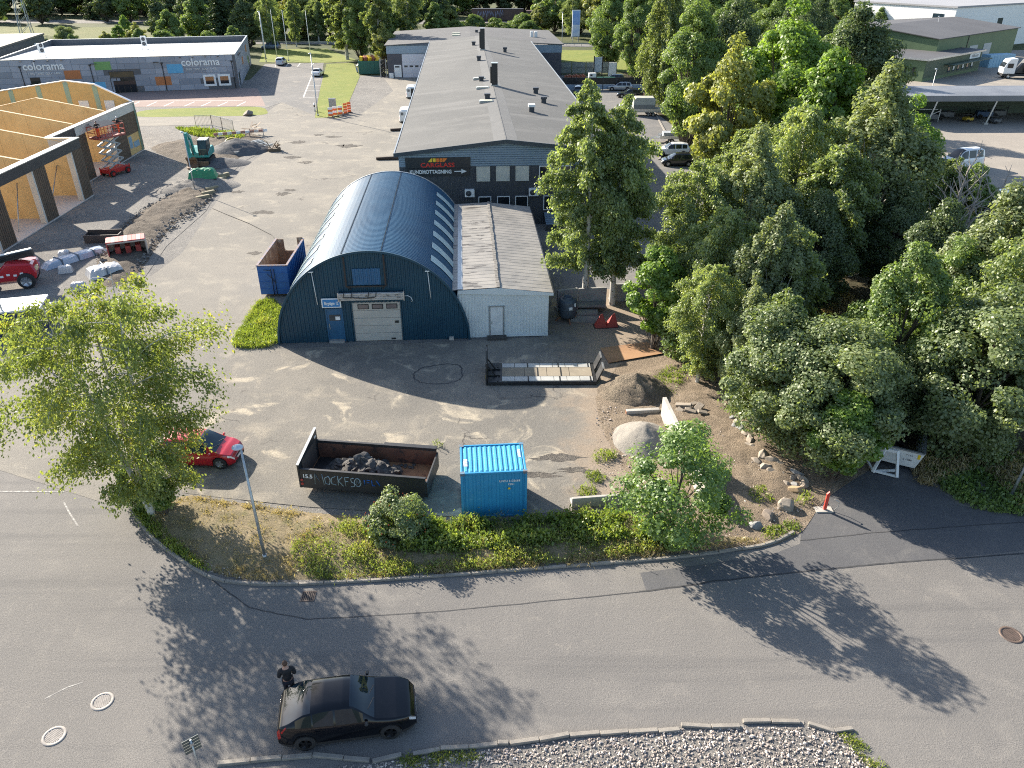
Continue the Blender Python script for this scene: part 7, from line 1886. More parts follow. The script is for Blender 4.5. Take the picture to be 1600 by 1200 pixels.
def leaf_mesh(name, pos, nrm, size, tint, mat, aspect=.62, along=None):
    """one kite shaped face per leaf"""
    N = len(pos); g = rng_(N + 17)
    nrm = nrm/np.maximum(np.linalg.norm(nrm, axis=1, keepdims=True), 1e-6)
    u = g.normal(size=(N,3)) if along is None else along + .35*g.normal(size=(N,3))
    u -= nrm*(u*nrm).sum(1, keepdims=True); u /= np.maximum(np.linalg.norm(u, axis=1, keepdims=True), 1e-6)
    w = np.cross(nrm, u); s = size[:,None]
    v = np.stack([pos - u*s*.5, pos + w*s*aspect*.5 + u*s*.05 + nrm*s*.08, pos + u*s*.5, pos - w*s*aspect*.5 + u*s*.05 + nrm*s*.08], 1).reshape(-1,3)
    me = bpy.data.meshes.new(name)
    me.vertices.add(4*N); me.vertices.foreach_set('co', v.astype(np.float32).ravel())
    me.loops.add(4*N); me.loops.foreach_set('vertex_index', np.arange(4*N, dtype=np.int32))
    me.polygons.add(N); me.polygons.foreach_set('loop_start', np.arange(0, 4*N, 4, dtype=np.int32)); me.polygons.foreach_set('loop_total', np.full(N, 4, dtype=np.int32))
    a = me.attributes.new('tint', 'FLOAT', 'POINT'); a.data.foreach_set('value', np.repeat(np.clip(tint,0,1).astype(np.float32), 4))
    me.update(calc_edges=True); me.materials.append(mat)
    return me

def limbs_mesh(name, limbs, mat, n=5):
    mb = MB()
    for pts, rs in limbs: mb.tube(pts, rs, n if rs[0] < .12 else 8, False)
    me = mb.mesh(name); me.materials.append(mat); return me

def trunk_path(H, lean, g, n=7):
    return [Vector((lean[0]*t*H + .02*H*sin(3*t+g.uniform(0,6))*t, lean[1]*t*H + .02*H*sin(2.4*t+g.uniform(0,6))*t, H*t)) for t in [i/(n-1) for i in range(n)]]

def birch_proto(name, H, R, seed, nl, leaf, mat, bark=BARKB, z0=.16, droop=1.0, prof=None, stems=1, spread=.0, nb=44, strand=1.0, hole=0.0, lean=0.0):
    g = rng_(seed); limbs = []; P = []; N = []; T = []; AL = []
    prof = prof or (lambda t: .55+1.0*t if t < .42 else .97*max(0,1-((t-.42)/.58)**2.6)**.75+.05)
    starts = []
    for st in range(stems):
        az = 2*pi*st/stems + g.uniform(-.4,.4); ln = (cos(az)*spread+lean, sin(az)*spread)
        hh = H*(1 if st == 0 else g.uniform(.72,.97)); tp = trunk_path(hh, ln, g)
        r0 = .018*H*(1 if stems == 1 else .72); limbs.append((tp, [r0*(1-.93*i/6) for i in range(7)]))
        for b in range(nb//stems):
            t = z0 + (1-z0)*((b+g.uniform(0,1))/(nb//stems)); a = b*2.4 + g.uniform(-.5,.5)
            zr = (t-z0)/(1-z0); L = R*max(.08, prof(zr))*g.uniform(.7,1.15)
            i = min(5, int(t*6)); p0 = tp[i].lerp(tp[i+1], t*6-i)
            d = Vector((cos(a), sin(a), 0)); up = .75*(1-.35*zr)
            pts = [p0 + d*L*q + Vector((0,0,L*(up*q - .55*droop*q*q))) + Vector(g.normal(size=3)*.04*L*q) for q in (0,.25,.5,.75,1)]
            limbs.append((pts, [r0*.34*(1-t*.6)*(1-.8*q) for q in (0,.25,.5,.75,1)])); starts.append((pts, L, g.uniform(-.25,.25)))
    tot = sum(L for _, L, _ in starts)
    for pts, L, tb_ in starts:
        if hole and g.uniform() < hole: continue
        n_s = max(3, int(L/tot*nl/14)); 
        for k in range(n_s):
            q = g.uniform(.12,1.02)**.8*4; i = min(3, int(q)); p = pts[i].lerp(pts[i+1], q-i); p = np.array(p) + g.normal(size=3)*np.array((.11,.11,.07))*max(1.0,L*.6)
            ln_ = strand*g.uniform(.35,1.0)*(.35+.22*L); m = 14; tt = g.uniform(0,1,m)
            out = np.array((p[0],p[1],0)); out = out/(np.linalg.norm(out)+.01)
            pos = p + out*np.sin(tt*1.6)[:,None]*ln_*.35 + np.array((0,0,-1.0))*(tt**1.5)[:,None]*ln_*droop + g.normal(size=(m,3))*.085*(1+.5*L)**.5
            P.append(pos); nn = g.normal(size=(m,3)); nn[:,2] = np.abs(nn[:,2])*.8+.25; nn += out*.35; N.append(nn)
            T.append(np.clip(g.normal(.42+tb_+g.uniform(-.12,.12), .17, m), 0, .93)); AL.append(np.tile((out[0]*.4,out[1]*.4,-1.0),(m,1)))
    pos = np.concatenate(P); nn = np.concatenate(N); ti = np.concatenate(T); al = np.concatenate(AL); pos[:,2] = np.maximum(pos[:,2], .15)
    yel = g.uniform(size=len(ti)) < .012; ti[yel] = 1.0
    return (limbs_mesh(name+'_trunk', limbs, bark), leaf_mesh(name+'_crown', pos, nn, leaf*g.uniform(.7,1.3,len(pos)), ti, mat, .66, al), H)

def broad_proto(name, H, R, seed, nl, leaf, mat, bark=BARKD, z0=.2, nc=90, flat=1.0, lump=.26, top=1.0, stems=1, elong=1.0, shape=2.0, low=False):
    """a crown of many separate leaf clumps carried on limbs"""
    g = rng_(seed); limbs = []; tp = trunk_path(H*.85, (g.uniform(-.04,.04),g.uniform(-.04,.04)), g); r0 = .02*H
    limbs.append((tp, [r0*(1-.9*i/6) for i in range(7)]))
    C = []; k = 0
    zc = H*(z0+1)/2; hz = H*(1-z0)/2
    while len(C) < nc and k < 6000:
        k += 1; v = g.normal(size=3); v /= np.linalg.norm(v); rad = g.uniform(.42,1.0)**.6
        p = np.array((v[0]*R*rad, v[1]*R*rad, v[2]*hz*rad)); wob = 1+.22*noise.noise(Vector((v[0]*1.7+seed, v[1]*1.7, v[2]*1.7)))+.12*noise.noise(Vector((v[0]*4+seed, v[1]*4, v[2]*4)))
        p *= wob; zr = (p[2]/hz+1)/2
        wprof = (1-abs(2*zr-.85)**shape*.55) if not low else (1.05-.35*zr)
        p[0] *= wprof; p[1] *= wprof
        if p[2] < -hz*.93: continue
        C.append(p+np.array((0,0,zc)))
    P = []; N = []; T = []; per = int(nl/len(C))
    ctr = np.array((0,0,zc))
    for c in C:
        rc = R*lump*g.uniform(.6,1.25); m = max(20, int(per*g.uniform(.7,1.3)))
        v = g.normal(size=(m,3)); v /= np.linalg.norm(v,axis=1,keepdims=True); rr_ = g.uniform(.25,1,m)[:,None]**.5
        q = v*rr_*rc*np.array((1,1,.72*elong)); pos = c + q
        P.append(pos); nn = v*.8 + g.normal(size=(m,3))*.55 + np.array((0,0,.45)) + (c-ctr)/np.linalg.norm(c-ctr)*.35; N.append(nn)
        T.append(np.clip(g.normal(.43+g.uniform(-.22,.22), .16, m), 0, .94))
        if g.uniform() < .55:
            i = int(np.clip((c[2]/H-.25)*6, 0, 5)); a = tp[i]; e = Vector(c)
            mid = a.lerp(e, .5) + Vector((0,0,-.06*H*g.uniform(0,1)))
            limbs.append(([a, mid, e], [r0*.3, r0*.2, r0*.06]))
    pos = np.concatenate(P); nn = np.concatenate(N); ti = np.concatenate(T); pos[:,2] = np.maximum(pos[:,2], .08)
    return (limbs_mesh(name+'_trunk', limbs, bark), leaf_mesh(name+'_crown', pos, nn, leaf*g.uniform(.65,1.35,len(pos)), ti, mat, .7), H)

def spruce_proto(name, H, R, seed, nl, mat):
    g = rng_(seed); limbs = [([Vector((0,0,0)),Vector((0,0,H))],[.02*H,.01])]; P = []; N = []; T = []; AL = []
    nb = 130
    for b in range(nb):
        t = .06+.93*(b/nb); a = b*2.4+g.uniform(-.3,.3); L = R*(1-t)**.85*g.uniform(.75,1.12)+.12; m = int(nl/nb*(.35+1.3*(1-t)))
        q = g.uniform(0,1,m); d = np.array((cos(a),sin(a),0)); sd = np.array((-sin(a),cos(a),0))
        pos = np.array((0,0,t*H)) + d*(q*L)[:,None] + np.array((0,0,1))*(-.35*L*q*q+.1*L*q**4)[:,None] + sd*(g.normal(size=m)*.16*L*(1-q*.6))[:,None] + np.array((0,0,-1))*np.abs(g.normal(size=m)*.14)[:,None]
        P.append(pos); nn = g.normal(size=(m,3))*.5+np.array((0,0,.8))+d*.3; N.append(nn); T.append(np.clip(g.normal(.45+g.uniform(-.15,.15),.15,m),0,1)); AL.append(np.tile(d-np.array((0,0,.5)),(m,1)))
    pos = np.concatenate(P); return (limbs_mesh(name+'_trunk', limbs, BARKD), leaf_mesh(name+'_crown', pos, np.concatenate(N), .42*g.uniform(.7,1.3,len(pos)), np.concatenate(T), mat, .42, np.concatenate(AL)), H)

PROTO = {
 'front': birch_proto('front_birch', 11.5, 4.4, 11, 56000, .135, LF['birch_front'], z0=.10, droop=.7, stems=3, spread=.16, lean=.0, nb=78, strand=1.4, hole=.08, prof=lambda t: (.45+.95*t if t < .45 else (1-((t-.45)/.55)**2.0)**.8*.85+.05)),
 'pair': birch_proto('twin_birch', 15, 3.1, 21, 48000, .2, LF['birch'], z0=.17, droop=.9, nb=60, prof=lambda t: (.8+.4*t if t < .45 else .98*(1-((t-.45)/.55)**1.7)+.05)),
 'birch_a': birch_proto('weeping_birch', 13, 3.4, 31, 46000, .2, LF['birch'], z0=.1, droop=.95, nb=70, strand=.9, prof=lambda t: .6+.75*t if t < .5 else .98*max(0,1-((t-.5)/.5)**2.8)**.6+.05),
 'birch_b': broad_proto('grey_birch', 13, 3.5, 37, 48000, .21, LF['birch_grey'], bark=BARKB, z0=.06, nc=210, lump=.17, elong=2.2, shape=2.4),
 'birch_c': birch_proto('slender_birch', 12, 2.6, 41, 36000, .2, LF['birch'], z0=.12, droop=1.0, nb=52),
 'willow': birch_proto('hanging_birch', 18, 4.0, 43, 46000, .28, LF['willow'], z0=.1, droop=1.7, nb=64, strand=1.6),
 'maple_a': broad_proto('bright_maple', 12, 3.6, 51, 54000, .21, LF['maple'], nc=120, lump=.25),
 'maple_b': broad_proto('young_maple', 9, 2.6, 57, 28000, .22, LF['maple'], nc=80, lump=.27, shape=1.3),
 'broad_a': broad_proto('broadleaf', 13, 4.2, 61, 54000, .23, LF['broad'], nc=120, z0=.08, lump=.25),
 'broad_b': broad_proto('broadleaf_tall', 15, 4.0, 67, 54000, .24, LF['broad'], nc=120, z0=.08, lump=.27, shape=1.6),
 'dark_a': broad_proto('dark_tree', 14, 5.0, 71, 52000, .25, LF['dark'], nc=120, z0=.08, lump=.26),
 'olive': broad_proto('olive_tree', 10, 3.4, 73, 24000, .27, LF['olive'], nc=90, lump=.24),
 'poplar': birch_proto('poplar', 19, 3.4, 79, 34000, .34, LF['willow'], z0=.1, droop=.9, nb=64, prof=lambda t: .75+.3*t if t < .4 else 1.0*(1-((t-.4)/.6)**2)+.04),
 'spruce': spruce_proto('spruce', 15, 4.0, 83, 22000, LF['spruce']),
 'shrub_a': broad_proto('big_shrub', 6.5, 3.3, 91, 56000, .135, LF['bush'], nc=110, z0=.02, lump=.24, low=True, bark=BARKD),
 'shrub_b': broad_proto('shrub', 4.6, 2.6, 93, 17000, .19, LF['broad'], nc=70, z0=.0, lump=.27, low=True),
 'silver': broad_proto('silver_shrub', 4.2, 2.5, 97, 15000, .19, LF['silver'], nc=70, z0=.0, lump=.27, low=True),
 'yard': broad_proto('yard_tree', 4.7, 2.1, 101, 15500, .11, LF['shrub'], nc=62, z0=.02, lump=.26, shape=1.2),

 'far_a': broad_proto('far_broad', 13, 4.6, 111, 26000, .42, LF['broad'], nc=100, z0=.0, lump=.25, shape=1.8),
 'far_b': broad_proto('far_dark', 15, 4.8, 113, 26000, .45, LF['dark'], nc=100, z0=.0, lump=.26, shape=1.6),
 'far_c': broad_proto('far_olive', 12, 4.2, 117, 24000, .4, LF['olive'], nc=100, z0=.0, lump=.24, shape=1.9),
 'rose': broad_proto('rose_bush', 2.0, 1.5, 103, 13000, .095, LF['bush'], nc=46, z0=.0, lump=.26, low=True),
}
def tree(kind, p, h, label, group=None, rz=None, name='tree', wide=1.0, z=0, seed=[0]):
    seed[0] += 1; r = random.Random(seed[0]*7+1)
    tm, cm, H = PROTO[kind]; k = h/H
    t = thing(name, label, 'bush' if name in ('bush','shrub') else 'tree', (p[0],p[1],z), r.uniform(0,6.28) if rz is None else rz, group)
    t.scale = (k*wide, k*wide, k)
    link('trunk', tm, None, t); link('crown', cm, None, t)
    return t
BT = 'birch_tree'; MT = 'maple_tree'; DT = 'deciduous_tree'
fb_ = tree('front', (-16.65, 27.78), 12.2, 'loose yellow green multi stemmed birch beside the red hatchback in the left foreground', rz=.0, wide=.9, name=BT)
tree('pair', (5.25, 51.42), 15.53, 'left taller one of the twin birches in front of the long office building', name=BT, rz=.4, wide=.92)
tree('pair', (7.37, 52.0), 14.6, 'right one of the twin birches, beside the lane', name=BT, rz=2.6, wide=.95)
RT = [
 ('birch_a',(13.09, 52.95),10.22,'birch leaning out over the lane just below the black hatchback',BT,1.0),
 ('birch_c',(11.21, 47.23),5.73,'small grey green birch behind the bright green shrub tree',BT,1.1),
 ('birch_a',(13.3, 45.28),9.27,'weeping birch in the lower middle of the wood, left of the shaded gap',BT,1.0),
 ('birch_b',(16.77, 52.71),12.26,'tall pale birch in the middle of the wood beside the olive tree',BT,.9),
 ('birch_a',(21.44, 57.87),13.01,'tall birch directly below the bright green maple',BT,.95),
 ('birch_b',(27.05, 57.87),15.38,'widest grey green birch with drooping crown left of the machine shelter',BT,1.0),
 ('birch_c',(22.36, 52.71),11.43,'slender birch left of the widest grey birch',BT,1.1),
 ('birch_b',(15.24, 42.17),10.01,'pale birch above the largest bush of the dirt strip',BT,.9),
 ('birch_c',(16.38, 43.46),9.05,'birch at the left edge of the sunlit grass gap',BT,1.1),
 ('birch_a',(11.16, 40.14),7.55,'birch above the soil field with a few orange leaves',BT,.9),
 ('birch_b',(13.13, 37.89),6.96,'low spreading birch over the left side of the largest bush',BT,.9),
 ('birch_c',(14.28, 36.49),7.55,'birch between the largest bush and the sunlit grass gap',BT,1.0),
 ('olive',(20.33, 75.19),15.05,'olive yellow tree with thin crown between the two brightest green trees',DT,.75),
 ('maple_a',(27.69, 82.17),18.31,'brightest green maple rising to the upper picture edge',MT,.95),
 ('broad_b',(22.64, 101.87),17.36,'fresh green tree right of the hanging willow like tree',DT,.85),
 ('willow',(24.04, 130.71),18.5,'hanging willow like tree right of the display boards',DT,.8),
 ('dark_a',(40.97, 98.33),16.96,'dark oak in front of the white cabins',DT,.9),
 ('maple_b',(29.57, 75.19),14.79,'young light green maple below the dark oak',MT,.9),
 ('maple_a',(32.33, 63.91),12.48,'green maple at the left end of the machine shelter',MT,.8),
 ('broad_a',(20.77, 179.92),15,'broad green tree behind the storage yard, nearest the billboard',DT,.9),
 ('broad_b',(23.38, 157.97),17,'tall green tree between storage yard and hanging willow like tree',DT,.8),
 ('silver',(24.77, 92.78),4.6,'silver green shrub on the lane verge above the black hatchback','shrub',1.0),
 ('silver',(26.97, 114.01),4.8,'silver green shrub on the lane verge right of the covered trailer','shrub',1.0),
 ('shrub_b',(27.76, 126.27),4.2,'green shrub on the verge behind the covered trailer','shrub',1.0),
 ('broad_a',(22.84, 82.17),9.5,'rounded green tree behind the silver verge shrubs',DT,.8),
 ('birch_c',(20.1, 67.34),9.6,'small birch below the olive yellow tree',BT,1.2),
 ('maple_b',(9.19, 44.72),6.93,'bright green shrub like maple beside the rusty steel sheet',MT,1.0),
 ('shrub_b',(12.42, 52.71),4.2,'dark green shrub behind the right birch trunk','shrub',1.0),
 ('shrub_b',(11.9, 43.46),4.6,'dark shrub between the bright maple and the wood','shrub',1.0),
 ('shrub_a',(14.34, 34.54),7.18,'large grey green bush at the left end of the row of stones','bush',.95),
 ('shrub_a',(16.02, 32.44),7.14,'largest rounded bush of the dirt strip above the orange brown boulder','bush',1.0),
 ('shrub_a',(18.83, 34.54),5.23,'dark bush behind the white hooklift skip','bush',1.0),
 ('maple_b',(15.78, 30.42),5.01,'yellowish green young tree overhanging the white hooklift skip',MT,1.2),
 ('broad_a',(20.58, 36.49),9.72,'dark leaved maple with pointed top right of the sunlit grass gap',MT,.8),
 ('broad_b',(24.88, 40.14),9.03,'green tree in the right part of the wood above the dry grass',DT,.9),
 ('birch_b',(27.36, 40.93),11.44,'pale birch at the right picture edge, upper one',BT,1.0),
 ('shrub_a',(23.52, 33.02),8.78,'round dark tree bush at the right picture edge above the bare pole','bush',.9),
 ('birch_a',(27.54, 37.18),10.87,'birch partly cut by the right picture edge',BT,1.0),
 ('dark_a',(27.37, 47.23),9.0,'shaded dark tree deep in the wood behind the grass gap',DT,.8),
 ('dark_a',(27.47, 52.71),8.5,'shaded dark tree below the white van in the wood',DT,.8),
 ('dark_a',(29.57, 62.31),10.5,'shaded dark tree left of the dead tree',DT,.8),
 ('broad_a',(35.04, 57.87),8.5,'dark green tree behind the bare dead tree',DT,.9),
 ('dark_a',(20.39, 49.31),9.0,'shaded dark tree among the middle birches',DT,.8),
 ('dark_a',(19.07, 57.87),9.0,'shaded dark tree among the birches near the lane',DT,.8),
 ('shrub_a',(24.13, 35.82),3.8,'low dark bush in the hollow behind the dry grass','bush',1.0),
 ('shrub_b',(22.27, 39.36),3.6,'low dark bush between skip and maple','bush',1.0),
 ('broad_a',(28.35, 168.28),13,'green tree behind the parked cars at the fence end of the lane',DT,.9),
 ('broad_b',(31.25, 100.07),13,'dense green tree behind the brightest maple on its left',DT,.9),
 ('broad_a',(46.08, 116.29),14,'dense green tree behind the brightest maple on its right',DT,.9),
 ('dark_a',(33.43, 126.27),16,'dark tall tree behind the olive yellow tree',DT,.8),
 ('dark_a',(47.21, 137.93),16,'dark tall tree behind the brightest maple',DT,.9),
 ('shrub_b',(12.01, 55.84),3.6,'green shrub at the lane end beside the right birch trunk','shrub',1.0),
 ('silver',(16.82, 59.29),4.5,'silvery shrub under the birch that leans over the lane','shrub',1.0),
 ('broad_b',(25.37, 72.07),11,'green tree between the tall pale birch and the bright maple',DT,.8),
 ('birch_a',(30.29, 65.59),12,'birch behind the widest grey birch on its left',BT,.9),
 ('birch_c',(33.9, 59.29),9,'slender birch right of the widest grey birch',BT,1.0),
]
for kind, p, h, lab_, nm, w in RT: tree(kind, p, h, lab_, name=nm, wide=w*1.06)
tree('yard', (7.06, 26.18), 5.89, 'green shrub tree leaning over the concrete walls beside the kerb', name='shrub', rz=1.1, wide=1.05)
yt2 = tree('shrub_b', (9.18, 31.33), 2.0, 'thin light green sapling beside the tall concrete wall', name='shrub', wide=.6)
rose = tree('rose', (-5.09, 26.35), 2.1, 'rounded rose bush with small red hips in front of the black skip', name='bush', rz=.3)
g = rng_(5); hips = MB()
for k in range(60):
    a = g.uniform(0,6.28); e = g.uniform(.25,1.4); hips.lathe([(.001,-.03),(.03,0),(.001,.03)], 5, (1.5*cos(a)*cos(e), 1.5*sin(a)*cos(e), .45+1.5*sin(e)))
stuff(hips.build('rose_hips', M('red_hips', (.4,.05,.02), None, 4, .4), rose))
bs_ = tree('maple_b', (-15.94, 27.78), 2.3, 'small bright yellow green sapling at the foot of the left birch', name='shrub', wide=1.0)
tree('shrub_b', (-17.26, 28.53), 2.6, 'dense green undergrowth bush around the left birch stems', name='bush', wide=.8)
# dead trees
def dead(p, h, label, seed, n=26, lean=.05):
    g = rng_(seed); t = thing('dead_tree', label, 'tree', p, 0); limbs = []; tp = trunk_path(h, (lean,.0), g); limbs.append((tp, [.02*h*(1-.9*i/6) for i in range(7)])); tw = []
    for b in range(n):
        q = .2+.78*b/n; a = b*2.4; L = h*.42*(1-q*.6)*g.uniform(.6,1.1); i = min(5,int(q*6)); p0 = tp[i].lerp(tp[i+1],q*6-i); d = Vector((cos(a),sin(a),1.1)).normalized()
        pts = [p0, p0+d*L*.5+Vector(g.normal(size=3)*.08*L), p0+d*L+Vector(g.normal(size=3)*.15*L)]; tw.append((pts, [.006*h,.004*h,.0015*h]))
        for j in range(4):
            s_ = pts[1].lerp(pts[2], j/4); e = s_+Vector(g.normal(size=3)*.16*L)+d*L*.25; tw.append(([s_,e],[.0028*h,.001*h]))
    link('trunk', limbs_mesh('dead_trunk', limbs, DEADW), None, t); link('branches', limbs_mesh('dead_branches', tw, DEADW), None, t)
dead((30.51, 51.77), 10.25, 'bare bleached dead tree with many twigs in front of the lorry yard', 3, 30, .02)
dead((31.4, 52.23), 9.53, 'second bleached dead stem close beside the larger dead tree', 5, 18, .08)
dead((32.68, 52.71), 9.59, 'thin bare leaning dead stem right of the bleached dead trees', 8, 12, .16)

# --- behind the buildings
BK = [
 ('spruce',(-78,226),17,'dark pyramid shaped conifer behind the paint shop','conifer_tree',1.25),
 ('poplar',(-39.21, 196.75),21,'tall columnar tree with white stem at the far end of the triangular lawn',DT,1.15),
 ('poplar',(-29.5,186),19,'tall loose tree left of the far workshop roof',DT,1.0),
 ('olive',(-28,182),8.5,'yellowing small tree beside the scrap skip',DT,.9),
 ('broad_b',(-35,192),15,'green tree between columnar tree and far workshop',DT,.9),
 ('birch_a',(-63,218),13,'slim light green birch right of the dark conifer',BT,.8),
 ('birch_c',(-58,224),12,'second slim birch behind the left flagpole',BT,.9),
 ('shrub_b',(-86,207),5.5,'rounded bush right behind the middle of the paint shop','bush',1.1),
 ('shrub_b',(-76,210),5,'light bush behind the right end of the paint shop roof','bush',1.0),
 ('olive',(-95,212),6.5,'yellow green bushy tree behind the roof air conditioner',DT,1.1),
 ('maple_b',(-101,215),6,'light green bush behind the left part of the paint shop','bush',1.2),
 ('shrub_a',(-113,212),6,'dark round bush in the meadow above the white shop roof','bush',1.0),
 ('shrub_b',(-118,196),5,'green bush between the dark warehouse and the white shop roof','bush',1.2),
 ('silver',(-109,195),4.5,'pale bush behind the left corner of the white shop roof','bush',1.2),
 ('shrub_b',(-128,206),4,'low bush in the meadow behind the dark warehouse','bush',1.2),
 ('maple_b',(-104,226),7.5,'tall light shrub in the meadow left of the roof air conditioner',DT,.8),
]
BK += [
 ('far_c',(-116,200),5.5,'bush just behind the shop roof above its left lettering','bush',1.0), ('far_a',(-107,203),5,'green bush behind the shop roof left of the roof air conditioner','bush',1.1),
 ('far_c',(-99,204),5.5,'yellowish bush behind the shop roof below the pylon side meadow','bush',1.0), ('far_a',(-92,206),6,'green bush behind the shop roof right of the roof air conditioner','bush',1.0),
 ('far_a',(-88,216),9.5,'broad green tree behind the middle of the shop roof',DT,1.0), ('far_b',(-70,222),12,'dark tree between conifer and slim birches',DT,1.0),
 ('far_a',(-69,207),6.5,'green bush behind the right rear corner of the shop','bush',1.0), ('far_b',(-97,232),11,'dark tree at the right end of the meadow',DT,1.0), ('far_a',(-88,236),13,'tall tree behind the dark conifer',DT,1.0)]
for kind, p, h, lab_, nm, w in BK: tree(kind, p, h, lab_, name=nm, wide=w)
r = random.Random(77); FAR = []
KN = {'far_a':'broad green','far_b':'dark leafy','far_c':'yellow green','dark_a':'dark rounded','broad_b':'tall green','broad_a':'broad green','spruce':'dark pointed','birch_a':'light weeping','maple_a':'bright green','shrub_b':'low bushy','olive':'yellowish'}
def landmark(x, y):
    u = x/(y*.87+11)*1195+800
    for lim, nm_ in ((70,'near power pylon'),(170,'above left part of paint shop'),(270,'above middle of paint shop'),(380,'above right end of paint shop'),(500,'behind flagpoles'),(610,'behind columnar tree'),(700,'above left half of far workshop'),(740,'left of graffiti wagon'),(810,'at freight wagons'),(880,'above right half of far workshop'),(960,'behind billboard'),(1060,'behind hanging willow like tree'),(1200,'above olive yellow tree'),(1300,'above brightest maple'),(1400,'behind dark oak'),(1480,'behind white cabins'),(1600,'behind white warehouse')):
        if u < lim: return nm_
    return 'beyond white warehouse'
def far(kind, x, y, h, w, lab_, grp):
    row_ = 'front wood row' if y < 258 else 'second wood row' if y < 290 else 'third wood row' if y < 325 else 'last wood row'
    lab_ = '%s tree, %s, %s' % (KN.get(kind, 'green'), row_, landmark(x, y)) if lab_ is not L4 else '%s tree, upper wood, %s' % (KN.get(kind, 'green'), landmark(x, y))
    FAR.append(tree(kind, (x, y), h, lab_, grp, name=DT if kind != 'spruce' else 'conifer_tree', wide=w))
L1 = 'dense dark green tree in the far wood beyond the railway and street'; G1 = 'trees of the far wood'
L2 = 'lighter green tree standing in the front edge of the far wood'; G2 = 'trees at the front edge of the far wood'
L3 = 'tree of the wood behind the white warehouse and cabins'; G3 = 'trees behind the right warehouses'
L4 = 'tree in the dense upper part of the wood between lane and lorry yard'
x = -68
while x < 80:
    if not (-22 < x < 13): far(r.choice(('far_a','far_b','far_a','far_c','birch_a')), x, 243+r.uniform(-4,4), r.uniform(9,15), r.uniform(.95,1.2), L2, G2)
    x += r.uniform(5.5,8)
x = -100
while x < 90:
    if not (-23 < x < 13): far(r.choice(('far_b','far_a','far_b')), x, 262+r.uniform(-5,5), r.uniform(14,19), r.uniform(.95,1.2), L1, G1)
    x += r.uniform(6,8.5)
for x, y, h in ((-20,262,8),(-12,266,5.0),(-5,264,4.2),(3,263,5.5),(9,262,8.5),(-16,250,4.5),(-2,249,4),(5,250,4.5)): far('far_c' if h > 6 else 'shrub_b', x, y, h, 1.3, L2, G2)
x = -250
while x < 190:
    far(r.choice(('far_b','far_b','far_a','spruce','far_b')), x, 338+r.uniform(-10,10), r.uniform(17,24), r.uniform(1.0,1.3), L1, G1)
    x += r.uniform(6.5,9)
x = -260
while x < 60:
    far(r.choice(('dark_a','broad_b','dark_a')), x, 372+r.uniform(-8,8), r.uniform(20,26), r.uniform(1.1,1.3), L1, G1)
    x += r.uniform(10,13)
x = -215
while x < -70:
    far(r.choice(('far_b','far_a','far_a','far_b','spruce')), x, 300+r.uniform(-10,10)-.04*x, r.uniform(12,18), r.uniform(1.0,1.2), L1, G1)
    x += r.uniform(8,11)
x = 60
while x < 240:
    far(r.choice(('far_a','far_b','far_a','far_c')), x, 268+r.uniform(-9,9), r.uniform(12,17), r.uniform(1.0,1.2), L3, G3)
    x += r.uniform(8,11)
for x, y, h in ((101,232,9),(108,238,10),(118,248,11),(92,240,12)): far('broad_a', x, y, h, 1.1, L3, G3)
for x, y, h in ((36,205,15),(44,196,15),(52,206,16),(60,190,14),(31,190,14),(46,178,13),(58,172,12),(66,182,13),(38,232,15),(52,230,16),(64,222,15),(75,232,15)):
    far(r.choice(('dark_a','broad_b','broad_a')), x, y, h, 1.3, L4, 'trees in the upper part of the wood')

by = {}
for o in FAR: by.setdefault(o['label'], []).append(o)
for lb_, os_ in by.items():
    if len(os_) > 1:
        os_.sort(key=lambda o: o.location.x/o.location.y)
        wds = {2:['left one','right one'],3:['left one','middle one','right one']}.get(len(os_)) or ['%s from left' % w_ for w_ in ORD[:len(os_)]]
        for o, w_ in zip(os_, wds): o['label'] = lb_ + ', ' + w_

# ---------------------------------------------------------------- ground cover
def blades(name, polys, n, hgt, size, mat, seed, clump=.8, thr=-.1, wide=.22, z=.02, spread=.35):
    g = rng_(seed); pos = []; tries = 0
    xs0 = min(p[0] for q in polys for p in q); xs1 = max(p[0] for q in polys for p in q); ys0 = min(p[1] for q in polys for p in q); ys1 = max(p[1] for q in polys for p in q)
    while len(pos) < n and tries < n*14:
        tries += 1; x = g.uniform(xs0,xs1); y = g.uniform(ys0,ys1)
        q = noise.noise(Vector((x*clump,y*clump,seed)))
        if q + g.uniform(-.25,.25) < thr: continue
        if any(inside(x,y,pl) for pl in polys): pos.append((x,y,q))
    pos = np.array(pos); m = len(pos); k = 5
    base = np.repeat(pos,k,0); M_ = len(base); ht = hgt*np.clip(.55+base[:,2]*.9+g.normal(0,.25,M_),.2,1.8)
    p = np.stack([base[:,0]+g.normal(0,.09,M_), base[:,1]+g.normal(0,.09,M_), z+g.uniform(.15,1,M_)*ht],1)
    nn = g.normal(size=(M_,3)); nn[:,2] = np.abs(nn[:,2])*.6; al = np.stack([g.normal(0,spread,M_),g.normal(0,spread,M_),np.ones(M_)],1)
    ti = np.clip(.45+base[:,2]*.5+g.normal(0,.2,M_),0,1)
    me = leaf_mesh(name, p, nn, size*g.uniform(.6,1.4,M_), ti, mat, wide, al)
    o = bpy.data.objects.new(name, me); COL.objects.link(o); return stuff(o)
wp = smooth_poly([(-9.53, 25.03),(-8.7, 26.92),(-6.45, 27.37),(-4.11, 27.37),(-2.49, 27.23),(0.88, 27.5),(2.37, 27.78),(5.02, 27.59),(6.86, 26.35),(8.17, 25.76),(5.54, 25.11),(2.19, 24.63),(-1.62, 24.13),(-5.34, 23.75),(-7.97, 23.57)])
blades('tall_weeds', [wp], 4600, .5, .12, LF['weed'], 4, .9, -.16, .4)
blades('dry_stalks', [wp], 900, .7, .2, LF['dry'], 24, 1.1, -.2, .07)
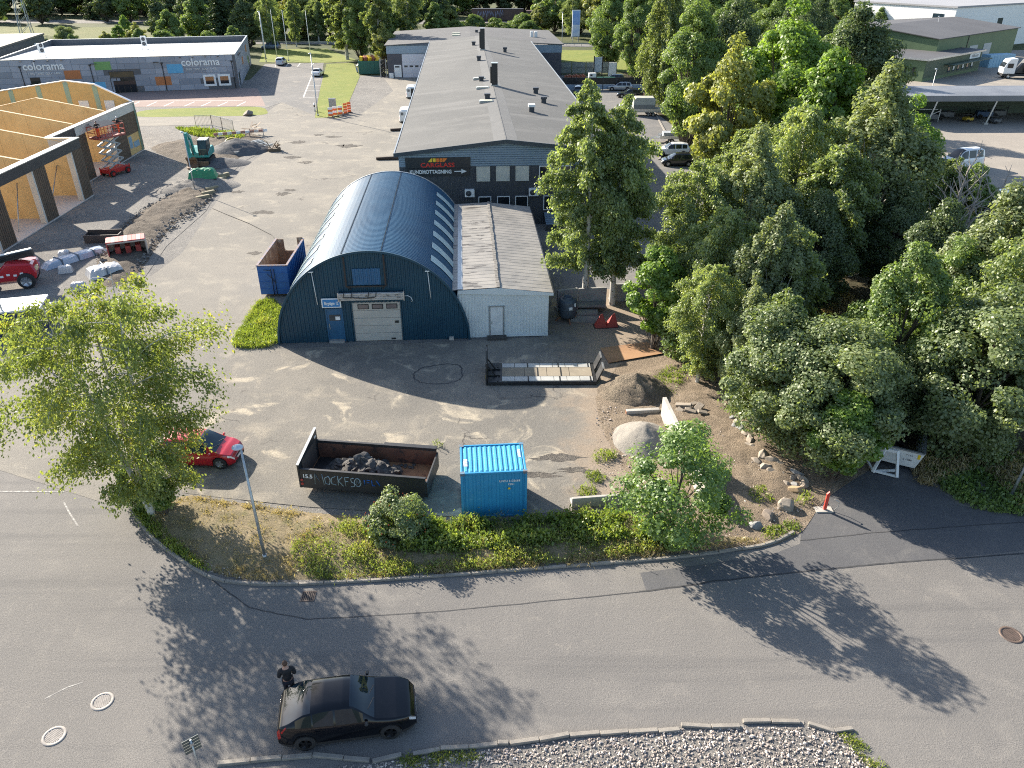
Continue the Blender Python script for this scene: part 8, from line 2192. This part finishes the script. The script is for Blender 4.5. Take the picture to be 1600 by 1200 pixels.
blades('grass_tufts', [wp], 1500, .4, .2, LF['grass'], 25, 1.3, -.2, .1)
blades('green_weeds', [smooth_poly([(-6.92, 26.7),(-4.71, 27.5),(-2.33, 27.14),(1.17, 27.37),(4.75, 27.82),(7.42, 26.27),(4.52, 25.85),(0.0, 25.43),(-4.43, 25.11)])], 3600, .7, .17, LF['herb'], 14, .8, -.05, .55)
blades('dry_grass', [smooth_poly([(-16.45, 27.05),(-15.57, 29.01),(-13.34, 28.72),(-9.82, 27.96),(-8.08, 26.7),(-8.8, 23.68),(-11.79, 23.86),(-14.12, 25.11)]), smooth_poly([(-7.46, 23.68),(-2.72, 24.48),(2.76, 24.95),(8.47, 25.85),(11.21, 26.06),(8.38, 25.43),(2.72, 24.44),(-2.69, 23.98)])], 2600, .22, .22, LF['dry'], 6, 1.2, -.2, .12)
blades('verge_grass', [smooth_poly([(-17.66, 28.05),(-17.35, 28.53),(-16.28, 27.37),(-13.82, 25.03),(-12.66, 24.05),(-14.4, 25.11),(-16.07, 26.48)])], 700, .22, .2, LF['grass'], 8, 1, -.4, .14)
blades('yard_weeds', [smooth_poly([(-18.33, 45.09),(-18.8, 49.31),(-18.63, 52.71),(-17.03, 51.53),(-15.51, 45.76)])], 3000, .3, .26, LF['grass'], 9, .9, -.5, .14)
blades('soil_weeds', [smooth_poly([(3.67, 30.95),(4.33, 31.17),(4.58, 30.42),(3.92, 30.11)]), smooth_poly([(3.11, 29.75),(3.9, 29.91),(3.99, 29.25),(3.21, 29.11)]), smooth_poly([(4.31, 32.62),(5.28, 32.97),(5.24, 32.05),(4.4, 31.88)]), smooth_poly([(11.49, 29.5),(12.32, 29.91),(12.29, 28.77),(11.47, 28.53)]), smooth_poly([(11.23, 26.61),(12.76, 27.37),(13.01, 26.79),(11.5, 26.06)]), smooth_poly([(13.36, 28.77),(14.28, 29.25),(13.94, 28.53)]), smooth_poly([(8.62, 40.93),(9.83, 42.17),(10.59, 40.93),(9.45, 38.99),(8.76, 39.36)]), smooth_poly([(-4.22, 33.44),(-3.91, 33.74),(-3.63, 33.2)])], 1300, .32, .2, LF['grass'], 10, .5, -.9, .2)
blades('wood_edge_grass', [smooth_poly([(21.41, 36.49),(24.36, 39.36),(25.53, 37.18),(23.87, 33.92),(23.76, 30.01),(23.87, 28.05),(26.26, 28.05),(29.63, 33.32),(24.95, 32.16),(20.32, 30.01),(20.35, 32.16)])], 4200, .45, .3, LF['dry'], 12, .5, -.35, .14)
blades('wood_edge_herbs', [smooth_poly([(21.01, 32.16),(24.24, 33.32),(26.26, 32.16),(28.18, 31.06),(26.26, 28.05),(23.73, 27.82),(21.25, 28.77)])], 2600, .4, .2, LF['broad'], 13, .5, -.2, .5)
blades('gap_grass', [smooth_poly([(22.29, 51.53),(25.05, 54.55),(25.57, 51.53),(24.08, 47.23),(21.89, 47.23)])], 1600, .25, .3, LF['dry'], 15, .3, -.9, .14)
blades('lane_verge_grass', [[(21.93, 92.78),(23.22, 93.4),(26.14, 126.27),(28.88, 159.6),(27.37, 159.6),(24.51, 126.27)]], 3000, .3, .35, LF['grass'], 16, .3, -.6, .16)
blades('kerb_weeds', [smooth_poly([(-3.63, 15.56),(-2.09, 15.77),(-0.83, 15.63),(-2.26, 15.34),(-3.49, 15.27)]), smooth_poly([(10.9, 16.42),(11.48, 16.26),(12.0, 15.23),(11.5, 15.27)])], 420, .1, .1, LF['grass'], 17, 2, -.3, .25)
blades('site_weeds', [smooth_poly([(-49.37, 116.29),(-43.42, 114.01),(-37.87, 110.95),(-37.73, 107.64),(-43.87, 110.11)])], 900, .5, .45, LF['grass'], 18, .3, -.6, .2)

def pebbles(name, polys, n, smin, smax, mat, seed, z=.02, thr=-9):
    g = rng_(seed); base = np.array([(1,0,0),(-1,0,0),(0,1,0),(0,-1,0),(0,0,1),(0,0,-1)],float); F = [(0,2,4),(2,1,4),(1,3,4),(3,0,4),(2,0,5),(1,2,5),(3,1,5),(0,3,5)]
    xs = [p[0] for q in polys for p in q]; ys = [p[1] for q in polys for p in q]; V = []; FF = []; c = 0; tries = 0
    while c < n and tries < n*20:
        tries += 1; x = g.uniform(min(xs),max(xs)); y = g.uniform(min(ys),max(ys))
        if not any(inside(x,y,q) for q in polys): continue
        if noise.noise(Vector((x*.7,y*.7,seed))) + g.uniform(-.3,.3) < thr: continue
        s = smin+(smax-smin)*g.uniform()**2.2; a = g.uniform(0,6.28); b = base*np.array((s,s*g.uniform(.6,1),s*g.uniform(.5,.8)))*g.uniform(.7,1.15,(6,1))+g.normal(size=(6,3))*s*.16
        x2 = b[:,0]*cos(a)-b[:,1]*sin(a); y2 = b[:,0]*sin(a)+b[:,1]*cos(a)
        for i in range(6): V.append((x+x2[i], y+y2[i], z+s*.35+b[i,2]))
        FF += [tuple(6*c+i for i in f) for f in F]; c += 1
    mb = MB(); mb.add(V, FF); return stuff(mb.build(name, mat))
PEB = bpy.data.materials.new('mixed_pebbles'); PEB.use_nodes = True
_n, _l = PEB.node_tree.nodes, PEB.node_tree.links; _b = _n['Principled BSDF']; _b.inputs['Roughness'].default_value = .85
_v = _n.new('ShaderNodeTexVoronoi'); _v.inputs['Scale'].default_value = 9; _l.new(coords(_n,_l), _v.inputs['Vector'])
_r = _n.new('ShaderNodeValToRGB'); _s = _n.new('ShaderNodeSeparateColor'); _l.new(_v.outputs['Color'], _s.inputs[0]); _l.new(_s.outputs[0], _r.inputs[0])
_r.color_ramp.elements[0].color = (.2,.175,.155,1); _r.color_ramp.elements[1].color = (.6,.53,.47,1); _x = _r.color_ramp.elements.new(.5); _x.color = (.38,.32,.28,1); _l.new(_r.outputs[0], _b.inputs['Base Color'])
gbed = [(-6.14, 15.18),(-3.31, 15.5),(1.06, 16.09),(5.37, 16.59),(7.75, 16.64),(10.14, 16.69),(11.18, 16.33),(11.22, 15.86),(11.86, 15.14),(7.2,10.2),(-7,10.5)]
pebbles('gravel_stones', [gbed], 17000, .022, .075, PEB, 3)
pebbles('gravel_stones', [[(-30,9.5),(-9.5,12.6),(-6.14, 15.18),(-7,9)]], 3000, .03, .09, PEB, 4)
pebbles('soil_stones', [smooth_poly([(4.74, 37.18),(7.73, 40.14),(11.26, 38.62),(13.13, 32.16),(14.04, 29.01),(11.42, 26.27),(8.08, 26.7),(4.94, 29.5)])], 2200, .015, .08, PEB, 5, .06, -.1)
pebbles('soil_stones', [smooth_poly([(-16.34, 27.14),(-15.57, 29.01),(-12.07, 28.53),(-8.85, 27.59),(-9.38, 23.86),(-12.66, 24.05)])], 900, .012, .05, PEB, 6, .08)
pebbles('site_stones', [smooth_poly([(-35.01, 61.07),(-37.12, 72.07),(-36.9, 79.25),(-34.09, 88.89),(-31.29, 78.55),(-31.43, 65.59),(-30.15, 57.87)])], 2500, .04, .22, GRAVM, 7, .1)
